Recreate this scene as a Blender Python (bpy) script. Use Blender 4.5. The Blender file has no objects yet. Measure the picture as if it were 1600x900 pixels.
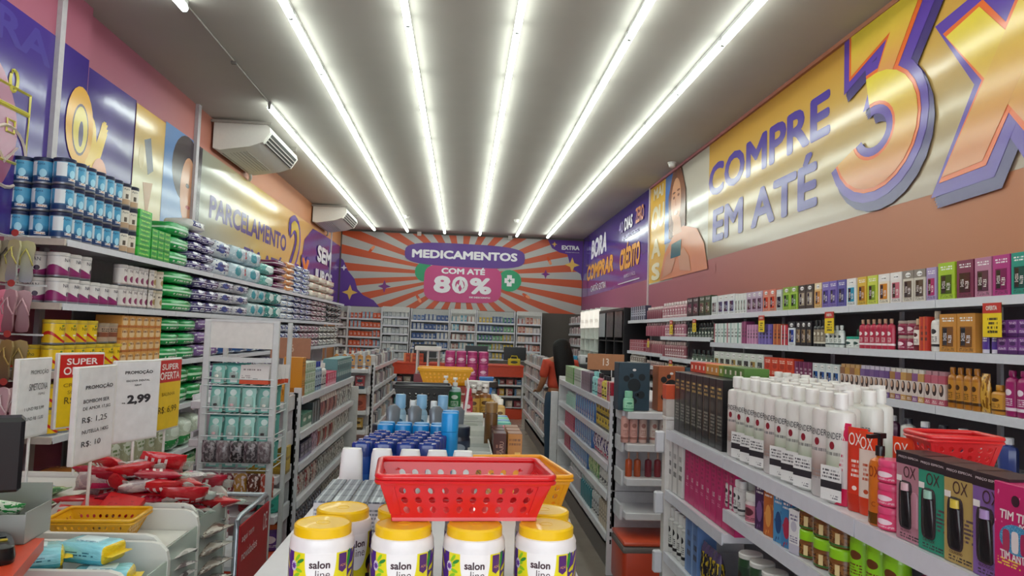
import bpy, bmesh, math, random
from mathutils import Vector, Matrix
rnd = random.Random(7)
PI = math.pi
SC = bpy.context.scene
COL = SC.collection
# ------------------------------------------------------------------ camera, world, exposure
CZ = 1.55
F_PX, YAW, PITCH, ROLL = 1155.0, .0651, .0617, .0355
_f = Vector((math.sin(YAW)*math.cos(PITCH), math.cos(YAW)*math.cos(PITCH), math.sin(PITCH)))
_r0 = Vector((math.cos(YAW), -math.sin(YAW), 0)); _u0 = _r0.cross(_f)
_r = math.cos(ROLL)*_r0 + math.sin(ROLL)*_u0
_u = -math.sin(ROLL)*_r0 + math.cos(ROLL)*_u0
cd = bpy.data.cameras.new('camera'); cam = bpy.data.objects.new('camera', cd); COL.objects.link(cam)
cd.sensor_width = 36; cd.lens = F_PX/1600*36; cd.clip_start = .05; cd.clip_end = 100
mw = Matrix.Identity(4)
for i in range(3):
    mw[i][0], mw[i][1], mw[i][2] = _r[i], _u[i], -_f[i]
mw[2][3] = CZ
cam.matrix_world = mw
SC.camera = cam
w = bpy.data.worlds.new('world'); SC.world = w; w.use_nodes = True
w.node_tree.nodes['Background'].inputs[0].default_value = (.9, .95, 1, 1)
w.node_tree.nodes['Background'].inputs[1].default_value = 4.0  # daylight let in by the added opening to brighten the near goods
SC.view_settings.view_transform = 'Standard'; SC.view_settings.look = 'None'
SC.view_settings.exposure = 0.0; SC.view_settings.gamma = 1
TUBE_EMIT = 11.5

def pj(x, y, z):
    p = Vector((x, y, z-CZ)); d = p.dot(_f)
    return 800+F_PX*p.dot(_r)/d, 450-F_PX*p.dot(_u)/d
def ray(px, py): return _f+((px-800)/F_PX)*_r+((450-py)/F_PX)*_u
def at_z(px, py, z):
    d = ray(px, py); t = (z-CZ)/d.z; return Vector((t*d.x, t*d.y, z))
def at_y(px, py, y):
    d = ray(px, py); t = y/d.y; return Vector((t*d.x, y, CZ+t*d.z))
def at_x(px, py, x):
    d = ray(px, py); t = x/d.x; return Vector((x, t*d.y, CZ+t*d.z))
def y_at(px, X, z):
    """depth on the vertical plane X at height z that stands at picture column px"""
    lo, hi = .5, 40.
    for _ in range(50):
        m = (lo+hi)/2
        v = pj(X, m, z)[0]
        if (v > px) == (X > 0): lo = m
        else: hi = m
    return (lo+hi)/2
# ------------------------------------------------------------------ materials
def lin(c):
    if isinstance(c, str):
        c = c.lstrip('#'); c = [int(c[i:i+2], 16)/255 for i in (0, 2, 4)]
        c = [(v/12.92 if v <= .04045 else ((v+.055)/1.055)**2.4) for v in c]
    return (c[0], c[1], c[2], 1)
_mc = {}
class NT:
    def __init__(s, name):
        s.m = bpy.data.materials.new(name); s.m.use_nodes = True; s.t = s.m.node_tree
        s.b = s.t.nodes['Principled BSDF']
    def n(s, typ, **kw):
        o = s.t.nodes.new(typ)
        for k, v in kw.items(): setattr(o, k, v)
        return o
    def l(s, a, b): s.t.links.new(a, b)
    def math(s, op, a, b=None, clamp=False):
        o = s.n('ShaderNodeMath', operation=op); o.use_clamp = clamp
        for i, v in enumerate((a, b)):
            if v is None: continue
            if isinstance(v, (int, float)): o.inputs[i].default_value = v
            else: s.l(v, o.inputs[i])
        return o.outputs[0]
    def mix(s, fac, a, b):
        o = s.n('ShaderNodeMix', data_type='RGBA')
        for i, v in ((0, fac), (6, a), (7, b)):
            if isinstance(v, (int, float)): o.inputs[i].default_value = v
            elif isinstance(v, tuple): o.inputs[i].default_value = v
            else: s.l(v, o.inputs[i])
        return o.outputs[2]
    def set(s, rough=.5, metal=0, spec=.5, trans=0, alpha=1, coat=0):
        i = s.b.inputs
        i['Roughness'].default_value = rough; i['Metallic'].default_value = metal
        i['Specular IOR Level'].default_value = spec; i['Transmission Weight'].default_value = trans
        i['Alpha'].default_value = alpha; i['Coat Weight'].default_value = coat
    def bump(s, tex, strength, dist=.01):
        b = s.n('ShaderNodeBump'); b.inputs['Strength'].default_value = strength; b.inputs['Distance'].default_value = dist
        s.l(tex, b.inputs['Height']); s.l(b.outputs[0], s.b.inputs['Normal'])
def mk(col, rough=.45, metal=0, noise=.08, bump=0, scale=30, trans=0, alpha=1, spec=.5, coat=0, name=None):
    """plain surface: colour with a little procedural mottling, optional relief"""
    key = ('mk', str(col), rough, metal, noise, bump, scale, trans, alpha, spec, coat)
    if key in _mc: return _mc[key]
    t = NT(name or 'surface'); t.set(rough, metal, spec, trans, alpha, coat)
    c = lin(col)
    tc = t.n('ShaderNodeTexCoord'); nz = t.n('ShaderNodeTexNoise'); nz.inputs['Scale'].default_value = scale
    nz.inputs['Detail'].default_value = 3
    t.l(tc.outputs['Object'], nz.inputs['Vector'])
    d = tuple(v*(1-noise*2) for v in c[:3])+(1,); e = tuple(min(1, v*(1+noise)) for v in c[:3])+(1,)
    t.l(t.mix(nz.outputs['Fac'], d, e), t.b.inputs['Base Color'])
    if bump: t.bump(nz.outputs['Fac'], bump)
    _mc[key] = t.m
    return t.m
def pm(base, items=(), rough=.35, coat=0, noise=.05, bump=0, bscale=12, metal=0):
    """printed surface: bands, rectangles, ellipses, lettering lines and gradients in the object's own 0..1 box"""
    key = ('pm', str(base), str(items), rough, coat, bump, bscale, metal)
    if key in _mc: return _mc[key]
    t = NT('print'); t.set(rough, metal, .5, 0, 1, coat)
    tc = t.n('ShaderNodeTexCoord'); sp = t.n('ShaderNodeSeparateXYZ'); t.l(tc.outputs['Generated'], sp.inputs[0])
    X, Z = sp.outputs[0], sp.outputs[2]
    nz = t.n('ShaderNodeTexNoise'); nz.inputs['Scale'].default_value = bscale; t.l(tc.outputs['Generated'], nz.inputs['Vector'])
    c = lin(base)
    cur = t.mix(nz.outputs['Fac'], tuple(v*(1-noise) for v in c[:3])+(1,), tuple(min(1, v*(1+noise)) for v in c[:3])+(1,))
    def rng(v, a, b): return t.math('MULTIPLY', t.math('GREATER_THAN', v, a), t.math('LESS_THAN', v, b))
    for it in items:
        k = it[0]
        if k == 'b': m = rng(Z, it[1], it[2]); col = it[3]
        elif k == 'r': m = t.math('MULTIPLY', rng(X, it[1], it[2]), rng(Z, it[3], it[4])); col = it[5]
        elif k == 'g':
            m = t.math('DIVIDE', t.math('SUBTRACT', Z, it[1]), it[2]-it[1], True); col = it[3]
        elif k == 'e':
            a = t.math('DIVIDE', t.math('SUBTRACT', X, it[1]), it[3]); b = t.math('DIVIDE', t.math('SUBTRACT', Z, it[2]), it[4])
            m = t.math('LESS_THAN', t.math('ADD', t.math('MULTIPLY', a, a), t.math('MULTIPLY', b, b)), 1.); col = it[5]
        elif k == 'c':   # slanted curve: z < z0 + s*(x-.5)^2-ish swoosh
            q = t.math('SUBTRACT', X, it[3]); m = t.math('LESS_THAN', t.math('ADD', Z, t.math('MULTIPLY', t.math('MULTIPLY', q, q), it[2])), it[1]); col = it[4]
        elif k == 't':   # lines of small lettering
            n = it[6]
            zz = t.math('MULTIPLY', t.math('SUBTRACT', Z, it[3]), n/(it[4]-it[3]))
            ln = t.math('LESS_THAN', t.math('FRACT', zz), .55)
            cx = t.n('ShaderNodeCombineXYZ'); t.l(t.math('MULTIPLY', X, it[7] if len(it) > 7 else 26.), cx.inputs[0]); t.l(t.math('MULTIPLY', t.math('FLOOR', zz), 7.3), cx.inputs[1])
            nn = t.n('ShaderNodeTexNoise'); nn.inputs['Scale'].default_value = 1.; nn.inputs['Detail'].default_value = 2; t.l(cx.outputs[0], nn.inputs['Vector'])
            m = t.math('MULTIPLY', t.math('MULTIPLY', t.math('MULTIPLY', rng(X, it[1], it[2]), rng(Z, it[3], it[4])), ln), t.math('GREATER_THAN', nn.outputs['Fac'], .47)); col = it[5]
        elif k == 'n':   # blotchy print / pattern
            nn = t.n('ShaderNodeTexNoise'); nn.inputs['Scale'].default_value = it[1]; nn.inputs['Detail'].default_value = 2; t.l(tc.outputs['Generated'], nn.inputs['Vector'])
            m = t.math('GREATER_THAN', nn.outputs['Fac'], it[2]); col = it[3]
        cur = t.mix(m, cur, lin(col))
    t.l(cur, t.b.inputs['Base Color'])
    if bump: t.bump(nz.outputs['Fac'], bump)
    _mc[key] = t.m
    return t.m
def clear(col='#f4faf8', rough=.06, mixf=.82):
    """thin clear plastic or film: mostly see-through, glossy"""
    key = ('clr', col, rough, mixf)
    if key in _mc: return _mc[key]
    t = NT('clear_plastic'); t.set(rough, 0, .6)
    t.b.inputs['Base Color'].default_value = lin(col)
    tr = t.n('ShaderNodeBsdfTransparent'); tr.inputs[0].default_value = lin(col)
    fr = t.n('ShaderNodeLayerWeight'); fr.inputs[0].default_value = .25
    ms = t.n('ShaderNodeMixShader'); t.l(t.math('SUBTRACT', mixf, t.math('MULTIPLY', fr.outputs['Facing'], .5), True), ms.inputs[0])
    t.l(t.b.outputs[0], ms.inputs[1]); t.l(tr.outputs[0], ms.inputs[2])
    t.l(ms.outputs[0], t.t.nodes['Material Output'].inputs[0])
    _mc[key] = t.m
    return t.m
def glow(col, strength):
    key = ('glow', col, strength)
    if key in _mc: return _mc[key]
    t = NT('lit_surface'); t.b.inputs['Base Color'].default_value = (.8, .8, .8, 1)
    t.b.inputs['Emission Color'].default_value = lin(col); t.b.inputs['Emission Strength'].default_value = strength
    _mc[key] = t.m
    return t.m
# ------------------------------------------------------------------ mesh builders (cached)
_me = {}
def fin(name, vs, fs, smooth=None):
    me = bpy.data.meshes.new(name); me.from_pydata([tuple(v) for v in vs], [], fs); me.update()
    if smooth is not None:
        me.shade_smooth(); me.set_sharp_from_angle(angle=math.radians(smooth))
    return me
def cached(fn):
    def g(*a, **k):
        key = (fn.__name__, str(a), str(sorted(k.items())))
        if key not in _me: _me[key] = fn(*a, **k)
        return _me[key]
    return g
def from_bm(bm, smooth=None):
    me = bpy.data.meshes.new('mesh'); bm.to_mesh(me); bm.free()
    if smooth is not None: me.shade_smooth(); me.set_sharp_from_angle(angle=math.radians(smooth))
    return me
def bm_box(bm, x0, x1, y0, y1, z0, z1, bev=0, seg=1):
    g = bmesh.ops.create_cube(bm, size=1)
    vs = g['verts']
    for v in vs: v.co = Vector(((x0+x1)/2+v.co.x*(x1-x0), (y0+y1)/2+v.co.y*(y1-y0), (z0+z1)/2+v.co.z*(z1-z0)))
    if bev:
        es = list({e for v in vs for e in v.link_edges})
        bmesh.ops.bevel(bm, geom=es, offset=bev, segments=seg, affect='EDGES', profile=.5)
@cached
def box(w, d, h, bev=.0015, seg=1):
    """base at z 0, centred, front at -d/2"""
    bm = bmesh.new(); bm_box(bm, -w/2, w/2, -d/2, d/2, 0, h, bev, seg); return from_bm(bm, 35 if seg > 1 else None)
@cached
def boxes(*bs, bev=0):
    bm = bmesh.new()
    for b in bs: bm_box(bm, *b, bev)
    return from_bm(bm)
@cached
def lathe(prof, seg=16, sx=1, sy=1, z0=0):
    """prof: ((r,z),...) bottom to top; closed with caps"""
    vs, fs = [], []
    for r, z in prof:
        for i in range(seg):
            a = 2*PI*i/seg; vs.append((r*math.cos(a)*sx, r*math.sin(a)*sy, z+z0))
    for j in range(len(prof)-1):
        for i in range(seg):
            k = (i+1) % seg
            fs.append((j*seg+i, j*seg+k, (j+1)*seg+k, (j+1)*seg+i))
    fs.append(tuple(range(seg))[::-1]); fs.append(tuple((len(prof)-1)*seg+i for i in range(seg)))
    return fin('lathe', vs, fs, 38)
@cached
def sq_lathe(prof, n=3.5, seg=20, asp=1.0):
    """superelliptic section: ((halfwidth, halfdepth, z),...)"""
    vs, fs = [], []
    for hw, hd, z in prof:
        for i in range(seg):
            a = 2*PI*i/seg; c, s = math.cos(a), math.sin(a)
            vs.append((hw*math.copysign(abs(c)**(2/n), c), hd*math.copysign(abs(s)**(2/n), s), z))
    for j in range(len(prof)-1):
        for i in range(seg):
            k = (i+1) % seg; fs.append((j*seg+i, j*seg+k, (j+1)*seg+k, (j+1)*seg+i))
    fs.append(tuple(range(seg))[::-1]); fs.append(tuple((len(prof)-1)*seg+i for i in range(seg)))
    return fin('section', vs, fs, 40)
@cached
def tube_path(pts, r, seg=6, closed=False):
    P = [Vector(p) for p in pts]; n = len(P); vs, fs = [], []
    up = None
    for i, p in enumerate(P):
        a = P[(i-1) % n] if (i > 0 or closed) else p; b = P[(i+1) % n] if (i < n-1 or closed) else p
        d = (b-a).normalized()
        ref = Vector((0, 0, 1)) if abs(d.z) < .9 else Vector((1, 0, 0))
        s = d.cross(ref).normalized(); t = s.cross(d)
        for k in range(seg):
            q = 2*PI*k/seg; vs.append(p+r*(math.cos(q)*s+math.sin(q)*t))
    m = n if closed else n-1
    for i in range(m):
        j = (i+1) % n
        for k in range(seg):
            l = (k+1) % seg; fs.append((i*seg+k, i*seg+l, j*seg+l, j*seg+k))
    if not closed: fs.append(tuple(range(seg))[::-1]); fs.append(tuple((n-1)*seg+k for k in range(seg)))
    return fin('tube', vs, fs, 50)
@cached
def wires(*segs, r=.003, seg=5):
    vs, fs = [], []
    for a, b in segs:
        a, b = Vector(a), Vector(b); d = (b-a).normalized()
        ref = Vector((0, 0, 1)) if abs(d.z) < .9 else Vector((1, 0, 0))
        s = d.cross(ref).normalized(); t = s.cross(d); o = len(vs)
        for p in (a, b):
            for k in range(seg):
                q = 2*PI*k/seg; vs.append(p+r*(math.cos(q)*s+math.sin(q)*t))
        for k in range(seg):
            l = (k+1) % seg; fs.append((o+k, o+l, o+seg+l, o+seg+k))
        fs.append(tuple(o+k for k in range(seg))[::-1]); fs.append(tuple(o+seg+k for k in range(seg)))
    return fin('wire', vs, fs, 60)
@cached
def pack(w, d, h, seed=0, n=4., amp=.012, lobes=0, nu=22, nv=9):
    """soft wrapped pack: pillowy body with wrinkles; lobes = rolls or nappies showing through the film"""
    r = random.Random(seed); ph = [r.uniform(0, 6.28) for _ in range(8)]
    vs, fs = [], []
    for j in range(nv):
        v = -1+2*j/(nv-1); prof = (1-abs(v)**5)**.35 if abs(v) < 1 else 0
        prof = max(prof, .45); z = h/2*(1+v)
        for i in range(nu):
            a = 2*PI*i/nu; c, s = math.cos(a), math.sin(a)
            x = math.copysign(abs(c)**(2/n), c)*w/2*prof; y = math.copysign(abs(s)**(2/n), s)*d/2*prof
            k = 1+amp*4*math.sin(5*a+ph[0]+3*v)*math.sin(4*v+ph[1])+amp*3*math.sin(9*a+ph[2]-5*v)
            if lobes: k *= 1-.05*abs(math.sin(PI*lobes*(x/w+.5)))**.4 if abs(s) > .3 else 1
            vs.append((x*k, y*k, max(0, min(h*1.02, z+amp*h*math.sin(3*a+ph[3])))))
    for j in range(nv-1):
        for i in range(nu):
            k = (i+1) % nu; fs.append((j*nu+i, j*nu+k, (j+1)*nu+k, (j+1)*nu+i))
    fs.append(tuple(range(nu))[::-1]); fs.append(tuple((nv-1)*nu+i for i in range(nu)))
    return fin('pack', vs, fs, 60)
@cached
def pouch(w, h, t, seed=0, nx=9, nz=9):
    """flat crimped bag or sachet standing upright, front at -y"""
    r = random.Random(seed); ph = [r.uniform(0, 6.28) for _ in range(6)]
    vs, fs = [], []
    for sgn in (-1, 1):
        for j in range(nz):
            for i in range(nx):
                u, v = i/(nx-1), j/(nz-1)
                e = (math.sin(PI*u)*math.sin(PI*v)) ** .5 if 0 < i < nx-1 and 0 < j < nz-1 else .04
                wob = 1+.25*math.sin(7*u+5*v+ph[0])*math.sin(6*v+ph[1])
                vs.append(((u-.5)*w*(1+.03*math.sin(9*v+ph[2])), sgn*t/2*e*wob, v*h))
    for s in range(2):
        o = s*nx*nz
        for j in range(nz-1):
            for i in range(nx-1):
                q = (o+j*nx+i, o+j*nx+i+1, o+(j+1)*nx+i+1, o+(j+1)*nx+i)
                fs.append(q if s == 0 else q[::-1])
    o = nx*nz
    for i in range(nx-1): fs.append((i+1, i, o+i, o+i+1)); b = (nz-1)*nx; fs.append((b+i, b+i+1, o+b+i+1, o+b+i))
    for j in range(nz-1): fs.append((j*nx, (j+1)*nx, o+(j+1)*nx, o+j*nx)); b = nx-1; fs.append(((j+1)*nx+b, j*nx+b, o+j*nx+b, o+(j+1)*nx+b))
    return fin('pouch', vs, fs, 60)
@cached
def text(s, size, bold=.0, align='CENTER', squash=1., shear=0., bend=0., eps=.0006):
    """lettering mesh standing in the x-z plane facing -y; bend = radius of the cylinder it wraps"""
    cu = bpy.data.curves.new('txt', 'FONT'); cu.body = s; cu.size = size; cu.align_x = align; cu.align_y = 'CENTER'
    cu.offset = bold*size; cu.resolution_u = 3; cu.shear = shear
    o = bpy.data.objects.new('txt', cu); COL.objects.link(o)
    dg = bpy.context.evaluated_depsgraph_get(); me = bpy.data.meshes.new_from_object(o.evaluated_get(dg))
    bpy.data.objects.remove(o); bpy.data.curves.remove(cu)
    for v in me.vertices:
        x, y = v.co.x*squash, v.co.y
        if bend: a = x/bend; v.co = ((bend+eps)*math.sin(a), -(bend+eps)*math.cos(a), y)
        else: v.co = (x, -eps, y)
    me.materials.clear()
    return me
@cached
def poly(pts, t=.001):
    """flat shape in the x-z plane facing -y, with thickness t behind"""
    n = len(pts); vs = [(x, -t, z) for x, z in pts]+[(x, 0, z) for x, z in pts]
    area = sum(pts[i][0]*pts[(i+1) % n][1]-pts[(i+1) % n][0]*pts[i][1] for i in range(n))
    o = list(range(n)) if area > 0 else list(range(n))[::-1]
    fs = [tuple(o), tuple(i+n for i in o[::-1])]
    for k in range(n):
        a, b = o[k], o[(k+1) % n]; fs.append((b, a, a+n, b+n))
    return fin('poly', vs, fs)
def blob(cx, cz, rx, rz, n=24, p=2., rot=0):
    out = []
    for i in range(n):
        a = 2*PI*i/n; c, s = math.cos(a), math.sin(a)
        x = rx*math.copysign(abs(c)**(2/p), c); z = rz*math.copysign(abs(s)**(2/p), s)
        out.append((cx+x*math.cos(rot)-z*math.sin(rot), cz+x*math.sin(rot)+z*math.cos(rot)))
    return tuple(out)
def star(cx, cz, r, n=4, k=.38, rot=PI/2):
    return tuple((cx+(r if i % 2 == 0 else r*k)*math.cos(rot+PI*i/n), cz+(r if i % 2 == 0 else r*k)*math.sin(rot+PI*i/n)) for i in range(2*n))
# ------------------------------------------------------------------ objects
def obj(name, me, mat, parent=None, loc=(0, 0, 0), rz=0, rot=None, label=None):
    o = bpy.data.objects.new(name, me); COL.objects.link(o)
    if mat is not None:
        if not me.materials: me.materials.append(None)
        o.material_slots[0].link = 'OBJECT'; o.material_slots[0].material = mat
    o.location = loc; o.rotation_euler = rot if rot else (0, 0, rz)
    if parent is not None: o.parent = parent
    if label: o['label'] = label
    return o
def tag(o, label, cat, group=None):
    o['label'] = label; o['category'] = cat
    if group: o['group'] = group
    return o
def thing(name, label, cat, loc=(0, 0, 0), rz=0, group=None, rot=None):
    o = bpy.data.objects.new(name, None); COL.objects.link(o); o.empty_display_size = .05
    o.location = loc; o.rotation_euler = rot if rot else (0, 0, rz)
    return tag(o, label, cat, group)
def struct(name, me, mat, parent=None, loc=(0, 0, 0), rot=(0, 0, 0)):
    o = obj(name, me, mat, parent, loc, rot=rot)
    if parent is None: o['kind'] = 'structure'
    return o
ORD = 'first second third fourth fifth sixth seventh eighth ninth tenth eleventh twelfth thirteenth fourteenth fifteenth sixteenth seventeenth eighteenth nineteenth twentieth'.split()
TENS = {20: 'twenty', 30: 'thirty', 40: 'forty', 50: 'fifty', 60: 'sixty'}
def nth(i):
    if i < 20: return ORD[i]
    t = (i+1)//10*10; u = (i+1) % 10
    return (TENS.get(t, 'sixty')+'-'+ORD[u-1]) if u else TENS.get(t, 'sixty')[:-1]+'ieth'
def put(parts, name, label, cat, loc, rz=0, group=None, rot=None):
    """one product: a single mesh, or an Empty that parents its parts. parts: (part name, mesh, material[, loc[, rot]])"""
    if len(parts) == 1:
        p = parts[0]; return tag(obj(name, p[1], p[2], None, loc, rz, rot), label, cat, group)
    t = thing(name, label, cat, loc, rz, group, rot)
    for p in parts: obj(p[0], p[1], p[2], t, p[3] if len(p) > 3 else (0, 0, 0), rot=p[4] if len(p) > 4 else None)
    return t
# ------------------------------------------------------------------ the room
XL, XR, YB, YF, HC = -3.06, 2.95, 18.3, -2.2, 3.98
@cached
def tfit(s, w, h, bold=.02, shear=0.):
    me = text(s, 1., min(bold, .0), 'CENTER', 1., shear).copy()
    for v in me.vertices: v.co.y = 0
    if bold > .0:
        r = bold; b = bmesh.new(); k = 0
        for i in range(9):
            c = me.copy(); a = 2*PI*i/8; d = (0, 0) if i == 8 else (r*math.cos(a), r*math.sin(a))
            for v in c.vertices: v.co.x += d[0]; v.co.z += d[1]; v.co.y = -.0003*i
            b.from_mesh(c); bpy.data.meshes.remove(c)
        b.to_mesh(me); b.free()
    xs = [v.co.x for v in me.vertices]; zs = [v.co.z for v in me.vertices]
    x0, x1, z0, z1 = min(xs), max(xs), min(zs), max(zs)
    for v in me.vertices: v.co = ((v.co.x-(x0+x1)/2)*w/(x1-x0), v.co.y*h/(z1-z0)-.0006, (v.co.z-(z0+z1)/2)*h/(z1-z0))
    return me
@cached
def tfit_b(s, w, h, r, sy):
    """lettering fitted to w x h and wrapped on an elliptic body of half width r"""
    me = tfit(s, w, h, .0).copy()
    for v in me.vertices:
        a = v.co.x/r; v.co = (r*1.012*math.sin(a), -r*sy*1.012*math.cos(a), v.co.z)
    return me
def ramp(name, stops, rough=.5, bump=0, axis=1, spec=.5, bscale=1.2):
    """paint or print that runs from colour to colour along a world axis"""
    t = NT(name); t.set(rough, 0, spec)
    g = t.n('ShaderNodeNewGeometry'); sp = t.n('ShaderNodeSeparateXYZ'); t.l(g.outputs['Position'], sp.inputs[0])
    a, b = stops[0][0], stops[-1][0]
    f = t.math('DIVIDE', t.math('SUBTRACT', sp.outputs[axis], a), b-a, True)
    r = t.n('ShaderNodeValToRGB'); t.l(f, r.inputs[0]); e = r.color_ramp.elements
    while len(e) < len(stops): e.new(.5)
    for k, (p, c) in zip(e, stops): k.position = (p-a)/(b-a); k.color = lin(c)
    t.l(r.outputs[0], t.b.inputs['Base Color'])
    nz = t.n('ShaderNodeTexNoise'); nz.inputs['Scale'].default_value = bscale; nz.inputs['Detail'].default_value = 4
    t.l(g.outputs['Position'], nz.inputs['Vector'])
    if bump: t.bump(nz.outputs['Fac'], bump, .05)
    return t.m
def quadbox(x0, x1, y0, y1, z0, z1): return boxes((x0, x1, y0, y1, z0, z1))
m_ceil = mk('#b5afa8', .8, noise=.03, scale=3)
m_floor = mk('#8f8378', .22, noise=.1, scale=5, bump=.02)
m_left = ramp('wall_paint_left', [(2, '#9a4562'), (7, '#9c5468'), (9.5, '#b9785a'), (18, '#bd7f50')], .55)
m_right = ramp('wall_paint_right', [(2, '#b8764c'), (4.5, '#b3775a'), (6, '#a9664e'), (9, '#9c5458'), (13, '#98506a'), (18, '#86456f')], .5)
struct('floor', quadbox(XL-.1, XR+.1, YF-.1, YB+.1, -.1, 0), m_floor)
struct('ceiling', quadbox(XL-.1, XR+.1, YF-.1, YB+.1, HC, HC+.1), m_ceil)
struct('wall_left', quadbox(XL-.1, XL, YF-.1, YB+.1, 0, HC), m_left)
struct('wall_right', quadbox(XR, XR+.1, YF-.1, YB+.1, 0, HC), m_right)
struct('wall_back', quadbox(XL, XR, YB, YB+.1, 0, HC), mk('#57504a', .6, noise=.05))
m_front = mk('#8d8680', .6)
struct('wall_front', quadbox(XL, XR, YF-.1, YF, 2.9, HC), m_front)  # unseen front, left open below so daylight brightens the nearest shelves
struct('trim_6', quadbox(XL, XL+.35, YF-.1, YF, 0, 2.9), m_front); struct('trim_7', quadbox(XR-.35, XR, YF-.1, YF, 0, 2.9), m_front)  # unseen wall stubs on each side of the added opening
struct('floor_outside', quadbox(-7, 7, -9, YF-.1, -.16, -.02), mk('#77736e', .8))  # unseen pavement, added outside the daylight opening
struct('pillar_left', quadbox(XL, XL+.075, 3.3, 5.87, 0, HC-.001), m_left)
m_trim = mk('#b9b2b8', .4)
struct('trim_1', quadbox(-2.985, -2.95, 5.38, 5.445, 0, HC), m_trim)
struct('trim_2', quadbox(XL, XL+.04, 8.32, 8.4, 0, HC), m_trim)
struct('trim_3', quadbox(XL, XL+.03, 16.9, 16.96, 0, HC), m_trim)
struct('trim_4', quadbox(XR-.02, XR, 11.63, 11.68, 1.8, HC), mk('#c9b7bb', .4))
struct('trim_5', quadbox(XR-.03, XR, .5, 11.6, HC-.035, HC), m_right)

# ------------------------------------------------------------------ flat print on the walls
V = {'pu': '#43287e', 'pu2': '#5a3a94', 'go': '#f0b32c', 'ye': '#f5d93a', 'or': '#f07f33', 'wh': '#f0ecf2', 'pk': '#cf3f86', 'gr': '#1f9a68'}
def ink(c, rough=.22, bump=0): return mk(V.get(c, c), rough, noise=.03, scale=2)
class Mural:
    """a printed sheet on a wall; its shapes are thin layers of print"""
    def __init__(s, name, label, x, side):
        s.rz = -PI/2 if side == 'R' else (PI/2 if side == 'L' else 0)
        s.side, s.x = side, x
        s.root = thing(name, label, 'mural', (x, 0, 0) if side != 'B' else (0, x, 0), s.rz); s.k = 0
    def u(s, y): return -y if s.side == 'R' else y           # distance along the wall to the sheet's own x
    def add(s, name, me, mat, u=0, z=0, lift=None):
        s.k += 1
        return obj(name, me, mat, s.root, (u, -.0005*s.k if lift is None else -lift, z))
    def shape(s, name, pts, mat): return s.add(name, poly(tuple(pts), .0004), mat)
    def quad(s, name, y0, y1, z0, z1, mat):
        a, b = sorted((s.u(y0), s.u(y1))); return s.shape(name, ((a, z0), (b, z0), (b, z1), (a, z1)), mat)
    def word(s, t, y0, y1, z0, z1, mat, bold=.02, shear=0., name='lettering'):
        a, b = sorted((s.u(y0), s.u(y1))); s.k += 1
        o = s.add(name, tfit(t, b-a, z1-z0, bold, shear), mat, (a+b)/2, (z0+z1)/2); s.k += int((z1-z0)*8)+1
        return o
GL, WV = .13, .09
# right wall: gold sheet "COMPRE EM ATE 3x"
g = Mural('wall_mural', 'gold printed wall sheet reading COMPRE EM ATÉ 3x on right wall', XR, 'R')
gold = ramp('gold_sheet', [(2.5, '#9c8a7c'), (3.0, '#b39c72'), (3.5, '#c29a4c'), (3.98, '#c08c38')], GL, WV, 2)
g.quad('sheet', 1.0, 8.8, 2.53, HC, gold)
puM = ink('#4d3a92', .16)
g.word('COMPRE', 8.8, 5.79, 3.28, 3.67, puM, .035)
g.word('EM ATÉ', 8.62, 6.0, 2.72, 3.21, puM, .035)
dk, ol = ink('#43346f', .16), ink('#5b3f9c', .16)
yo = pm('#d9c23a', (('g', .95, .1, '#cc8452'),), .15)
def arc(cx, cz, rx, rz, a0, a1, n=18): return [(cx+rx*math.cos(math.radians(a0+(a1-a0)*k/n)), cz+rz*math.sin(math.radians(a0+(a1-a0)*k/n))) for k in range(n+1)]
def three(nm, e, mat, du=0, dz=0):
    """flat topped numeral: bar, slash and open bowl, grown by e; u runs along the wall from the numeral's left edge"""
    U0, sx = g.u(5.55), 1.0
    f = lambda P: tuple((U0+u*sx+du, min(HC-.004, z+dz+.1)) for u, z in P)
    g.shape(nm, f([(.1-e, 3.86+e*.6), (1.12+e*1.2, 4.06+e), (1.06+e*1.3, 3.86-e), (.66+e, 3.35-e), (.38-e, 3.3-e), (.62-e*1.5, 3.66-e), (.1-e, 3.52-e)]), mat)
    g.shape(nm+'_bowl', f(arc(.42, 3.02, .55+e, .43+e*.9, 100, -160)+arc(.42, 3.02, .27-e, .2-e*.8, -160, 100)), mat)
def ex(nm, e, mat, du=0, dz=0):
    U0 = g.u(4.42); f = lambda P: tuple((U0+u+du, z+dz) for u, z in P)
    g.shape(nm, f([(.1-e, 3.5+e), (.42+e*.8, 3.56+e), (1.22+e, 2.66-e), (.86-e*.8, 2.62-e)]), mat)
    g.shape(nm+'_stroke', f([(.86-e*.6, 3.66+e), (1.25+e, 3.72+e), (.44+e*.8, 2.62-e), (.06-e, 2.6-e)]), mat)
for k in range(4):
    three('numeral_shadow', .1, dk, .02+.012*k, -.02-.018*k); ex('letter_shadow', .1, dk, .02+.012*k, -.02-.018*k)
three('numeral_outline', .1, ol); ex('letter_outline', .1, ol)
three('numeral_edge', .02, ink('#d9642c', .16)); ex('letter_edge', .02, ink('#d9642c', .16))
g.k += 1
U0 = g.u(5.55)
three('numeral', -.012, yo); ex('letter', -.012, yo)
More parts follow.
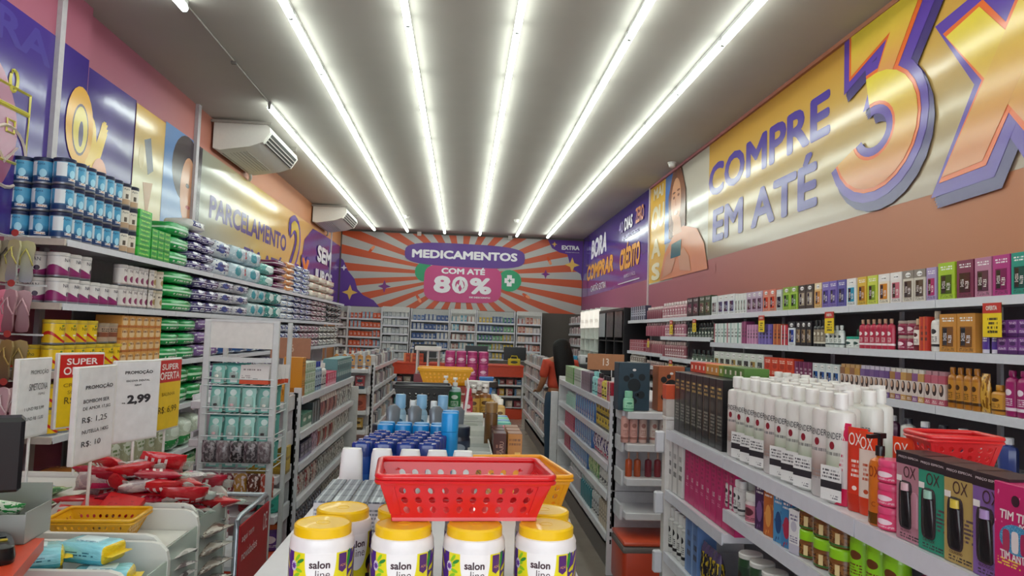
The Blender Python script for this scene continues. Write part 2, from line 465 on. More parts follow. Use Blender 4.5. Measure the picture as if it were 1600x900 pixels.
# woman with a card and phone, yellow and blue panel
p = Mural('wall_mural', 'printed sheet of a smiling woman holding a teal card, right wall', XR-.0004, 'R')
p.k = 1
p.quad('sheet', 8.8, 11.64, 2.4, HC, ramp('beige_sheet', [(8.8, '#b8aea0'), (11, '#b0a9a2')], GL, WV))
p.quad('yellow_panel', 10.72, 11.63, 2.42, HC, ink('#e0ae45', .14)); p.quad('blue_panel', 10.4, 10.76, 2.95, HC, ink('#4f77b8', .14))
p.quad('paint_below', 8.5, 10.3, 2.35, 2.47, m_right)
cream = ink('#e9dcb8', .14)
p.word('OU', 11.5, 10.8, 3.25, 3.62, cream, .05); p.word('A', 11.5, 10.95, 2.8, 3.1, cream, .05); p.word('S', 11.45, 10.95, 2.45, 2.72, cream, .05); p.word('MAI', 11.4, 10.85, 3.72, 3.9, cream, .03)
U = p.u
skin, hair, shirt = ink('#c9906f', .18), ink('#7c4a34', .18), ink('#d0835c', .18)
p.shape('hair', [(U(y), z) for y, z in ((10.5, 3.0), (10.55, 3.6), (10.35, 3.93), (9.95, 3.95), (9.72, 3.6), (9.7, 3.1), (10.0, 2.9))], hair)
p.shape('shirt', [(U(y), z) for y, z in ((10.95, 2.42), (10.7, 2.8), (10.3, 3.0), (9.8, 3.1), (9.2, 2.98), (8.9, 2.75), (8.75, 2.42))], shirt)
p.shape('face', blob(U(10.16), 3.5, .24, .33), skin)
p.shape('neck', [(U(y), z) for y, z in ((10.25, 3.25), (10.3, 3.02), (9.85, 3.02), (9.95, 3.25))], skin)
p.shape('eye', blob(U(10.26), 3.56, .05, .02), hair); p.shape('eye', blob(U(10.04), 3.57, .05, .02), hair); p.shape('eyebrow', blob(U(10.26), 3.63, .07, .014), hair); p.shape('eyebrow', blob(U(10.04), 3.64, .07, .014), hair)
p.shape('nose', [(U(10.18), 3.56), (U(10.2), 3.43), (U(10.12), 3.43)], ink('#b97c5d')); p.shape('mouth', blob(U(10.15), 3.33, .09, .03), ink('#f0e2da'))
p.shape('hand', [(U(y), z) for y, z in ((10.8, 2.45), (10.6, 2.75), (10.2, 2.85), (10.1, 2.7), (10.3, 2.5))], skin); p.shape('hand', [(U(y), z) for y, z in ((9.4, 2.45), (9.5, 2.66), (9.75, 2.8), (10.0, 2.74), (9.9, 2.5))], skin)
p.shape('card', [(U(y), z) for y, z in ((10.36, 2.7), (10.33, 2.9), (9.85, 2.92), (9.88, 2.7))], ink('#1c5f66', .18))
# purple sheet at the back of the right wall
q = Mural('wall_mural', 'purple printed wall sheet reading BORA COMPRAR at far end of right wall', XR, 'R')
q.quad('sheet', 11.69, 18.28, 2.5, HC, ramp('purple_sheet', [(2.5, '#7d3a8c'), (3.0, '#51308c'), (3.98, '#3a2478')], GL, .05, 2))
wh, go = ink('wh'), ink('#f0a53c')
q.word('BORA', 17.1, 15.25, 3.34, 3.78, wh, .05, .15); q.word('COMPRAR', 17.6, 14.5, 2.86, 3.22, go, .05, .15); q.word('CARTÃO EXTRA', 17.0, 15.2, 2.58, 2.75, wh, .02)
q.word('CRÉDITO', 13.85, 12.25, 2.8, 3.3, go, .05, .15); q.word('DIAS', 13.5, 12.85, 3.52, 3.76, wh, .04); q.word('40', 13.98, 13.6, 3.52, 3.74, ink('#9a86c0'), .02); q.word('ZERO', 12.6, 12.03, 3.53, 3.8, ink('#e0936c'), .03)
q.word('JUROS', 13.7, 12.4, 3.36, 3.44, ink('#a495c8'), 0.); q.word('RÁPIDO E FÁCIL', 13.4, 12.5, 2.64, 2.72, ink('#cfc3dc'), 0.); q.quad('rule', 13.9, 12.2, 2.55, 2.565, wh); q.quad('rule', 17.6, 17.55, 2.5, HC, ink('#2f1c66'))
# left wall, near: purple sheet with calendar, percent sign, and picture panels
n = Mural('wall_mural', 'purple printed wall sheet with calendar icon and percent sign, left wall', -2.984, 'L')
n.quad('sheet', 3.4, 5.86, 2.07, 3.56, ramp('purple_near', [(3, '#3d2a80'), (5.3, '#4a3788'), (5.9, '#3c2a7c')], GL, WV))
fade = ink('#4f4292', .16)
n.word('COMPRA', 3.3, 5.34, 3.3, 3.52, fade, .03)
yl = ink('#d9cf62', .16); n.shape('disc', blob(4.4, 2.72, .62, .55, 32), ink('#a0607e', .16))
def outline(mu, nm, pts, r, mat): return mu.add(nm, tube_path(tuple((x, 0, z) for x, z in pts), r, 4, True), mat)
outline(n, 'calendar_icon', ((4.5, 2.55), (4.5, 3.04), (5.13, 3.04), (5.13, 2.55)), .012, yl); outline(n, 'calendar_icon', ((4.5, 2.9), (5.13, 2.9), (5.13, 2.91), (4.5, 2.91)), .012, yl)
outline(n, 'calendar_icon', blob(4.94, 3.08, .04, .07, 12), .012, yl); outline(n, 'clock_icon', blob(4.93, 2.58, .2, .2, 24), .012, ink('#d8c8c0')); outline(n, 'calendar_icon', ((4.9, 2.74), (4.9, 2.82), (4.98, 2.82), (4.98, 2.74)), .01, yl)
outline(n, 'clock_icon', ((4.84, 2.6), (4.9, 2.54), (5.03, 2.66), (4.9, 2.55)), .012, ink('#d8c8c0'))
n2 = Mural('wall_mural', 'printed wall sheet with big yellow percent sign beside woman portrait, left wall', XL, 'L')
n2.quad('sheet', 5.88, 6.88, 2.07, 3.56, ramp('purple_mid', [(5.8, '#3c2a7c'), (6.4, '#584890'), (6.9, '#4a3c80')], GL, WV))
n.shape('percent_disc', blob(5.78, 3.02, .2, .3, 24), ink('#e0a73c', .16))
n2.word('%', 5.95, 6.42, 2.35, 3.2, ink('#ecc656', .16), .05)
n.shape('percent_ring', blob(5.79, 2.99, .12, .2, 24), ink('#5a4a5c', .16)); n.shape('percent_ring', blob(5.79, 2.99, .105, .18, 24), ink('#d9c45a', .16)); n.shape('percent_slot', blob(5.8, 2.96, .035, .1, 16), ink('#4a3f6c', .16))
n2.shape('percent_ring', blob(5.98, 3.0, .09, .3, 24), ink('#e0a73c', .16)); n2.shape('percent_ring', blob(6.28, 2.72, .13, .16, 20), ink('#e2a184', .16))
n2.quad('beige_panel', 6.88, 7.54, 2.07, 3.54, ramp('beige_left', [(2.2, '#cdb06c'), (2.9, '#cfc8a4'), (3.54, '#d8a848')], GL, WV, 2))
n2.shape('phone_print', ((7.08, 3.25), (7.22, 3.3), (7.32, 3.0), (7.2, 2.94)), ink('#5a5f70')); n2.shape('coin_print', blob(7.04, 3.08, .06, .12), ink('#c9b684')); n2.shape('cone_print', ((7.1, 2.85), (7.32, 2.88), (7.22, 2.5)), ink('#b58a62'))
n2.quad('blue_panel', 7.54, 8.3, 2.07, 3.56, ramp('blue_left', [(2, '#7f9cc4'), (3.5, '#5f86bd')], GL, WV, 2))
n2.shape('hair', blob(8.15, 3.2, .4, .36, 24), ink('#3a2c34', .16)); n2.shape('face', blob(8.22, 2.98, .22, .36, 24), ink('#c28a68', .16)); n2.shape('torso', ((7.62, 2.07), (7.7, 2.5), (8.05, 2.66), (8.3, 2.62), (8.3, 2.07)), ink('#c98766', .16))
n2.shape('eye', blob(8.2, 3.03, .05, .025), ink('#2c2024')); n2.shape('mouth', blob(8.24, 2.8, .06, .02), ink('#a04c48'))
# left wall, far: "PARCELAMENTO 2x SEM JUROS"
l = Mural('wall_mural', 'gold and purple wall sheet reading PARCELAMENTO EM ATÉ 2x SEM JUROS, left wall', XL, 'L')
l.quad('sheet', 8.42, 18.28, 2.03, 3.55, ramp('gold_left', [(8.4, '#8f958c'), (9.2, '#b3ae9a'), (11, '#cfae58'), (13, '#dfae6a'), (18, '#dc9a60')], GL, WV))
l.quad('portrait_strip', 8.42, 8.62, 2.6, 3.55, ink('#433a44', .16))
l.word('PARCELAMENTO', 8.95, 12.8, 2.8, 3.08, ink('#5a4a86', .16), .035); l.word('EM ATÉ', 10.4, 12.6, 2.4, 2.68, ink('#5a4a86', .16), .035)
l.shape('purple_field', ((14.4, 2.05), (13.9, 2.5), (14.2, 3.2), (14.9, 3.5), (16.0, 3.53), (18.27, 3.53), (18.27, 2.05)), ink('#5d3288', .16))
l.word('2', 12.86, 13.95, 2.35, 3.52, ol, .07); l.word('2', 13.02, 13.82, 2.46, 3.42, yo, .015); l.word('x', 13.9, 14.75, 2.3, 2.9, ol, .07); l.word('x', 14.0, 14.65, 2.38, 2.84, ink('or'), .03)
l.word('SEM', 15.4, 17.0, 2.9, 3.25, ink('wh'), .05); l.word('JUROS', 15.2, 17.2, 2.4, 2.75, ink('wh'), .05)
# back wall: MEDICAMENTOS banner with sun rays
bx0, bx1, bz0, bz1 = -3.03, 2.94, 2.09, 3.93
b = Mural('wall_banner', 'orange and white sunburst banner reading MEDICAMENTOS COM ATÉ 80% on back wall', YB-.002, 'B')
mat_o, mat_w = ink('#c4512a', .35), ink('#b5b2ae', .35)
b.shape('sheet', ((bx0, bz0), (bx1, bz0), (bx1, bz1), (bx0, bz1)), mat_o)
cx, cz = -.06, 2.95
def hit(a):
    c, s = math.cos(a), math.sin(a); t = 1e9
    if c > 1e-6: t = min(t, (bx1-cx)/c)
    if c < -1e-6: t = min(t, (bx0-cx)/c)
    if s > 1e-6: t = min(t, (bz1-cz)/s)
    if s < -1e-6: t = min(t, (bz0-cz)/s)
    return (cx+c*t, cz+s*t)
corner = [math.atan2(z-cz, x-cx) for x in (bx0, bx1) for z in (bz0, bz1)]
def warp(a): return a-.28*math.sin(2*a)*1.25        # rays are finer towards top and bottom, as the flat ellipse of the print
NR = 28; rays = []
b.k += 1
for i in range(NR):
    a0, a1 = [math.atan2(math.sin(t)*.62, math.cos(t)) for t in (2*PI*(i+.0)/NR, 2*PI*(i+.5)/NR)]
    if a1 < a0: a1 += 2*PI
    mid = [c+k for c in corner for k in (0, 2*PI) if a0 < c+k < a1]
    pts = [(cx, cz), hit(a0)]+[(cx+(0), cz)]*0+[hit(c) for c in sorted(mid)]+[hit(a1)]
    obj('ray', poly(tuple(pts), .0004), mat_w, b.root, (0, -.0005*b.k, 0))
pu = ink('#5b2f8e', .3)
b.shape('corner_shape', ((bx0, bz0), (-2.05, bz0), (-2.2, 2.25), (-2.45, 2.36), (-2.6, 2.5), (-2.68, 2.75), (-2.85, 2.95), (-2.97, 3.2), (bx0, 3.25)), pu)
b.shape('corner_shape', ((bx1, bz1), (2.05, bz1), (2.16, 3.72), (2.35, 3.62), (2.55, 3.58), (2.62, 3.35), (2.72, 3.2), (2.9, 3.1), (bx1, 2.9)), pu)
b.shape('star', star(-2.78, 2.42, .19), ink('#e8b85a')); b.shape('star', star(2.68, 3.32, .19), ink('#e8b85a')); b.shape('star', star(-1.95, 2.6, .16), ink('#7a2f80')); b.shape('star', star(2.02, 3.06, .12), ink('#7a2f80')); b.shape('star', star(2.22, 3.82, .07), ink('#e8b85a')); b.shape('star', star(-2.95, 3.02, .08), wh)
for (x, z, r_) in ((-2.3, 3.5, .9), (2.1, 3.4, -1.1), (-1.1, 2.33, -1.), (1.55, 2.5, -.5)):
    b.shape('pill_print', blob(x, z, .11, .035, 16, 3, r_), ink('#d2562a')); b.shape('pill_print_end', blob(x+.05*math.cos(r_), z+.05*math.sin(r_), .06, .033, 16, 3, r_), ink('#ef9468'))
b.shape('green_shape', blob(-1.0, 3.0, .22, .24, 20), ink('gr')); b.shape('green_shape', blob(1.12, 2.86, .3, .27, 20), ink('gr'))
b.shape('cross', ((1.0, 2.8), (1.0, 2.92), (1.06, 2.92), (1.06, 3.0), (1.18, 3.0), (1.18, 2.92), (1.25, 2.92), (1.25, 2.8), (1.18, 2.8), (1.18, 2.72), (1.06, 2.72), (1.06, 2.8)), wh); b.shape('cross_center', star(1.125, 2.86, .06), ink('gr'))
b.shape('pink_panel', blob(-.03, 2.74, .96, .47, 32, 4.5), ink('#c83f80', .3))
b.shape('purple_panel', blob(0, 3.44, 1.49, .29, 32, 3.4, -.012), pu)
b.word('MEDICAMENTOS', -1.31, 1.3, 3.34, 3.55, wh, .045); b.word('COM ATÉ', -.57, .51, 2.97, 3.15, wh, .045)
b.word('8', -.75, -.33, 2.49, 2.92, wh, .05); b.word('O', -.3, .1, 2.49, 2.92, wh, .03); b.word('%', .14, .68, 2.49, 2.9, wh, .045)
b.shape('flame', ((-.14, 2.54), (-.2, 2.64), (-.17, 2.74), (-.13, 2.7), (-.1, 2.88), (-.03, 2.78), (.0, 2.68), (-.05, 2.56)), wh); b.shape('flame_core', ((-.11, 2.55), (-.14, 2.63), (-.1, 2.72), (-.05, 2.62), (-.08, 2.55)), ink('#c83f80', .3))
b.word('DE DESCONTO', .14, .66, 2.39, 2.43, wh, .04); b.word('EXTRA', 2.4, 2.85, 3.69, 3.8, wh, .05); b.word('FARMÁCIA', 2.5, 2.85, 3.62, 3.645, wh, .0)

# ------------------------------------------------------------------ ceiling lights
TX = [-2.1887, -1.4039, -.5132, .3367, 1.2278, 1.9794]; TY0, TL = 5.636, 1.215; TZ = 3.915
m_tube = glow('#f2fff6', TUBE_EMIT); m_batten = mk('#d8d8d6', .4); m_cap = mk('#8c8c88', .4)
tube_me = lathe(((.016, 0), (.028, .004), (.028, 1.166), (.016, 1.17)), 10); cap_me = boxes((-.014, .014, 0, .022, -.022, .055)); bat_me = boxes((-.02, .02, .01, 1.2, .03, .062))  # lamp tube drawn thicker, the glow around it put into the shape
ROWN = 'first second third fourth fifth sixth'.split()
for r in range(6):
    for i in range(-5, 10):
        if r == 0 and i in (0, 1): continue
        t = thing('tube_light', f'{nth(9-i)} glowing tube from back wall, {ROWN[r]} ceiling row from left', 'tube light', (TX[r], TY0+i*TL, TZ), 0, 'glowing tubes in rows under the ceiling')
        obj('lamp_tube', tube_me, m_tube, t, (0, .02, 0), rot=(-PI/2, 0, 0))
        obj('batten', bat_me, m_batten, t); obj('end_socket', cap_me, m_cap, t); obj('end_socket', cap_me, m_cap, t, (0, 1.19, 0))
cw = thing('ceiling_cable', 'bare white cable run on ceiling bridging the gap in first tube row', 'cable', (-2.2, 5.64, 3.97))
obj('cable', wires(((0, 0, 0), (.0, 2.43, 0)), r=.009, seg=6), mk('#aaa49e', .5), cw); obj('junction_clip', box(.05, .03, .03, .004), mk('#77726c', .5), cw, (0, 1.21, -.03))
for nm, x, y in (('right wall mural', 2.79, 9.89), ('fifth tube row', 1.06, 15.6), ('second tube row', -1.27, 15.75)):
    t = thing('motion_detector', f'small round white detector on ceiling near {nm}', 'detector', (x, y, HC))
    obj('base', lathe(((.06, -.02), (.06, 0)), 16), mk('#dcd8d4'), t); obj('dome', lathe(((.015, -.075), (.04, -.062), (.05, -.02)), 16), mk('#ece8e4', .3), t)
for x in (-1.15, 1.1):
    tag(obj('emergency_lamp', boxes((-.05, .05, -.03, 0, 0, .1)), mk('#d8d2cc', .4), None, (x, YB-.03, 3.88)), f'tiny white box light above {"left" if x < 0 else "right"} end of MEDICAMENTOS panel', 'lamp')
# ------------------------------------------------------------------ air conditioners
def aircon(y0, y1, label):
    t = thing('air_conditioner', label, 'air conditioner', (0, y0, 0)); L = y1-y0
    prof = [(-3.03, 3.93), (-2.42, 3.93), (-2.38, 3.9), (-2.37, 3.84), (-2.45, 3.72), (-2.6, 3.66), (-2.95, 3.6), (-3.03, 3.62)]
    n = len(prof); vs = [(x, 0, z) for x, z in prof]+[(x, L, z) for x, z in prof]
    me = fin('casing', vs, [tuple(range(n)), tuple(range(n, 2*n))[::-1]]+[((i+1) % n, i, i+n, (i+1) % n+n) for i in range(n)], 30)
    me.flip_normals()
    obj('casing', me, mk('#dcd8d2', .35, noise=.03), t)
    # outlet along the slanted front edge
    o = obj('outlet', boxes((-.075, .075, .06, L-.06, -.006, .006)), mk('#3a3a38', .5), t, (-2.415, 0, 3.776), rot=(0, math.atan2(-.12, .08)+PI, 0))
    for k in range(3): obj('louver', boxes((-.006, .006, .06, L-.06, -.012, .012)), mk('#cfcbc6', .4), t, (-2.44+.022*k-.0, 0, 3.728+.036*k), rot=(0, -.9, 0))
    [obj('outlet_frame', boxes((-.012, .012, q, q+.03, -.08, .08)), mk('#e8e4de', .4), t, (-2.41, 0, 3.78), rot=(0, .55, 0)) for q in (.03, L-.06)]
    obj('intake_grille', boxes(*[(-2.98+.04*k, -2.965+.04*k, .2, L-.2, 3.598+.006*k, 3.612+.006*k) for k in range(8)]), mk('#b4b0aa', .5), t)
    [obj('mounting_rail', boxes(q), mk('#9c968f', .5), t) for q in ((-3.05, -2.35, -.05, -.03, HC-.06, HC-.03), (-3.05, -2.35, L-.2, L-.18, HC-.06, HC-.001))]
    obj('drain_pipe', tube_path(((-2.98, L*.95, 3.62), (-2.99, L, 3.57), (-3.03, L+.1, 3.55)), .02, 6), mk('#d0ccc6', .5), t)
aircon(8.85, 10.3, 'large white air conditioner under ceiling, nearer one on left wall')
aircon(14.7, 16.2, 'smaller looking white air conditioner under ceiling, farther one on left wall')
# ------------------------------------------------------------------ products
def S(*z): return z
WHITE, BLACK = '#e9e7e4', '#17161a'
def kit(w, d, h, base, win, head=None, dark='#2a2024', win_x=(.18, .82), win_z=(.14, .66)):
    """boxed kit with a window in its front"""
    items = [('t', .15, .85, .8, .93, '#f2eef0', 2, 14.)] if head is None else [('b', .74, 1.01, head), ('e', .5, .86, .24, .08, '#f4f0f0'), ('t', .3, .7, .83, .89, dark, 1, 14.)]
    items += [('t', .12, .88, .03, .12, dark, 3)]
    ww, wz = w*(win_x[1]-win_x[0]), h*(win_z[1]-win_z[0])
    P = [('carton', box(round(w, 3), round(d, 3), round(h, 3), .001), pm(base, tuple(items), .3)),
         ('window', box(round(ww, 3), .003, round(wz, 3), 0), pm(win, (('r', .08, .46, .06, .94, dark), ('t', .1, .44, .3, .7, '#e8dfe0', 6, 12.), ('r', .54, .92, .06, .82, win), ('t', .56, .9, .2, .6, '#f3eeee', 5, 12.)), .12, .3), (w*((win_x[0]+win_x[1])/2-.5), -d/2-.0008, h*win_z[0]))]
    return P
def cartonp(w, d, h, base, acc, txt='#2a2428', rough=.35):
    return [('carton', box(round(w, 3), round(d, 3), round(h, 3), .001), pm(base, (('b', .0, .22, acc), ('e', .5, .62, .3, .12, acc), ('t', .15, .85, .76, .92, txt, 2, 14.), ('t', .12, .88, .26, .42, txt, 3)), rough))]
def carton1(w, d, h, base, acc, txt='#2a2428'):
    return [('carton', box(round(w, 3), round(d, 3), round(h, 3), .0008), pm(base, (('r', .0, .3, .0, 1.01, acc), ('t', .35, .95, .3, .8, txt, 3, 18.)), .4))]
def bottle(r, h, body, capc, lab=None, capr=.45, capf=.2, sy=.72, seg=14, labm=None, neck=.06, rough=.3, shoulder=.1):
    r, h = round(r, 4), round(h, 3); ch = h*capf; bh = h-ch
    P = [('bottle', lathe(((r*.88, 0), (r, r*.15), (r, bh*(1-shoulder-neck)), (r*.86, bh*(1-neck-.02)), (r*capr*.85, bh*(1-neck*.5)), (r*capr*.85, bh)), seg, 1, sy), mk(body, rough, coat=.2)),
         ('cap', lathe(((r*capr, bh-.001), (r*capr, h-.003), (r*capr*.9, h)), seg, 1, min(1, sy*1.25)), mk(capc, .3))]
    if lab or labm: P.append(('label', lathe(((r*1.012, bh*.14), (r*1.012, bh*(.95-shoulder-neck))), seg, 1, sy*1.0), labm or pm(lab[0], (('e', .5, .7, .26, .12, lab[1]), ('t', .2, .8, .2, .5, lab[1], 4), ('b', .0, .12, lab[1])), .35)))
    return P
def pump(r, h, body, capc, lab=None, sy=.8, seg=14):
    P = bottle(r, h*.86, body, capc, lab, .4, .12, sy, seg)
    hh = h*.86
    P.append(('pump_head', boxes((-.004, .004, -.004, .004, hh-.002, h-.008), (-r*.36, r*.36, -.011, .009, h-.012, h), (-.006, .006, -.04, -.008, h-.012, h-.003)), mk(capc, .3)))
    return P
def tubep(w, h, body, capc, lab='#f4f0f0', asp=.5, capf=.13, labm=None, head=None):
    """squeeze tube standing on its cap, crimped flat at the top"""
    w, h = round(w, 4), round(h, 3); c = h*capf; r = w*.46
    P = [('cap', lathe(((r*.95, 0), (r, .002), (r, c)), 16, 1, asp), mk(capc, .3)),
         ('tube', sq_lathe(((r*.98, r*asp*.98, c), (r*1.02, r*asp, c+h*.1), (r*1.06, r*asp*.7, h*.6), (w*.5, .004, h*.93), (w*.5, .0025, h)), 2.4, 18), labm or pm(body, (('t', .2, .8, .3, .75, lab, 5), ('e', .5, .84, .22, .05, lab)), .3, .2))]
    return P
def jarp(r, h, body, lid, lab, acc='#3a2a2a', lidf=.28, seg=18, labm=None):
    r, h = round(r, 4), round(h, 3); lh = h*lidf; bh = h-lh
    return [('jar', lathe(((r*.9, 0), (r, r*.1), (r, bh*.86), (r*.92, bh*.97), (r*.92, bh)), seg), mk(body, .3)),
            ('lid', lathe(((r*.97, bh), (r*.98, bh+.002), (r*.98, h-.004), (r*.9, h)), seg), mk(lid, .28)),
            ('label', lathe(((r*1.01, bh*.1), (r*1.01, bh*.82)), seg), labm or pm(lab, (('e', .5, .6, .3, .25, acc), ('t', .15, .85, .12, .3, acc, 2)), .35))]
def tin(r, h, labm, lid, seg=18, word=None, wc='#2b2a48', wz=.72, ww=.9, wh=.13):
    W = [('lettering', tfit_b(word, r*ww, h*wh, r, 1.), mk(wc, .4), (0, 0, h*wz))] if word else []
    return W+[('tin', lathe(((r*.97, 0), (r, .004), (r, h*.08), (r*.985, h*.085), (r*.985, h*.84), (r, h*.845), (r, h*.87)), seg), mk('#8d9098', .3, .6)),
            ('label', lathe(((r*.995, h*.075), (r*.995, h*.85)), seg), labm),
            ('lid', lathe(((r*1.02, h*.86), (r*1.03, h*.87), (r*1.03, h*.985), (r*.97, h), ), seg), mk(lid, .35))]
def softp(w, d, h, base, items=(), seed=0, lobes=0, rough=.22, band=True):
    w, d, h = round(w, 2), round(d, 2), round(h, 2)
    P = [('pack', pack(w, d, h, seed % 5, 4., .012, lobes), pm(base, items, rough, .4, .12, .25, 9))]
    return P
def bagp(w, h, t, base, items=(), seed=0, rough=.25):
    return [('bag', pouch(round(w, 2), round(h, 2), round(t, 2), seed % 4), pm(base, items, rough, .3, .1, .2, 8))]
TIER = {1: [''], 2: [' lower tier', ' upper tier'], 3: [' bottom tier', ' middle tier', ' top tier'], 4: [' bottom tier', ' second tier', ' third tier', ' top tier'], 5: [' bottom tier', ' second tier', ' third tier', ' fourth tier', ' top tier']}
SEEN = {}
def ulabel(s):
    if s in SEEN:
        SEEN[s] += 1; print('DUP label', s)
    SEEN[s] = 1
    return s
def line(side, X, z, y0, y1, n, make, desc, name, cat, where, tiers=1, inset=.015, gapk=.95, group=None, jit=.0, dz=None, wob=.0, back=0):
    """n products between depths y0 and y1 along a shelf edge; side 'R' faces the aisle on its left, 'L' the aisle on its right"""
    if y0 > y1: y0, y1 = y1, y0
    s = (y1-y0)/n; sg = 1 if side == 'R' else -1
    for i in range(n):
        pr = make(s*gapk, i) if callable(make) else make
        parts, d, h = pr
        for t in range(tiers):
            lab = f'{desc}, {nth(i)} from near end,{TIER[tiers][t]} {where}' if n > 1 else f'{desc},{TIER[tiers][t]} {where}'
            put(parts, name, ulabel(lab), cat, (X+sg*(d/2+inset+back+rnd.uniform(0, jit)), y0+s*(i+.5)+rnd.uniform(-jit, jit)*.4, z+.0012+t*((dz or h)+.0012)), (-PI/2 if side == 'R' else PI/2)+rnd.uniform(-wob, wob), group or f'{desc} {where}')
def lpx(side, X, z, px0, px1, *a, **k): line(side, X, z, y_at(px0, X, z), y_at(px1, X, z), *a, **k)
m_steel = mk('#d6d5da', .35, noise=.04); m_rail = mk('#d9d9e2', .25, noise=.04); m_back = mk('#b3aeb2', .5)
def shelving(label, side, X, wall, bays, levels, top, name='shelving_unit', base=True, rails=True, backm=None, post_back=False):
    """wall shelving: uprights, back panels, boards with a price rail along each front edge. levels(bay index) -> list of heights"""
    t = thing(name, label, 'shelving', ((X+wall)/2, bays[0], 0)); ox, oy = (X+wall)/2, bays[0]
    sg = 1 if side == 'R' else -1; wx = wall-sg*.012; dep = abs(wall-X)
    for i in range(len(bays)-1):
        a, b = bays[i]-oy, bays[i+1]-oy
        obj('back_panel', boxes(tuple(sorted((wx-ox, wx-sg*.012-ox)))+(a+.002, b-.002, .02, top)), backm or m_back, t)
        for zl in levels(i):
            s = obj('shelf', boxes(tuple(sorted((wx-sg*.014-ox, X+sg*.004-ox)))+(a+.002, b-.002, zl-.028, zl), bev=.003), m_steel, t)
            if rails: obj('price_rail', boxes(tuple(sorted((X-ox, X+sg*.004-ox)))+(a+.003, b-.003, zl-.045, zl-.001)), m_rail, s)
        if base: obj('kick_plate', boxes(tuple(sorted((X+sg*.04-ox, X+sg*.055-ox)))+(a, b, 0, .1)), mk('#9a3b2a', .4), t)
    for y in bays:
        obj('upright', boxes(tuple(sorted((wx-sg*.03-ox, wx-ox)))+(y-oy-.015, y-oy+.015, 0, top)), m_steel, t)
    return t
# ------------------------------------------------------------------ left wall shelving
XLS = -2.6
ZL = (2.065, 1.645, 1.2, .78, .35, .1)
LB = [5.0+.95*k for k in range(13)]
shelving('long white steel shelving along left wall stacked with tins and nappy packs', 'L', XLS, XL, LB, lambda i: ZL, 2.3)
for z in ZL[:5]: pass
for k, z in enumerate(ZL[:5]):
    tag(obj('shelf_end', boxes((XL+.02, XLS-.005, 4.975, 4.998, z-.045, z), bev=.002), mk('#c3b6ac', .4)), f'cream steel end plate of left wall shelf, {("topmost", "second from top", "third from top", "fourth from top", "lowest")[k]}', 'end plate')
W1, W2, W3, W4, W5 = 'left top shelf', 'left second shelf', 'left third shelf', 'left fourth shelf', 'left fifth shelf'
blue_tin = pm('#4b9ec9', (('g', .55, .2, '#12386b'), ('r', .02, .34, .3, .97, '#dfe6ec'), ('e', .62, .42, .16, .2, '#9fd3ea'), ('r', .5, .85, .1, .2, '#cf9a78'), ('t', .4, .9, .1, .25, '#e8eef4', 2)), .3)
beige_tin = pm('#e2d9cc', (('b', .0, .3, '#b99a7c'), ('r', .42, .62, .34, .6, '#5a5048')), .35)
mt_blue, mt_beige = tin(.066, .178, blue_tin, '#15244a', 18, 'Apta', '#163a70', .74, .8, .1), tin(.066, .178, beige_tin, '#1f2942', 18, 'Apta', '#38404c', .74, .8, .1)
ys = [5.07+.138*i for i in range(8)]
for t in range(3):
    for i, y in enumerate(ys):
        put(mt_beige if i > 5 else mt_blue, 'milk_tin', ulabel(f'{"beige" if i > 5 else "blue"} milk powder tin with navy lid, {nth(i)} along front,{TIER[3][t]}, top shelf'), 'tin', (-2.69, y, 2.0665+t*.181), PI/2-.5, 'blue and beige milk tins on the top left shelf')
    for i in (1, 2):
        put(mt_blue, 'milk_tin', ulabel(f'blue milk powder tin facing store front, {("", "beside corner tin", "nearest the wall")[i]},{TIER[3][t]}'), 'tin', (-2.69-.134*i, 5.085, 2.0665+t*.181), .1, 'blue and beige milk tins on the top left shelf')
grn = (('t', .1, .9, .55, .9, '#c8e86a', 2, 9.), ('b', .0, .12, '#1d7a2c'), ('r', .05, .4, .2, .45, '#f0f4e0'))
lpx('L', XLS, ZL[0], 217, 237, 1, lambda w, i: (cartonp(w, .2, .075, '#35b23c', '#1f8f30', '#d8f06a'), .2, .075), 'bright green nappy cream carton', 'carton', 'carton', 'beside beige tins, top shelf', 5)
lpx('L', XLS, ZL[0], 238, 267, 3, lambda w, i: (cartonp(w, .2, .085, '#2fa83a', '#1a8a2e', '#d8f06a'), .2, .085), 'green carton with yellow lettering', 'carton', 'carton', W1, 3)
def soft(base, items=(), h=.14, d=.3, lobes=0): return lambda w, i: (softp(w, d, h, base, items, i+int(w*100), lobes), d, h*1.03)
G1 = (('b', .42, .56, '#c9f0d4'), ('t', .2, .8, .2, .4, '#eaf7ea', 1, 9.)); NV = (('b', .5, .58, '#d9d6ea'), ('t', .05, .95, .12, .46, '#e4e0ee', 2, 7.), ('e', .3, .76, .12, .14, '#e4e0ee'), ('n', 11., .66, '#e4e0ee')); WB = (('n', 9., .64, '#5a6a9c'), ('e', .3, .5, .14, .28, '#3d4f92'), ('t', .1, .9, .3, .7, '#3a3f7a', 2, 8.)); TW = (('e', .5, .5, .3, .3, '#dcefee'), ('n', 10., .62, '#dcefee')); WT = (('n', 9., .62, '#e4ecf0'), ('e', .3, .5, .16, .3, '#3f98a8'), ('e', .75, .5, .08, .2, '#c43a46'))
lpx('L', XLS, ZL[0], 268, 301, 1, soft('#1fa34f', G1, .128, .32), 'rounded green nappy pack', 'nappy_pack', 'nappy pack', W1, 3)
lpx('L', XLS, ZL[0], 302, 338, 2, soft('#3b2f6e', NV, .088, .32), 'navy and white nappy pack', 'nappy_pack', 'nappy pack', W1, 4)
y = y_at(312, XLS, 2.3)
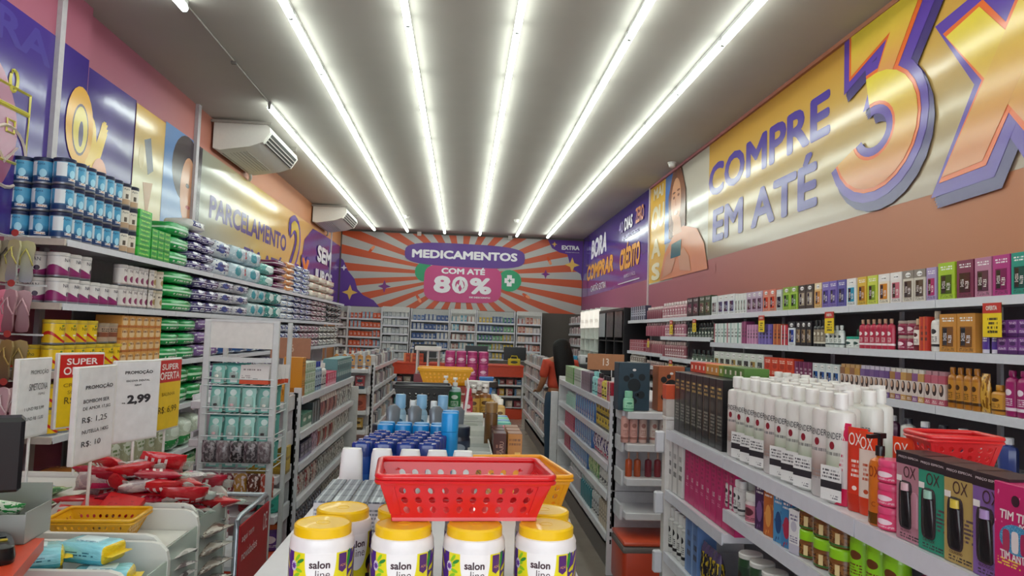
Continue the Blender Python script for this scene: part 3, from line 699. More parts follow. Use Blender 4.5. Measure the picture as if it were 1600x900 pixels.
put(softp(.42, .3, .12, '#dcdad8', (('r', .15, .6, .35, .8, '#3a3f7c'), ('t', .2, .55, .45, .7, '#e4e4ee', 2, 9.)), 3), 'nappy_pack', 'white nappy pack with navy panel lying on top of navy packs, top left shelf', 'nappy pack', (-2.76, y, 2.066+4*.0918+.002), PI/2)
lpx('L', XLS, ZL[0], 340, 366, 1, soft('#cfd4dc', WB, .19, .32, 4), 'white nappy bag with blue print', 'nappy_pack', 'nappy pack', W1, 2)
lpx('L', XLS, ZL[0], 367, 412, 2, soft('#b9ccd8', WT, .195, .34), 'pale film nappy bag with teal print', 'nappy_pack', 'nappy pack', W1, 2)
lpx('L', XLS, ZL[0], 413, 432, 1, soft('#63a8a2', TW, .15, .32), 'teal and white nappy pack', 'nappy_pack', 'nappy pack', W1, 2)
lpx('L', XLS, ZL[0], 433, 449, 1, soft('#6e2a52', (('b', .4, .52, '#e4d6de'),), .1, .32), 'maroon nappy pack with pale stripe', 'nappy_pack', 'nappy pack', W1, 4)
lpx('L', XLS, ZL[0], 450, 464, 1, soft('#d8905a', (('n', 4., .52, '#f0e2d4'),), .085, .3, 3), 'orange and white roll pack', 'roll_pack', 'roll pack', W1, 5)
lpx('L', XLS, ZL[0], 465, 487, 2, soft('#d9dce4', (('n', 5., .5, '#2a3f94'),), .085, .3, 3), 'white and royal blue roll pack', 'roll_pack', 'roll pack', W1, 5)
lpx('L', XLS, ZL[0], 488, 524, 3, soft('#dcd4c6', (('n', 3., .6, '#d0542e'), ('b', .0, .2, '#cfc8bc')), .13, .3), 'cream nappy pack with orange flash', 'nappy_pack', 'nappy pack', W1, 3)
# second shelf
nan = pm('#dcd6d6', (('c', .24, -.9, .6, '#8a2466'), ('b', .0, .1, '#7a1f58'), ('e', .6, .36, .13, .13, '#402a4a')), .35)
nes = pm('#dcd4d2', (('e', .5, .34, .26, .2, '#8c3a62'), ('b', .0, .07, '#b9a7a2')), .35)
tan = pm('#d6cabb', (('e', .5, .4, .24, .2, '#a88a58'), ('t', .15, .9, .7, .9, '#50443c', 1, 8.)), .35)
NT1 = tin(.066, .165, nan, '#ddd8d6', 18, 'NAN', '#2b2a48', .7, 1., .14); NE1 = tin(.05, .165, nes, '#c9c1bf', 18, 'NES', '#4a3a4c', .74, 1.1, .13); TA1 = tin(.05, .165, tan, '#c9b9a0')
def fixed(parts, d, h): return lambda w, i: (parts, d, h)
line('L', XLS, ZL[1], 5.02, 5.88, 6, fixed(NT1, .132, .168), 'white formula tin with magenta swoosh', 'milk_tin', 'tin', W2, 1, .03)
line('L', XLS, ZL[1]+.17, 5.02, 5.45, 3, fixed(NT1, .132, .168), 'white formula tin with magenta swoosh', 'milk_tin', 'tin', 'upper tier, left second shelf', 1, .03)
for i in (1, 2):
    for t in range(2): put(NT1, 'milk_tin', ulabel(f'white formula tin behind corner tin, {ORD[i-1]} towards wall,{TIER[2][t]}, second shelf'), 'tin', (-2.698-.134*i, 5.088, ZL[1]+.0012+t*.17), .3, 'white formula tins at the end of the second left shelf')
line('L', XLS, ZL[1], 5.9, 6.5, 6, fixed(NE1, .1, .168), 'slim white tin with plum dot', 'milk_tin', 'tin', W2, 2, .03)
lpx('L', XLS, ZL[1], 229, 262, 3, fixed(TA1, .1, .168), 'slim cream tin with tan dot', 'milk_tin', 'tin', W2, 2, .03)
lpx('L', XLS, ZL[1], 264, 308, 1, soft('#1fa34f', G1, .121, .32), 'rounded green nappy pack', 'nappy_pack', 'nappy pack', W2, 3)
lpx('L', XLS, ZL[1], 310, 344, 2, soft('#41346e', NV, .118, .32), 'purple and white nappy pack', 'nappy_pack', 'nappy pack', W2, 3)
lpx('L', XLS, ZL[1], 345, 392, 2, soft('#cdcad2', WB, .123, .32), 'grey film nappy pack with blue print', 'nappy_pack', 'nappy pack', W2, 3)
lpx('L', XLS, ZL[1], 393, 418, 2, soft('#b4c8cc', WT, .18, .32), 'pale blue nappy bag', 'nappy_pack', 'nappy pack', W2, 2)
lpx('L', XLS, ZL[1], 419, 442, 2, soft('#3e8f8c', TW, .185, .32), 'deep teal nappy bag', 'nappy_pack', 'nappy pack', W2, 2)
lpx('L', XLS, ZL[1], 443, 462, 2, soft('#dfe0e6', (('n', 5., .55, '#5b7fb8'),), .09, .3, 3), 'white roll pack with pale blue print', 'roll_pack', 'roll pack', W2, 4)
lpx('L', XLS, ZL[1], 463, 490, 3, soft('#c9c6d6', (('n', 5., .5, '#2c2f72'),), .09, .3, 3), 'white and navy roll pack', 'roll_pack', 'roll pack', W2, 4)
lpx('L', XLS, ZL[1], 491, 512, 3, soft('#d2c6ca', (('n', 5., .5, '#6a2440'),), .09, .3, 3), 'white and maroon roll pack', 'roll_pack', 'roll pack', W2, 4)
lpx('L', XLS, ZL[1], 513, 535, 4, soft('#3a3a40', (('n', 5., .56, '#d9d9d4'),), .115, .3), 'black and white pad pack', 'pad_pack', 'pad pack', W2, 3)
# third shelf
nin = pm('#efc722', (('c', .12, -1.3, .62, '#c6261f'), ('c', .0, -1.15, .62, '#e4b81f'), ('e', .45, .88, .1, .05, '#6a8a3a'), ('r', .36, .66, .34, .42, '#f0e0c8')), .3)
NI = tin(.066, .165, nin, '#e0c23a', 18, 'Ninho', '#2f3f1c', .64, 1.1, .14)
line('L', XLS, ZL[2], 5.02, 6.15, 8, fixed(NI, .132, .168), 'yellow milk tin with red swoosh', 'milk_tin', 'tin', W3, 1, .03)
line('L', XLS, ZL[2]+.17, 5.02, 5.6, 4, fixed(NI, .132, .168), 'yellow milk tin with red swoosh', 'milk_tin', 'tin', 'upper tier, left third shelf', 1, .03)
for i in (1, 2):
    put(NI, 'milk_tin', f'yellow milk tin behind corner tin, {ORD[i-1]} towards wall, third shelf', 'tin', (-2.698-.134*i, 5.088, ZL[2]+.0012), .3)
line('L', XLS, ZL[2]+.17, 5.68, 6.1, 3, fixed(tin(.06, .15, pm('#b59a86', (('b', .3, .6, '#8a4a32'), ('t', .1, .9, .65, .9, '#3a2a22', 2)), .4), '#b9a58c'), .12, .152), 'brown cereal tin', 'cereal_tin', 'tin', 'above yellow tins, left third shelf', 1, .05)
orc = lambda w, i: ([('carton', box(round(w, 2), .2, .095, .001), pm('#dfa052', (('e', .5, .5, .36, .36, '#e9c79a'), ('b', .0, .2, '#c4702e'), ('t', .15, .85, .6, .9, '#7a3a1a', 1, 9.)), .4))], .2, .095)
lpx('L', XLS, ZL[2], 192, 254, 6, orc, 'small orange cereal carton', 'cereal_carton', 'carton', W3, 4, .03)
lpx('L', XLS, ZL[2], 256, 310, 2, soft('#1c9a50', G1, .125, .32), 'rounded green nappy pack', 'nappy_pack', 'nappy pack', W3, 3)
lpx('L', XLS, ZL[2], 311, 345, 2, soft('#7d5c96', (('n', 5., .55, '#d9cfe4'),), .128, .32), 'lilac nappy pack', 'nappy_pack', 'nappy pack', W3, 3)
lpx('L', XLS, ZL[2], 346, 440, 5, soft('#2f5c9c', (('n', 4., .6, '#e2e6ee'), ('b', .7, .78, '#d9a24a')), .18, .32), 'blue nappy pack', 'nappy_pack', 'nappy pack', W3, 2)
lpx('L', XLS, ZL[2], 441, 470, 4, soft('#d5d6e2', (('n', 5., .5, '#33407e'),), .12, .3), 'white and blue pad pack', 'pad_pack', 'pad pack', W3, 3)
lpx('L', XLS, ZL[2], 471, 500, 5, soft('#cfc4ca', (('n', 5., .5, '#7a3050'),), .12, .3), 'white and plum pad pack', 'pad_pack', 'pad pack', W3, 3)
lpx('L', XLS, ZL[2], 501, 530, 5, soft('#d8d8d2', (('n', 5., .52, '#4a4a58'),), .12, .3), 'white and grey pad pack', 'pad_pack', 'pad pack', W3, 3)
# fourth, fifth and lowest shelves
line('L', XLS, ZL[3], 5.02, 6.45, 10, fixed(NI, .132, .168), 'yellow milk tin with red swoosh', 'milk_tin', 'tin', W4, 2, .03)
lpx('L', XLS, ZL[3], 236, 272, 2, soft('#c9c2ae', (('n', 4., .52, '#8a8a5c'),), .17, .3), 'cream film wipes pack', 'wipes_pack', 'wipes pack', W4, 2)
lpx('L', XLS, ZL[3], 273, 322, 2, soft('#1a9048', G1, .17, .34), 'large green nappy pack', 'nappy_pack', 'nappy pack', W4, 2)
lpx('L', XLS, ZL[3], 323, 430, 6, soft('#5a4a78', (('n', 5., .5, '#cfcfd9'),), .17, .32), 'purple and white nappy pack', 'nappy_pack', 'nappy pack', W4, 2)
line('L', XLS, ZL[4], 5.04, 5.7, 2, soft('#a85e28', (('g', .1, .9, '#c47a3c'), ('n', 14., .7, '#e0b080')), .13, .3), 'orange brown bread bag', 'food_bag', 'bag', W5, 1, .08)
lpx('L', XLS, ZL[4], 172, 262, 5, soft('#b4ad90', (('g', .2, .9, '#a4a488'), ('e', .5, .6, .3, .2, '#d4d4c4'), ('t', .25, .75, .5, .7, '#7a8a60', 2, 8.), ('n', 12., .66, '#e0dfd2')), .3, .28), 'grey green film nappy bag', 'nappy_pack', 'nappy bag', W5, 1)
lpx('L', XLS, ZL[4], 264, 322, 3, soft('#c4ccbc', (('b', .0, .4, '#2a8f4c'), ('e', .5, .66, .3, .18, '#e4ece0'), ('n', 12., .66, '#e4ece4')), .28, .3), 'white and green nappy bag', 'nappy_pack', 'nappy bag', W5, 1)
line('L', XLS, ZL[5], 5.04, 6.1, 6, lambda w, i: (bagp(w, .2, .1, ('#3f9a3c', '#e3c22c')[i % 2], (('b', .5, .8, '#e8d23a'), ('t', .15, .85, .55, .75, '#3a5a20', 2, 9.), ('b', .0, .3, ('#d9b52c', '#2f7a34')[i % 2])), i), .1, .2), 'green and yellow snack bag', 'snack_bag', 'bag', 'on left lowest shelf')
lpx('L', XLS, ZL[5], 240, 330, 4, soft('#2a6a3c', (('b', .35, .65, '#a4b894'), ('n', 12., .68, '#c9d9c0')), .19, .3), 'dark green nappy bag', 'nappy_pack', 'nappy bag', 'on left lowest shelf')
# ------------------------------------------------------------------ right wall shelving
XRS = 2.55
ZR = (1.815, 1.535, 1.245, .94, .64, .34)
RB = [1.1, 2.02, 2.93, 3.84, 4.74, 5.66, 6.56, 7.48, 8.45, 9.4, 10.3, 11.3]
def rlev(i):
    if i < 7: return ZR
    if i < 9: return (1.815, 1.585, 1.33, 1.06, .78, .5, .2)
    return (1.815, 1.36, 1.185, .95, .7, .4, .2)
shelving('long white steel shelving along right wall filled with hair care', 'R', XRS, XR, RB, rlev, 2.0, backm=mk('#6d666c', .5))
R1, R2, R3 = 'right top shelf', 'right second shelf', 'right third shelf'
def K(base, win, head=None, h=.185, dark='#2a2024'): return lambda w, i: (kit(w, .07, h, base, win, head, dark), .07, h)
z = ZR[0]
for px0, px1, n_, base, win, head, h_, desc in (
    (1632, 1603, 1, '#d8a03a', '#8a5a1c', None, .195, 'amber hair kit box'), (1602, 1575, 1, '#17917f', '#0b4a48', None, .195, 'teal hair kit box'), (1574, 1546, 1, '#b0307e', '#7a1656', None, .195, 'magenta hair kit box'), (1545, 1518, 1, '#b87a98', '#5a3048', None, .195, 'dusty pink hair kit box'), (1517, 1490, 1, '#7c2c4c', '#45182c', None, .195, 'maroon hair kit box'), (1488, 1461, 1, '#a4c42e', '#3c5a1c', None, .195, 'lime green hair kit box'),
    (1459, 1443, 1, '#a894c0', '#b0306c', None, .18, 'mauve hair dye box with pink band'), (1442, 1406, 2, '#cfc6ba', '#54463e', '#8c8078', .18, 'beige hair dye box with brown window'), (1405, 1387, 1, '#e3dad8', '#c4687c', '#e9e2e0', .18, 'white hair dye box with rose window'), (1386, 1368, 1, '#e8dcc8', '#cf8428', '#e9e2e0', .18, 'white hair dye box with orange window'), (1367, 1351, 1, '#c9d04a', '#7a9a24', None, .18, 'yellow green hair dye box'), (1350, 1336, 1, '#d9b038', '#b07a1c', None, .18, 'golden hair dye box'), (1334, 1319, 1, '#e2e4e4', '#2a94b4', '#e9e2e0', .18, 'white hair dye box with cyan window'), (1318, 1305, 1, '#5d58a4', '#332e70', None, .18, 'indigo hair dye box'), (1304, 1281, 2, '#7d6bb8', '#4a3a8a', None, .18, 'violet hair dye box'), (1280, 1269, 1, '#e2b878', '#c4802e', '#f0dcb8', .18, 'cream and orange hair dye box'), (1268, 1244, 2, '#4a3c34', '#b9a890', '#352a26', .18, 'dark brown hair dye box'), (1243, 1220, 2, '#a4c440', '#5c8a24', '#8aa83a', .18, 'lime hair dye box with black dot'), (1218, 1210, 1, '#c9cdcc', '#1c1c20', None, .17, 'white and black hair dye box'), (1209, 1189, 2, '#d98a74', '#d0472a', '#d97a68', .18, 'coral hair dye box'), (1188, 1164, 3, '#b9a0b8', '#6a4c68', '#c4b0c4', .18, 'pale lilac hair dye box'), (1163, 1146, 4, '#dfe0de', '#c4d0cc', None, .18, 'slim white hair dye box'), (1145, 1119, 3, '#dcdde0', '#24367c', '#e3e3e3', .19, 'white hair dye box with navy window'), (1118, 1109, 1, '#d3d6d6', '#8a9098', None, .19, 'grey white hair dye box'), (1108, 1090, 2, '#2c4028', '#5a6a4a', None, .21, 'dark green hair dye box'), (1089, 1071, 2, '#2c2224', '#5a4a4c', None, .21, 'black brown hair dye box')):
    lpx('R', XRS, z, px0, px1, n_, K(base, win, head, h_), desc, 'hair_kit_box', 'hair kit', R1)
def B(body, cap, lab=None, h=.17, capr=.45, capf=.18, sy=.7, seg=10): return lambda w, i: (bottle(min(w/2, .045), h, body, cap, lab, capr, capf, sy, seg), min(w, .09)*sy, h)
def C(base, acc, h=.15, d=.08, txt='#2a2428'): return lambda w, i: (carton1(w, d, h, base, acc, txt), d, h)
lpx('R', XRS, z, 1069, 1032, 9, B('#c9a2a8', '#e0d3d3', ('#a86a78', '#e9dcdc'), .19), 'pink bottle with pale cap', 'shampoo_bottle', 'bottle', R1)
lpx('R', XRS, z, 1069, 1036, 4, lambda w, i: (cartonp(w, .12, .05, '#c9b2b4', '#8a5a66'), .12, .05), 'small pink carton', 'carton', 'carton', 'behind pink bottles, right top shelf', 1, .2)
lpx('R', XRS, z, 1031, 1008, 8, B('#8a4a58', '#d9c6c6', None, .16), 'dark rose bottle', 'shampoo_bottle', 'bottle', R1)
lpx('R', XRS, z, 1007, 984, 7, C('#3c3a54', '#b9bccc', .2, .08, '#d9dcea'), 'navy and silver carton', 'carton', 'carton', R1)
z = ZR[1]
lpx('R', XRS, z, 1640, 1553, 5, lambda w, i: (cartonp(w, .1, .08, '#7a3f8c', '#4c2160', '#e4d0ea'), .1, .08), 'violet mask carton', 'mask_carton', 'carton', R2, 2)
lpx('R', XRS, z, 1551, 1522, 2, lambda w, i: (tubep(w*.8, .15, '#5a3c9a', '#d9d3e2'), .05, .15), 'violet tube with white cap', 'cream_tube', 'tube', R2)
lpx('R', XRS, z, 1520, 1463, 2, K('#c98a3c', '#7a4a18', None, .2), 'amber hair kit box', 'hair_kit_box', 'hair kit', R2)
lpx('R', XRS, z, 1461, 1446, 1, B('#e4e0dc', '#b9a894', ('#e9e4e0', '#2a2a30'), .22), 'white bottle with tan cap', 'shampoo_bottle', 'bottle', R2)
lpx('R', XRS, z, 1445, 1432, 2, C('#c23a2c', '#e06a2c', .19), 'red and orange slim carton', 'carton', 'carton', R2)
lpx('R', XRS, z, 1431, 1420, 1, B('#7a2430', '#c9a88c', ('#f0e6e0', '#5a1c28'), .18), 'white label bottle with bronze cap', 'shampoo_bottle', 'bottle', R2)
lpx('R', XRS, z, 1419, 1390, 2, lambda w, i: (jarp(min(w/2, .06), .085, '#9c2448', '#b9a49a', '#8c1f44', '#f0d9e0', .2), .12, .086), 'crimson mask jar', 'mask_jar', 'jar', R2, 2)
lpx('R', XRS, z, 1389, 1336, 6, B('#c0304c', '#b98c70', ('#b82a48', '#f4e4e6'), .185, .4, .14), 'crimson shampoo bottle with bronze cap', 'shampoo_bottle', 'bottle', R2)
lpx('R', XRS, z, 1335, 1312, 2, lambda w, i: (jarp(min(w/2, .055), .075, '#dfe4e0', '#1fa088', '#e4e8e4', '#2a4a48', .22), .11, .076), 'white jar with teal lid', 'cream_jar', 'jar', R2)
lpx('R', XRS, z, 1335, 1300, 4, B('#1f6a54', '#12503e', None, .17), 'dark green bottle', 'shampoo_bottle', 'bottle', 'behind white jars, right second shelf', 1, .16)
lpx('R', XRS, z, 1311, 1284, 4, B('#d9dfdc', '#dfe3e0', ('#e2e6e2', '#33474a'), .15), 'white bottle with grey lettering', 'shampoo_bottle', 'bottle', R2)
lpx('R', XRS, z, 1283, 1266, 3, B('#1b1a1e', '#141318', ('#8c7c68', '#e0d8c8'), .19), 'black bottle with tan label', 'shampoo_bottle', 'bottle', R2)
lpx('R', XRS, z, 1265, 1240, 3, K('#1d1b1f', '#9c8468', '#232126', .185), 'black hair dye box with tan window', 'hair_kit_box', 'hair kit', R2)
lpx('R', XRS, z, 1239, 1228, 1, K('#dfe2e6', '#2a4aa0', '#1f1f26', .185), 'white and blue hair dye box', 'hair_kit_box', 'hair kit', R2)
lpx('R', XRS, z, 1227, 1217, 2, C('#c0283a', '#e4e0e0', .16), 'red carton', 'carton', 'carton', R2)
lpx('R', XRS, z, 1216, 1205, 2, C('#b0502c', '#d98a4c', .17), 'rust coloured carton', 'carton', 'carton', R2)
lpx('R', XRS, z, 1203, 1182, 4, C('#6d5aa8', '#8c7cc0', .17), 'violet carton', 'carton', 'carton', R2)
lpx('R', XRS, z, 1181, 1164, 4, C('#b87aa4', '#d8a4c4', .17), 'rose pink carton', 'carton', 'carton', R2)
lpx('R', XRS, z, 1163, 1156, 2, C('#8a3a68', '#b4608c', .2), 'plum carton', 'carton', 'carton', R2)
lpx('R', XRS, z, 1155, 1113, 8, lambda w, i: (carton1(w, .08, .19, '#dfe4e2', ('#3f8c7c', '#cfd6d4', '#8fb0b0', '#b0405a')[i % 4]), .08, .19), 'slim white carton with coloured edge', 'carton', 'carton', R2)
lpx('R', XRS, z, 1112, 1071, 9, B('#1c2420', '#17191c', ('#22302a', '#c9cfc4'), .2), 'black green bottle', 'shampoo_bottle', 'bottle', R2)
z = 1.585
lpx('R', XRS, z, 1066, 1036, 8, B('#c28a98', '#e4d6d6', ('#b06c80', '#f0e4e4'), .19), 'rose bottle with white cap', 'shampoo_bottle', 'bottle', 'on far right second shelf')
lpx('R', XRS, z, 1035, 1006, 8, B('#a85a6c', '#c9a8ac', None, .18), 'dark rose bottle', 'shampoo_bottle', 'bottle', 'on far right second shelf')
lpx('R', XRS, 1.33, 1066, 1036, 9, B('#a8767c', '#d0b8b4', ('#94545e', '#ecdcdc'), .19), 'rose brown bottle', 'shampoo_bottle', 'bottle', 'on far right third shelf')
lpx('R', XRS, 1.33, 1035, 1006, 9, B('#9c5a64', '#c4a09c', None, .19), 'wine red bottle', 'shampoo_bottle', 'bottle', 'on far right third shelf')
lpx('R', XRS, 1.06, 1068, 1034, 9, B('#b0a08c', '#cfc4b0', ('#a08468', '#efe6da'), .19), 'sand coloured bottle', 'shampoo_bottle', 'bottle', 'on far right fourth shelf')
lpx('R', XRS, 1.06, 1033, 1006, 9, B('#8c6a6c', '#c4aca8', None, .19), 'brown pink bottle', 'shampoo_bottle', 'bottle', 'on far right fourth shelf')
lpx('R', XRS, 1.36, 1004, 982, 6, lambda w, i: (cartonp(w, .15, .055, '#a84a5c', '#c9a0a4'), .15, .055), 'red pink carton', 'carton', 'carton', 'below far right top shelf', 3)
lpx('R', XRS, 1.185, 1004, 982, 7, B('#cfc6bf', '#e0dad4', ('#8c7c74', '#efe9e2'), .13), 'pale cream bottle', 'shampoo_bottle', 'bottle', 'on far right narrow shelf')
lpx('R', XRS, .95, 1004, 980, 8, B('#4f9c94', '#d9e4e0', None, .17), 'teal bottle', 'shampoo_bottle', 'bottle', 'on far right low shelf')
z = ZR[2]
lpx('R', XRS, z, 1660, 1561, 5, B('#9c1f62', '#8c1a58', ('#a02468', '#eadbe4'), .215, .5, .12, .75, 14), 'deep magenta shampoo bottle', 'shampoo_bottle', 'bottle', R3)
lpx('R', XRS, z, 1560, 1538, 1, B('#c98a2c', '#c98a2c', ('#d49a3c', '#5a3410'), .14), 'short golden bottle', 'shampoo_bottle', 'bottle', R3)
lpx('R', XRS, z, 1537, 1524, 1, lambda w, i: (bagp(w, .19, .04, '#d4a03a', (('n', 4., .55, '#8a5a18'),), i), .04, .19), 'shiny gold refill pouch', 'refill_pouch', 'pouch', R3)
lpx('R', XRS, z, 1523, 1473, 4, B('#b5721f', '#a86a20', ('#c48630', '#4a2a0c'), .21, .5, .14, .75, 12), 'amber gold shampoo bottle', 'shampoo_bottle', 'bottle', R3)
hc = ('#b8747c', '#8c6a58', '#a87a50', '#b0586a', '#6a4a7a', '#8a6a9c')
def dye(cols, cap):
    def f(w, i):
        b = cols[i % len(cols)]
        return ([('carton', box(round(w, 3), .06, .16, .001), pm('#d9c9c4', (('b', .72, 1.01, b), ('e', .5, .5, .34, .2, '#3a2424'), ('e', .4, .55, .2, .12, '#c9a088'), ('b', .0, .2, b), ('t', .15, .85, .05, .16, '#f0e6e2', 2, 9.)), .3)), ('cap', boxes((-w*.4, w*.4, -.025, .025, 0, .022)), mk(cap, .4), (0, 0, .16))], .06, .183)
    return f
lpx('R', XRS, z, 1472, 1440, 3, dye(('#b8586a', '#c4687a'), '#b98a94'), 'rose hair colour box', 'hair_colour_box', 'hair colour', R3)
lpx('R', XRS, z, 1439, 1386, 6, dye(('#c99a5c', '#8c5a8c', '#a87848'), '#dcd6d0'), 'hair colour box with white cap', 'hair_colour_box', 'hair colour', R3)
lpx('R', XRS, z, 1385, 1340, 6, dye(('#6a4a86', '#7a5a90'), '#cfc4d6'), 'violet hair colour box', 'hair_colour_box', 'hair colour', R3)
lpx('R', XRS, z, 1339, 1309, 4, dye(('#c09048', '#9a6a4c'), '#c49a6a'), 'tan hair colour box', 'hair_colour_box', 'hair colour', R3)
lpx('R', XRS, z, 1308, 1266, 4, lambda w, i: (kit(w, .07, .17, '#dfe2e2', '#2a5a9c', '#d3d8da', '#1f2a3a'), .07, .17), 'white hair kit box with blue window', 'hair_kit_box', 'hair kit', R3)
lpx('R', XRS, z, 1265, 1238, 4, C('#6a1f4a', '#8c3a68', .17, .08, '#e4d0dc'), 'purple carton', 'carton', 'carton', R3)
lpx('R', XRS, z, 1237, 1191, 4, lambda w, i: (cartonp(w, .08, .185, '#d8472a', '#b8321c', '#f4e0d0'), .08, .185), 'orange red carton with white swirl', 'carton', 'carton', R3)
lpx('R', XRS, z, 1190, 1113, 8, lambda w, i: (kit(w, .08, .2, ('#d4d6d0', '#c9cfc4')[i % 2], ('#4a4a38', '#a8843c', '#2f2a28')[i % 3], '#dadcd6'), .08, .2), 'white hair kit box with dark window', 'hair_kit_box', 'hair kit', R3)
lpx('R', XRS, z, 1112, 1076, 5, B('#2c3a30', '#22282a', ('#5c6c5c', '#dce0d8'), .2), 'grey green bottle', 'shampoo_bottle', 'bottle', R3)
for zz, ds in ((ZR[3], 'right fourth shelf'), (ZR[4], 'right fifth shelf')):
    line('R', XRS, zz, 1.5, 3.2, 14, B('#20242a', ('#b9935c', '#1f1d20')[0], None, .2, .5, .2) if zz > .9 else B('#1d5a50', '#133f3a', None, .2), 'dark bottle with tan cap' if zz > .9 else 'deep green bottle', 'shampoo_bottle', 'bottle', 'on '+ds)
    line('R', XRS, zz, 3.3, 7.4, 26, lambda w, i: (bottle(min(w/2, .05), .2, ('#3c4a8c', '#d9d6d2', '#5c2a4c', '#3a6a5c')[i % 4], ('#e0dde0', '#2a2a34')[i % 2], None, .5, .15, .75, 8), .08, .2), 'mixed colour lotion bottle', 'lotion_bottle', 'bottle', 'on '+ds)
# yellow offer signs hanging from the right wall shelves
def offer(px, z, w, h, label, X=XRS-.012, side='R', a='OFERTA', lines=True):
    y = y_at(px, X, z); t = thing('offer_sign', label, 'price sign', (X, y, z-.02-h), -PI/2 if side == 'R' else PI/2)
    obj('card', box(w, .003, h, 0), pm('#f0cf1f', (('t', .25, .8, .12, .62, '#4a3a14', 4, 12.),), .35), t)
    obj('header', box(w, .0035, h*.3, 0), mk('#c8322a', .35), t, (0, -.0006, h*.7))
    obj('lettering', tfit(a, w*.6, h*.13, .03), mk('#f6eee8', .4), t, (0, -.0032, h*.85)); obj('lettering', tfit('17,90', w*.3, h*.1, .03), mk('#2c2418', .4), t, (0, -.0024, h*.15))
offer(1550, 1.80, .125, .165, 'large yellow and red offer sign hanging below kit boxes at right edge')
offer(1296, 1.80, .125, .15, 'yellow offer sign under violet dye boxes, right wall top shelf')
offer(1190, 1.80, .12, .14, 'yellow offer sign under coral dye boxes, right wall top shelf')
offer(1085, 1.80, .12, .14, 'yellow offer sign under dark green dye boxes, right wall')
offer(1049, 1.80, .12, .17, 'farthest yellow offer sign on right wall top shelf')
offer(1013, 1.57, .09, .12, 'tiny yellow offer sign under far rose bottles')
offer(1048, 1.32, .13, .17, 'low yellow offer sign behind orange capped cartons')
# ------------------------------------------------------------------ floor gondolas
m_orange = mk('#c8452a', .35, noise=.04); m_grey = mk('#6f6764', .5)
def gondola(label, X0, X1, y0, y1, levL, levR, top, deck=True, bays=None, endcap=None, slots=True, name='gondola_shelf', basez=.16, endpanel=True):
    """double sided shelf unit: spine, uprights, boards on each side, kick plates"""
    cx = (X0+X1)/2; t = thing(name, label, 'shelving', (cx, y0, 0)); L = y1-y0
    nb = max(1, round(L/.9)); st = L/nb
    obj('spine', boxes((-.02, .02, 0, L, basez, top-.01)), m_back, t)
    for k in range(nb+1):
        for sx in (-1, 1):
            u = obj('upright', boxes((sx*.035-.015, sx*.035+.015, k*st-.02 if 0 < k < nb else (k*st if k == 0 else k*st-.04), k*st+.02 if 0 < k < nb else (k*st+.04 if k == 0 else k*st), 0, top)), m_steel, t)
    for side, lev, X in ((-1, levL, X0), (1, levR, X1)):
        for z in lev:
            for k in range(nb):
                a, b = sorted((X-cx, side*.05))
                s = obj('shelf', boxes((a, b, k*st+.002, (k+1)*st-.002, z-.03, z), bev=.003), m_steel, t)
                x = X-cx; obj('price_rail', boxes((min(x, x+side*.006), max(x, x+side*.006), k*st+.003, (k+1)*st-.003, z-.042, z+.002)), m_rail, s)
        x = X-cx-side*.03; obj('kick_plate', boxes((min(x, x-side*.02), max(x, x-side*.02), 0, L, 0, basez)), m_grey, t)
    obj('base_deck', boxes((X0-cx+.03, X1-cx-.03, 0, L, basez-.02, basez)), m_steel, t)
    return t
def slotpost(t, x, y, top, X):
    """perforated corner post with a row of dark slots facing the front"""
    p = obj('slotted_post', boxes((x-.022, x+.022, y-.03, y, 0, top)), m_steel, t)
    k = 0
    z = .2
    while z < top-.03:
        obj('slot', boxes((x-.006, x+.006, y-.0315, y-.0295, z, z+.028)), mk('#1c1a1c', .6), p); z += .05
def endcap(label, x0, x1, yb, depth, levels, basez, top):
    """end bay facing the shop front: back panel, shelves with brackets, orange base with rounded top"""
    t = thing('end_shelf_unit', label, 'shelving', ((x0+x1)/2, yb, 0)); w = (x1-x0)/2
    obj('back_panel', boxes((-w, w, -.03, -.002, basez, top)), mk('#cfccd0', .45), t)
    obj('panel_seam', boxes((-w, w, -.033, -.0305, basez+.23, basez+.236)), mk('#8c888c', .5), t)
    for z in levels:
        s = obj('shelf', boxes((-w+.03, w-.03, -depth, -.03, z-.045, z), bev=.004), m_steel, t)
        for sx in (-1, 1): obj('bracket', boxes((sx*(w-.02)-.008, sx*(w-.02)+.008, -depth*.75, -.03, z-.06, z+.03)), m_steel, s)
    b = obj('base', box(2*w-.02, depth+.05, basez-.03, .03, 3), m_orange, t, (0, -(depth+.05)/2-.002, 0))
    obj('base_band', box(2*w-.015, depth+.055, .04, .01, 2), m_grey, b, (0, 0, basez-.072))
    obj('base_top', box(2*w-.02, depth+.05, .03, .012, 2), mk('#d9573a', .3), b, (0, 0, basez-.03))
    for sx in (-1, 1): slotpost(t, sx*w, -.0, top+.03, 0)
    return t
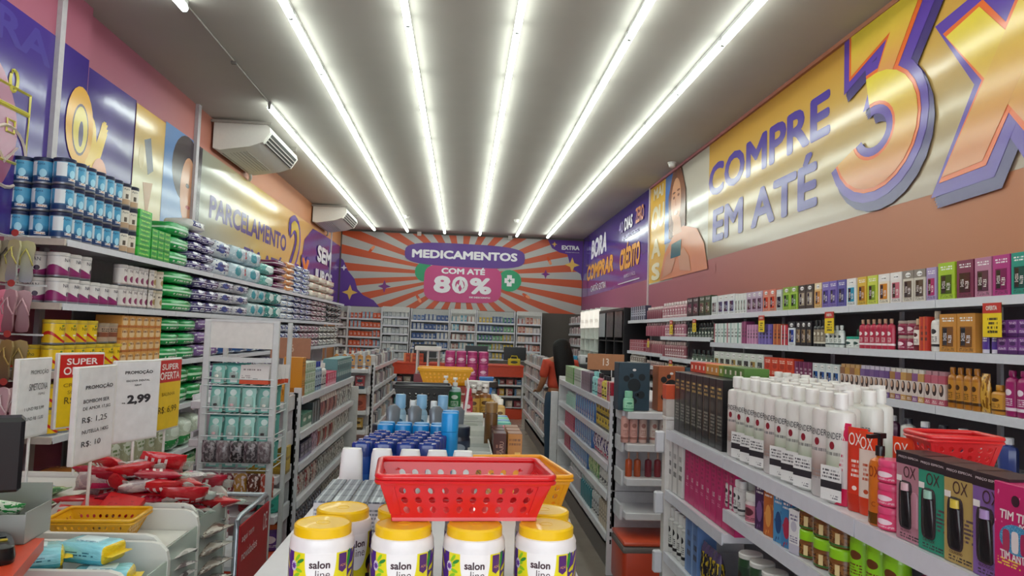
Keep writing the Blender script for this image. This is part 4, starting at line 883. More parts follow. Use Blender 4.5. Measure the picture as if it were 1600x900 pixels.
def basket(label, loc, rz, w, d, h, col, nx=10, nz=3, flare=.04, hr=.34):
    """plastic basket: tapered walls with rows of round holes, flared rim, ribbed floor"""
    t = thing('plastic_basket', label, 'basket', loc, rz); m = mk(col, .28, coat=.25, noise=.03)
    bw, bd = w/2-flare, d/2-flare*.8
    cor = [(-bw, -bd), (bw, -bd), (bw, bd), (-bw, bd)]; top = [(-w/2, -d/2), (w/2, -d/2), (w/2, d/2), (-w/2, d/2)]
    nd = max(3, int(nx*d/w)); zs0, zs1 = .14, .8
    for i in range(4):
        a0, a1, b0, b1 = cor[i], cor[(i+1) % 4], top[i], top[(i+1) % 4]
        n = nx if i % 2 == 0 else nd
        bm = bmesh.new()
        def P(u, v):
            p = [(a0[k]*(1-u)+a1[k]*u)*(1-v)+(b0[k]*(1-u)+b1[k]*u)*v for k in (0, 1)]
            return bm.verts.new((p[0], p[1], h*v))
        um = .07
        us = [um+(1-2*um)*j/n for j in range(n+1)]; vs = [zs0+(zs1-zs0)*j/nz for j in range(nz+1)]
        def quad(u0, u1, v0, v1): bm.faces.new([P(u0, v0), P(u1, v0), P(u1, v1), P(u0, v1)])
        quad(0, 1, 0, zs0); quad(0, 1, zs1, 1); quad(0, um, zs0, zs1); quad(1-um, 1, zs0, zs1)
        for j in range(n):
            for k in range(nz):
                u0, u1, v0, v1 = us[j], us[j+1], vs[k], vs[k+1]; cu, cv = (u0+u1)/2, (v0+v1)/2
                wid = abs(u1-u0)*(w if i % 2 == 0 else d); hei = (v1-v0)*h; r = min(wid, hei)*hr
                sq, ci = [], []
                for q in range(16):
                    an = 2*PI*q/16; c, s = math.cos(an), math.sin(an); mxx = max(abs(c), abs(s))
                    sq.append(P(cu+c/mxx*(u1-u0)/2, cv+s/mxx*(v1-v0)/2)); ci.append(P(cu+c*r/wid*(u1-u0), cv+s*r/hei*(v1-v0)))
                for q in range(16):
                    e = (q+1) % 16; bm.faces.new([sq[q], sq[e], ci[e], ci[q]])
        bmesh.ops.remove_doubles(bm, verts=bm.verts, dist=1e-5)
        bmesh.ops.recalc_face_normals(bm, faces=bm.faces); bmesh.ops.solidify(bm, geom=bm.faces[:], thickness=.0022)
        obj('wall', from_bm(bm), m, t)
    obj('floor', boxes((-bw, bw, -bd, bd, 0, .003), *[(-bw+2*bw*(j+.5)/7-.004, -bw+2*bw*(j+.5)/7+.004, -bd*.9, bd*.9, .003, .0045) for j in range(7)]), m, t)
    r_ = .006; q = []
    for (x, y), a in zip(((w/2, d/2), (-w/2, d/2), (-w/2, -d/2), (w/2, -d/2)), (0, PI/2, PI, 3*PI/2)):
        for s_ in range(4):
            aa = a+PI/2*s_/3; q.append((x-math.copysign(.012, x)+.014*math.cos(aa), y-math.copysign(.012, y)+.014*math.sin(aa), h))
    obj('rim', tube_path(tuple(q), r_, 8, True), m, t)
    lip = [(x*1.012, y*1.02, h-.009) for x, y, z in q]; obj('lip', tube_path(tuple(lip), .004, 6, True), m, t)
    return t
# ---- right middle gondola
RMx = 1.0
RML = (1.11, .9, .7, .51, .25)
gondola('white gondola shelf right of middle aisle with blue packs behind orange end base', RMx, 1.62, 4.92, 7.45, RML, RML, 1.12)
endcap('end bay of right gondola with pale bottles above an orange base', 1.02, 1.6, 4.9, .32, (1.09, .89, .68, .47), .31, 1.13)
tag(obj('aisle_screen', boxes((1.0, 1.62, 7.46, 7.5, 0, 1.14), bev=.003), mk('#dcdadb', .4)), 'tall white screen board at the far end of right middle gondola', 'screen board')
tag(obj('aisle_screen', boxes((.93, 1.0, 7.52, 7.56, 0, .98), bev=.003), mk('#dcdadb', .4)), 'narrow lower white board beside tall screen board, right aisle', 'screen board')
A = 'on right gondola'
def seg(X, side, z, lst, where):
    for px0, px1, n, mkf, desc, nm, cat, ti in lst: lpx(side, X, z, px0, px1, n, mkf, desc, nm, cat, where, ti)
lot = lambda b, c, l, h=.16: B(b, c, l, h, .45, .18, .65, 10)
seg(RMx, 'R', RML[0]+.002, [(951, 944, 2, C('#b0283c', '#e4d0d0', .13), 'red carton', 'carton', 'carton', 1), (943, 935, 2, lot('#d9c04a', '#26222a', ('#e0d060', '#3a2c20')), 'yellow bottle with black cap', 'lotion_bottle', 'bottle', 1), (934, 929, 2, lot('#c47484', '#2a2228', ('#d99aa4', '#5a2c38'), .17), 'pink bottle with black cap', 'lotion_bottle', 'bottle', 1), (928, 920, 2, lot('#8fd0d0', '#8fd0d0', ('#a4dcdc', '#3a7a80'), .17), 'aqua bottle', 'lotion_bottle', 'bottle', 1), (919, 905, 6, C('#5a4a5c', '#c4b4c4', .15), 'plum and white carton', 'carton', 'carton', 1), (904, 894, 5, C('#c9cfc9', '#8c9a8c', .15), 'grey white carton', 'carton', 'carton', 1), (893, 881, 7, C('#5f9c50', '#dfe4d4', .15), 'green and white carton', 'carton', 'carton', 1)], 'right gondola top')
bluep = lambda w, i: ([('pack', box(round(w, 3), .06, .17, .006, 2), pm('#2f63a4', (('e', .5, .55, .3, .3, '#5f9cd0'), ('b', .86, 1.01, '#a8c4e0'), ('t', .2, .8, .12, .24, '#dfe8f0', 2, 9.)), .25, .3))], .06, .17)
seg(RMx, 'R', RML[1]+.002, [(950, 928, 5, lambda w, i: (cartonp(w, .1, .085, '#d0b432', '#2a2420', '#3a2c18'), .1, .085), 'yellow and black carton', 'carton', 'carton', 2), (926, 896, 9, bluep, 'blue pouch pack', 'razor_pack', 'pack', 1), (895, 881, 6, lot('#9fc4b8', '#c4dcd4', None, .12), 'sea green bottle', 'lotion_bottle', 'bottle', 1)], 'right gondola second shelf')
seg(RMx, 'R', RML[2]+.002, [(950, 922, 6, lambda w, i: (bagp(w, .15, .05, '#dccfd8', (('n', 5., .55, '#3a2a6a'), ('b', .0, .25, '#b03a5a')), i), .05, .15), 'white and purple pad pouch', 'pad_pack', 'pouch', 1), (921, 895, 9, bluep, 'blue pouch pack', 'razor_pack', 'pack', 1), (894, 880, 6, C('#a82a50', '#d98aa4', .14), 'crimson carton', 'carton', 'carton', 1)], 'right gondola third shelf')
seg(RMx, 'R', RML[3]+.002, [(949, 930, 5, lambda w, i: (jarp(min(w/2, .05), .11, '#dcd9d4', '#e4e2de', '#d4d0cc', '#5a5a5c'), .1, .11), 'white cream pot', 'cream_jar', 'jar', 1), (929, 915, 5, lambda w, i: (bagp(w, .17, .04, '#6f9c6a', (('n', 5., .5, '#c9d4a0'),), i), .04, .17), 'green herbal pouch', 'pouch', 'pouch', 1), (914, 888, 11, bluep, 'dark blue pouch pack', 'razor_pack', 'pack', 1), (887, 879, 4, C('#a0284a', '#c9708c', .15), 'crimson carton', 'carton', 'carton', 1)], 'right gondola fourth shelf')
seg(RMx, 'R', RML[4]+.002, [(948, 932, 6, C('#cfc0ac', '#a08468', .16), 'tan carton', 'carton', 'carton', 1), (931, 920, 4, lot('#dcdcda', '#e9e9e6', ('#c9c9cc', '#5a5a60'), .2), 'white bottle', 'lotion_bottle', 'bottle', 1), (919, 903, 7, lot('#2f7f8c', '#c4d4d4', None, .18), 'teal bottle', 'lotion_bottle', 'bottle', 1), (902, 886, 9, lot('#b8b0b8', '#d9d4d9', None, .16), 'grey lilac bottle', 'lotion_bottle', 'bottle', 1)], 'right gondola lowest shelf')
# products on the end bay
yk = 4.72
for i, (x, c, d, h) in enumerate(((1.1, '#1f3a4a', 'dark teal', .3), (1.34, '#a85a32', 'copper brown', .285))):
    t = thing('gift_box', f'{d} gift box with round cut-outs on the right end bay', 'gift box', (x, yk, 1.0925))
    obj('carton', box(.2 if i == 0 else .17, .14, h, .002), mk(c, .45), t)
    for k, (dx, dz, r) in enumerate(((0, .16, .042), (-.05, .09, .02), (.05, .1, .024), (.0, .06, .02), (-.055, .2, .02), (.055, .21, .022), (-.02, .22, .014), (.02, .1, .012))):
        obj('cut_out', poly(blob(dx*.9, dz, r, r, 14), .002), mk('#140f10' if i else '#0d1a22', .6), t, (0, -.0705, 0))
    obj('sticker', poly(blob(0, h-.045, .012, .008, 8), .001), mk('#e8e4e0', .4), t, (0, -.071, 0))
t = thing('gift_box', 'second dark teal gift box half hidden behind copper box', 'gift box', (1.52, 4.77, 1.0925)); obj('carton', box(.14, .14, .28, .002), mk('#1f3a4a', .45), t); obj('lid_edge', box(.144, .144, .03, .002), mk('#2a4858', .45), t, (0, 0, .25))
put(bottle(.034, .125, '#8fd6b4', '#8fd6b4', ('#a4e0c0', '#3f8c6c'), .75, .3, 1, 18, shoulder=.12), 'mint_bottle', 'small mint green bottle before dark teal gift box', 'bottle', (1.06, 4.62, 1.0915))
for i, (x, c) in enumerate(((1.05, '#d8a49a'), (1.105, '#d8a49a'), (1.165, '#d4b4aa'), (1.235, '#cfc4bc'), (1.295, '#cfc4bc'))):
    put(bottle(.026, .165, c, '#b98a84', (c, '#a06a60'), .95, .04, 1, 14, shoulder=.02, neck=.02), 'mist_bottle', ulabel(f'slender {"pink" if i < 3 else "cream"} mist bottle, {ORD[i]} from left on end bay shelf'), 'bottle', (x, 4.66, .891), 0, 'mist bottles on the end bay')
for i, (x, c) in enumerate(((1.08, '#c0532c'), (1.135, '#b8542c'), (1.205, '#7a2434'), (1.265, '#8c2c38'))):
    put(bottle(.022, .15, c, '#cfa08c', None, .3, .25, 1, 14, shoulder=.12), 'spray_bottle', ulabel(f'{"orange" if i < 2 else "wine red"} spray bottle, {ORD[i]} from left on lower end bay shelf'), 'bottle', (x, 4.66, .681), 0, 'spray bottles on the end bay')
t = thing('pedestal_sign', 'tall sign box with orange top standing by white post', 'sign box', (.998, 3.452, 1.191)); obj('body', boxes((-.034, .034, -.03, .03, 0, .14)), mk('#cfc4bb', .4), t); obj('top_block', boxes((-.036, .036, -.032, .032, .08, .145)), mk('#d9542c', .35), t)
t = thing('category_sign', 'brown category sign on thin stand above right gondola', 'category sign', (1.3, 7.0, 1.1115))
t.location = (RMx+.18, 6.0, 1.1115); obj('card', boxes((-.15, .15, -.006, .006, .17, .3)), mk('#b07850', .45), t); obj('stem', wires(((-.05, 0, 0), (-.05, 0, .17)), ((.05, 0, 0), (.05, 0, .17)), r=.004), m_steel, t); obj('lettering', tfit('13', .05, .06, .02), mk('#e8d8c8', .5), t, (0, -.0065, .235))
# ---- right far gondola
RFL = (1.12, .93, .74, .54, .32)
gondola('far white gondola shelf beside the woman crowded with small goods', 1.05, 1.6, 9.2, 12.2, RFL, RFL, 1.2)
far = ['#c9c4c4', '#8c8488', '#d9d6d4', '#a09098', '#6f6a74', '#b9c4c8', '#c4b4a8', '#94a4b0']
for k, z_ in enumerate(RFL):
    line('R', 1.05, z_+.002, 9.25, 12.1, 20, lambda w, i: (carton1(w, .1, (.1, .12, .13)[i % 3], far[(i*5+k*3) % 8], far[(i*3+k+4) % 8], '#4a4448'), .1, (.1, .12, .13)[i % 3]), f'{("grey", "white", "silver", "pale", "dull")[k]} small carton', 'carton', 'carton', f'far right gondola {("top", "second shelf", "third shelf", "fourth shelf", "low shelf")[k]}')
# ---- left middle gondola
LMx = -1.0
LML = (1.095, .87, .67, .44, .2)
gondola('white gondola shelf left of middle aisle crowded with cosmetics', -1.62, LMx, 4.82, 7.1, LML, LML, 1.1)
endcap('end bay of left gondola with orange base behind the wire rack', -1.6, -1.02, 4.8, .32, (1.09, .87, .66, .43), .2, 1.13)
tag(obj('aisle_screen', boxes((-1.66, -.96, 7.12, 7.16, 0, 1.0), bev=.003), mk('#cfccc8', .4)), 'beige screen board at far end of left middle gondola', 'screen board')
hook = lambda b, it, h=.16, t_=.03: (lambda w, i: (bagp(w, h, t_, b[i % len(b)], it, i), t_, h))
seg(LMx, 'L', LML[0]+.002, [(474, 479, 2, lambda w, i: (cartonp(w, .12, .25, '#d08a24', '#b06c14', '#5a3410'), .12, .25), 'orange carton pack', 'carton', 'carton', 1), (480, 495, 4, lambda w, i: (cartonp(w, .12, .07, '#c4d4c4', '#8fae8c', '#3a5a44'), .12, .07), 'pale green carton', 'carton', 'carton', 3), (496, 506, 3, lot('#7f9cb4', '#2a3f94', ('#a4b8c8', '#2a3a60'), .2), 'slate bottle with blue cap', 'lotion_bottle', 'bottle', 1), (507, 513, 2, lot('#d9d4d0', '#e6e2de', ('#c9c4c0', '#5a4a50'), .18), 'white bottle', 'lotion_bottle', 'bottle', 1), (514, 528, 4, lambda w, i: (cartonp(w, .1, .1, '#c8305c', '#e4a0b4', '#f4e4e8'), .1, .1), 'hot pink carton', 'carton', 'carton', 1), (529, 551, 7, lambda w, i: (cartonp(w, .12, .19, '#5f9094', '#3f6c78', '#d9e4e4'), .12, .19), 'teal grey carton', 'carton', 'carton', 1)], 'left gondola top')
seg(LMx, 'L', LML[1]+.002, [(475, 490, 2, lambda w, i: (cartonp(w, .12, .1, '#5f9480', '#d9e0d8', '#2a3a34'), .12, .1), 'green tray carton', 'carton', 'carton', 1), (491, 503, 3, C('#3a4448', '#8c9498', .15), 'charcoal carton', 'carton', 'carton', 1), (504, 530, 8, hook(('#8a4a50', '#a06a68', '#5a3a40', '#b08a84'), (('b', .75, 1., '#d9cfc8'),)), 'wine red hanging pouch', 'hanging_pouch', 'pouch', 1), (531, 552, 7, hook(('#8c8888', '#a4a4a0', '#6c686c'), (('n', 5., .55, '#dcdcd8'),)), 'grey hanging pouch', 'hanging_pouch', 'pouch', 1)], 'left gondola second shelf')
seg(LMx, 'L', LML[2]+.002, [(472, 490, 3, lambda w, i: (cartonp(w, .12, .11, '#3a3450', '#7c7090', '#d9d4e0'), .12, .11), 'dark violet carton', 'carton', 'carton', 1), (491, 500, 3, hook(('#b890a8', '#c4a4b8'), (('n', 5., .55, '#6a4a60'),)), 'mauve pouch', 'hanging_pouch', 'pouch', 1), (501, 526, 8, hook(('#9c504c', '#b4a89c', '#7c3a38'), (('b', .7, 1., '#d9d0c8'),)), 'brick red hanging pouch', 'hanging_pouch', 'pouch', 1), (527, 548, 8, hook(('#9c9490', '#74706c'), (('n', 5., .5, '#d4d0cc'),)), 'dull grey hanging pouch', 'hanging_pouch', 'pouch', 1)], 'left gondola third shelf')
seg(LMx, 'L', LML[3]+.002, [(470, 500, 9, hook(('#94383c', '#b89c94', '#5c2c30'), (('n', 6., .52, '#d9d0c8'),), .14), 'red striped pouch', 'hanging_pouch', 'pouch', 1), (501, 540, 14, hook(('#5a5654', '#8c8884'), (('n', 6., .5, '#c9c5c0'),), .14), 'black silver pouch', 'hanging_pouch', 'pouch', 1)], 'left gondola fourth shelf')
seg(LMx, 'L', LML[4]+.002, [(467, 505, 12, hook(('#2c2c38', '#4a4a58'), (('n', 6., .55, '#a4a4b4'),), .14), 'dark blister pouch', 'hanging_pouch', 'pouch', 1), (506, 540, 14, hook(('#4a4440', '#6c645c'), (('n', 6., .5, '#b4aca4'),), .14), 'dark brown pouch', 'hanging_pouch', 'pouch', 1)], 'left gondola lowest shelf')
t = thing('category_sign', 'brown category sign on thin stand above left gondola', 'category sign', (-1.33, 5.9, 1.0965)); obj('card', boxes((-.15, .15, -.006, .006, .2, .36)), mk('#a0694a', .45), t, rot=(0, 0, .25)); obj('stem', wires(((-.05, 0, 0), (-.05, 0, .2)), ((.05, 0, 0), (.05, 0, .2)), r=.004), m_steel, t); obj('lettering', tfit('16', .05, .06, .02), mk('#c9a890', .5), t, (0, -.0075, .28), rot=(0, 0, .25))
# end bay goods seen beside the wire rack
for i in range(2):
    for k in range(2): put(cartonp(.11, .1, .08, '#b99a24', '#8c7014', '#4a3a10'), 'carton', ulabel(f'mustard yellow carton, {("left", "right")[i]} one,{TIER[2][k]} on left end bay'), 'carton', (-1.2+.125*i, 4.62, .661+k*.082), 0, 'mustard cartons on the left end bay')
put(jarp(.07, .12, '#3fa894', '#4fc0a8', '#3fa894', '#2a7a6c'), 'mint_tub', 'teal green tub on left end bay shelf', 'tub', (-1.12, 4.62, .431))
put(jarp(.05, .1, '#a8323c', '#c04a4c', '#a8323c', '#6c1c24'), 'red_tub', 'small red pot beside teal tub', 'tub', (-1.25, 4.62, .431))
put(jarp(.06, .16, '#5a3a7c', '#c8602c', '#5c3f8a', '#e4dce8', .2), 'hair_cream_tub', 'purple tub with orange lid on orange end base', 'tub', (-1.1, 4.64, .2015))
put(jarp(.055, .15, '#d4a82c', '#d9b02c', '#7a4a1c', '#e8d04a', .3), 'hair_cream_tub', 'yellow tub with brown label on orange end base', 'tub', (-1.23, 4.64, .2015))
# ---- left far gondola
LFL = (1.1, .86, .63, .375, .2)
gondola('farther white gondola shelf left of middle aisle with bottles and jars', -1.6, -1.0, 8.8, 11.7, LFL, LFL, 1.25)
endcap('end bay of farther left gondola with amber jars on small shelves', -1.6, -1.02, 8.78, .3, (1.09, .86, .62, .4), .2, 1.13)
for k, z_ in enumerate(LFL):
    line('L', -1.0, z_+.002, 8.85, 11.6, 18, lambda w, i: (bottle(min(w/2, .05), (.15, .18, .16)[i % 3] if k < 4 else .13, far[(i*5+k*2) % 8], far[(i+2) % 8], None, .4, .2, .8, 8) if i % 3 else carton1(w, .1, .13, far[(i*3+k) % 8], far[(i+k*5) % 8]), .1, .18), f'{("pale", "white", "grey", "silver", "dull")[k]} bottle or box', 'toiletry', 'toiletry', f'far left gondola {("top", "second shelf", "third shelf", "fourth shelf", "low shelf")[k]}')
for i in range(5):
    put(bottle(.03, .2, '#c4823c', '#e0d8cc', ('#d9a868', '#3a5a8c'), .5, .2, .9, 12), 'oil_bottle', ulabel(f'amber bottle with white cap, {ORD[i]} from left on far left end bay'), 'bottle', (-1.42+.09*i, 8.6, 1.091), 0, 'amber bottles on the far left end bay')
for i in range(3): put(cartonp(.1, .08, .15, ('#4f7a6c', '#c9c4c0', '#a03a44')[i], '#2f4a5c', '#e4e0dc'), 'carton', ulabel(f'{("green", "white", "red")[i]} carton on second shelf of far left end bay'), 'carton', (-1.38+.12*i, 8.6, .861))
for i in range(2): put(jarp(.08, .18, '#b0604c', '#c07858', '#a85a48', '#7a3a30', .12), 'brown_jar', ulabel(f'{("left", "right")[i]} brown pink jar on third far left end bay shelf'), 'jar', (-1.32+.18*i, 8.6, .621))
for i in range(3): put(cartonp(.1, .08, .13, ('#a8803c', '#3a3a44', '#c9a04a')[i], '#4a3a24', '#e4dcc8'), 'carton', ulabel(f'{("tan", "charcoal", "gold")[i]} carton on fourth shelf of far left end bay'), 'carton', (-1.38+.12*i, 8.6, .401))
# ---- right front gondola
XF = .97
FT = 1.13
FB = [.88, 1.76, 2.66, 3.42]
t = thing('gondola_shelf', 'white gondola shelf at right front stacked with shampoo and hair kits', 'shelving', (1.35, .88, 0))
ox, oy = 1.35, .88
obj('spine', boxes((-.02, .02, 0, 2.5, .1, FT-.04)), m_back, t)
for i in range(3):
    a, b = FB[i]-oy+.002, FB[i+1]-oy-.002
    for z_ in (FT,)+((.93, .66, .4), (.945, .66, .4), (.855, .575, .32))[i]:
        tp = z_ == FT
        s = obj('shelf', boxes((XF-ox, (.38 if tp else -.03), a, b, z_-.035, z_), bev=.003), m_steel, t)
        obj('price_rail', boxes((XF-ox-.006, XF-ox, a+.001, b-.001, z_-.042, z_+.002)), m_rail, s)
    obj('kick_plate', boxes((XF-ox+.04, XF-ox+.06, a, b, 0, .12)), m_grey, t)
post = obj('end_post', boxes((XF-ox-.005, XF-ox+.06, 2.545, 2.6, 0, FT+.045), bev=.003), mk('#d9d4d0', .4), t); obj('post_cap', boxes((XF-ox-.008, XF-ox+.065, 2.54, 2.605, FT+.045, FT+.06), bev=.003), mk('#e4e0dc', .4), post)
obj('end_panel', boxes((XF-ox+.06, .38, 2.56, 2.58, .02, FT-.02)), m_steel, t)
for z_ in (1.02, .74, .47): obj('bracket', boxes((XF-ox-.045, XF-ox-.005, 2.555, 2.59, z_, z_+.1), bev=.006), m_steel, t)
zt = FT+.001
FS = 'right front shelf top'
# black tall cartons with small coloured cartons on top
def blackbox(w, i): return ([('carton', box(round(w, 3), .1, .27, .0015), pm('#1b191c', (('t', .15, .85, .72, .9, '#c4a458', 3, 10.), ('e', .5, .6, .22, .08, '#3c3a34'), ('t', .15, .85, .2, .5, '#8c8c80', 6, 12.), ('r', .1, .24, .1, .9, ('#4a3418', '#38401c', '#1f3a28')[min(2, i//3)])), .3))], .1, .27)
lpx('R', XF, zt, 1116, 1043, 8, blackbox, 'tall black hair carton with gold lettering', 'hair_carton', 'carton', FS, 1, .03, .97)
lpx('R', XF, zt, 1112, 1043, 8, lambda w, i: (carton1(w, .1, .27, '#19181b', '#2c2a2c', '#8c8c80'), .1, .27), 'tall black carton', 'hair_carton', 'carton', 'second row, right front shelf', 1, .14, .97)
tops = ['#4c7a2c']*4+['#7f9a2a']+['#cf8a32']*3+['#d8401f']*4
ya, yb_ = y_at(1118, XF, 1.4), y_at(1043, XF, 1.4)
for i, c in enumerate(tops):
    y = ya+(yb_-ya)*(i+.5)/12
    nmz = {'#4c7a2c': 'green', '#7f9a2a': 'olive', '#cf8a32': 'amber', '#d8401f': 'bright red'}[c]
    put([('carton', box(.058, .1, .045, .001), pm(c, (('r', .3, .6, .3, .7, '#e8e0d0'),), .35))], 'small_carton', ulabel(f'small {nmz} carton lying atop tall black cartons, {ORD[i]} from near end'), 'carton', (XF+.16, y, zt+.2725), -PI/2, 'small cartons on top of the black cartons')
# white litre bottles
seru = pm('#dddcd7', (('g', .62, .28, '#9fb08c'), ('b', .0, .22, '#c4c8c2'), ('t', .1, .9, .2, .32, '#a8aaa4', 3, 20.), ('t', .12, .88, .5, .56, '#8a8c88', 1, 20.)), .3, .2)
seru2 = pm('#ddd8d4', (('g', .62, .28, '#b0948a'), ('b', .0, .22, '#c9c4c2'), ('t', .1, .9, .2, .32, '#a8a4a4', 3, 20.), ('t', .12, .88, .5, .56, '#8a8688', 1, 20.)), .3, .2)
stick = pm('#e4e4e2', (('b', .34, .56, '#2f2c32'), ('t', .08, .92, .64, .94, '#55555a', 3, 18.), ('t', .5, .9, .06, .2, '#77777c', 2, 12.)), .4)
SB = lathe(((.036, 0), (.04, .006), (.04, .232), (.036, .24), (.017, .246), (.017, .252)), 20, 1, .8); SC_ = lathe(((.0185, .25), (.0185, .288), (.016, .291)), 16)
m_cap = mk('#ecebe7', .3)
wtxt = tfit('DENDER', .058, .019, .0); mtxt = mk('#3c3c40', .5); mdot = mk('#8f2030', .4)
dot = lathe(((.0001, 0), (.0105, .0002), (.0105, .0012), (.0001, .0014)), 16, .72, 1.0)
def whitebottle(x, y, i, rz, where, st=False, pmp=False):
    m = seru2 if i % 4 == 1 else seru
    t = thing('shampoo_bottle', ulabel(f'white litre {"pump " if pmp else ""}shampoo bottle, {nth(i)} {where}'), 'bottle', (x, y, zt), rz, 'white litre shampoo bottles on the right front shelf')
    obj('bottle', SB, m, t); obj('cap', SC_, m_cap, t)
    if pmp: obj('pump_head', boxes((-.012, .012, -.01, .01, .288, .302), (-.006, .006, -.038, -.008, .292, .302)), m_cap, t)
    obj('lettering', tfit_b('DENDER', .056, .017, .041, .8), mtxt, t, (0, 0, .178))
    obj('emblem', dot, mdot, t, (0, -.0326, .152), rot=(PI/2, 0, 0))
    if st: obj('price_sticker', boxes((-.034, .034, -.0362, -.0345, .008, .098)), stick, t)
n0, n1 = y_at(1292, XF, 1.2), y_at(1119, XF, 1.2)
nf = max(2, int((n1-n0)/.083)); 
for i in range(nf): whitebottle(XF+.055, n0+.083*(i+.4), i, -PI/2+.35, 'in front row from near end', i in (0, 2, 3, 4, 6, 7, 8), False)
for r_ in range(1, 4):
    m_ = nf+(2, 3, 4)[r_-1]
    for i in range(m_):
        y = n0+.083*(i+.4)-(.0, .1, .22)[r_-1]-.04*(r_ % 2)
        if (r_ == 3 and i % 3 == 2) or pj(XF+.1+.082*r_, y-.03, 1.2)[0] > 1330+32*r_: continue
        whitebottle(XF+.055+.082*r_, y, i, -PI/2+.35, f'in {("second", "third", "fourth")[r_-1]} row from near end', False, (i*7+r_) % 5 == 0)
for i in range(4): put(bottle(.03, .29, '#e4e2dd', '#ecebe7', None, .6, .2, .9, 14), 'conditioner_bottle', ulabel(f'white conditioner bottle on far side of right front shelf, {ORD[i]} from near'), 'bottle', (1.44, 3.02+.088*i, zt), -PI/2, 'white conditioner bottles on the far side')
for i in range(4): put(bottle(.03, .285, '#e4e2dd', '#ecebe7', None, .6, .2, .9, 14), 'conditioner_bottle', ulabel(f'white capped bottle behind the white litre bottles, {ORD[i]} from near'), 'bottle', (1.4, 2.62+.085*i, zt), -PI/2, 'white capped bottles behind the litre bottles')
for i, (x, y) in enumerate(((1.55, 3.33), (1.62, 3.19))):
    for k in range(2): put(jarp(.06, .12, '#dcd8d4', ('#b0287c', '#4ab03a')[i], '#dcd8d4', '#8a8a88', .3), 'mask_jar', f'white jar with {("magenta", "green")[i]} lid on far side behind white bottles,{TIER[2][k]}', 'jar', (x, y, zt+k*.1212), 0)
basket('small bright red plastic basket above the hair kit boxes at right', (1.165, 1.69, FT+.1305), -.1, .165, .12, .088, '#dc2a2e', 6, 3, .024, .34)
# squeeze tubes and pots marked OX
def oxtube(px, w, h, body, top, low, txt, label, dx=0, small='C'):
    y = y_at(px, XF+.045+dx, 1.2); T = tubep(w, h, body, low, txt, .45, .1, pm(body, (('b', .76, 1.01, top), ('b', .0, .12, low), ('t', .3, .7, .35, .6, txt, 4), ('e', .5, .2, .12, .03, txt)), .28, .3))
    t = put(T, 'cream_tube', label, 'tube', (XF+.045+dx, y, zt), -PI/2+.35)
    obj('lettering', tfit('OX', w*.62, h*.15, .0), mk('#f4efe8' if top != '#e4dcd6' else txt, .4), t, (0, -.0095, h*.865))
oxtube(1315, .062, .215, '#e4dcda', '#e02a5c', '#d81f52', '#c23a5a', 'white squeeze tube with pink top band', 0)
oxtube(1340, .062, .21, '#d8371f', '#e0391c', '#c4301a', '#f4e4dc', 'red orange squeeze tube', .005)
oxtube(1358, .06, .205, '#e9d8cc', '#e2451f', '#d8401f', '#c4502c', 'cream squeeze tube with orange top band', .012)
oxtube(1412, .062, .2, '#d8401f', '#e0451f', '#c4301a', '#f4e4dc', 'orange red squeeze tube behind pink pots', .07)
y = y_at(1375, XF+.03, 1.2)
t = put(pump(.027, .215, '#d9741f', '#1a1719', None, .8), 'pump_bottle', 'orange pump bottle with black head among squeeze tubes', 'pump bottle', (XF+.03, y, zt), -PI/2+.35)
obj('lettering', tfit_b('OX', .03, .026, .0274, .8), mk('#8a2c14', .4), t, (0, 0, .125)); obj('emblem', tfit_b('C', .011, .011, .0274, .8), mk('#8a2c14', .4), t, (0, 0, .05)); obj('base_band', lathe(((.0276, .004), (.0276, .03)), 14, 1, .8), pm('#8a5a24', (), .2, metal=.6), t)
for k in range(3):
    t = put(jarp(.033, .052, '#df3a6c', '#e6507e', '#df3a6c', '#f4dce4', .3), 'hair_pot', f'pink hair pot,{TIER[3][k]} of stack beside orange pump bottle', 'jar', (XF+.04, y_at(1396, XF+.04, 1.2), zt+k*.0535), -PI/2+.3)
# kit boxes marked OX
m_plum = '#2c2028'
def oxkit(px, base, cap, label, small, k):
    y = y_at(px, XF, 1.2); w, d, h = .088, .075, .19
    t = thing('hair_kit_box', label, 'hair kit', (XF+.05, y, zt), -PI/2+.06, 'windowed hair kit boxes at the shelf front')
    obj('carton', box(w, d, h, .001), pm(base, (('t', .15, .85, .03, .09, '#3a2c34', 2, 18.), ('t', .62, .9, .25, .5, '#5a4650', 6, 8.)), .3), t)
    obj('top_band', boxes((-w/2-.0004, w/2+.0004, -d/2-.0004, d/2+.0004, h-.026, h+.0004)), mk(m_plum, .35), t)
    obj('lettering', tfit('PREÇO ESPECIAL', .07, .0055, .02), mk('#cfc0c4', .5), t, (0, -d/2-.0006, h-.011))
    obj('logo', tfit('OX', .04, .025, .0), mk('#4a2c30', .4), t, (.002, -d/2-.0006, h-.042))
    obj('lettering', tfit(small, .036, .0065, .01), mk('#4a2c34', .4), t, (-.01, -d/2-.0006, .022))
    obj('window', poly(blob(-.012, .077, .022, .052, 20, 5), .001), mk('#3a3034', .12, coat=.6), t, (0, -d/2-.0004, 0))
    tb = obj('tube', sq_lathe(((.014, .003, .03), (.016, .006, .05), (.014, .009, .105), (.012, .01, .108)), 2.2, 14), mk('#161316', .22), t, (-.012, -d/2-.0002, 0)); obj('tube_cap', lathe(((.0115, .108), (.011, .124)), 12, 1, .8), mk(cap, .3), tb)
    obj('side_bottle', sq_lathe(((.011, .003, .034), (.011, .006, .1), (.006, .006, .108)), 2.2, 12), mk(base if k != 3 else '#9a7cb8', .3), t, (.02, -d/2-.001, 0)) if k in (0, 3) else None
    obj('price_tag', poly(((-.04, .126), (-.024, .126), (-.024, .138), (-.04, .138)), .0012), mk('#e9e4e0', .5), t, (0, -d/2-.0008, 0))
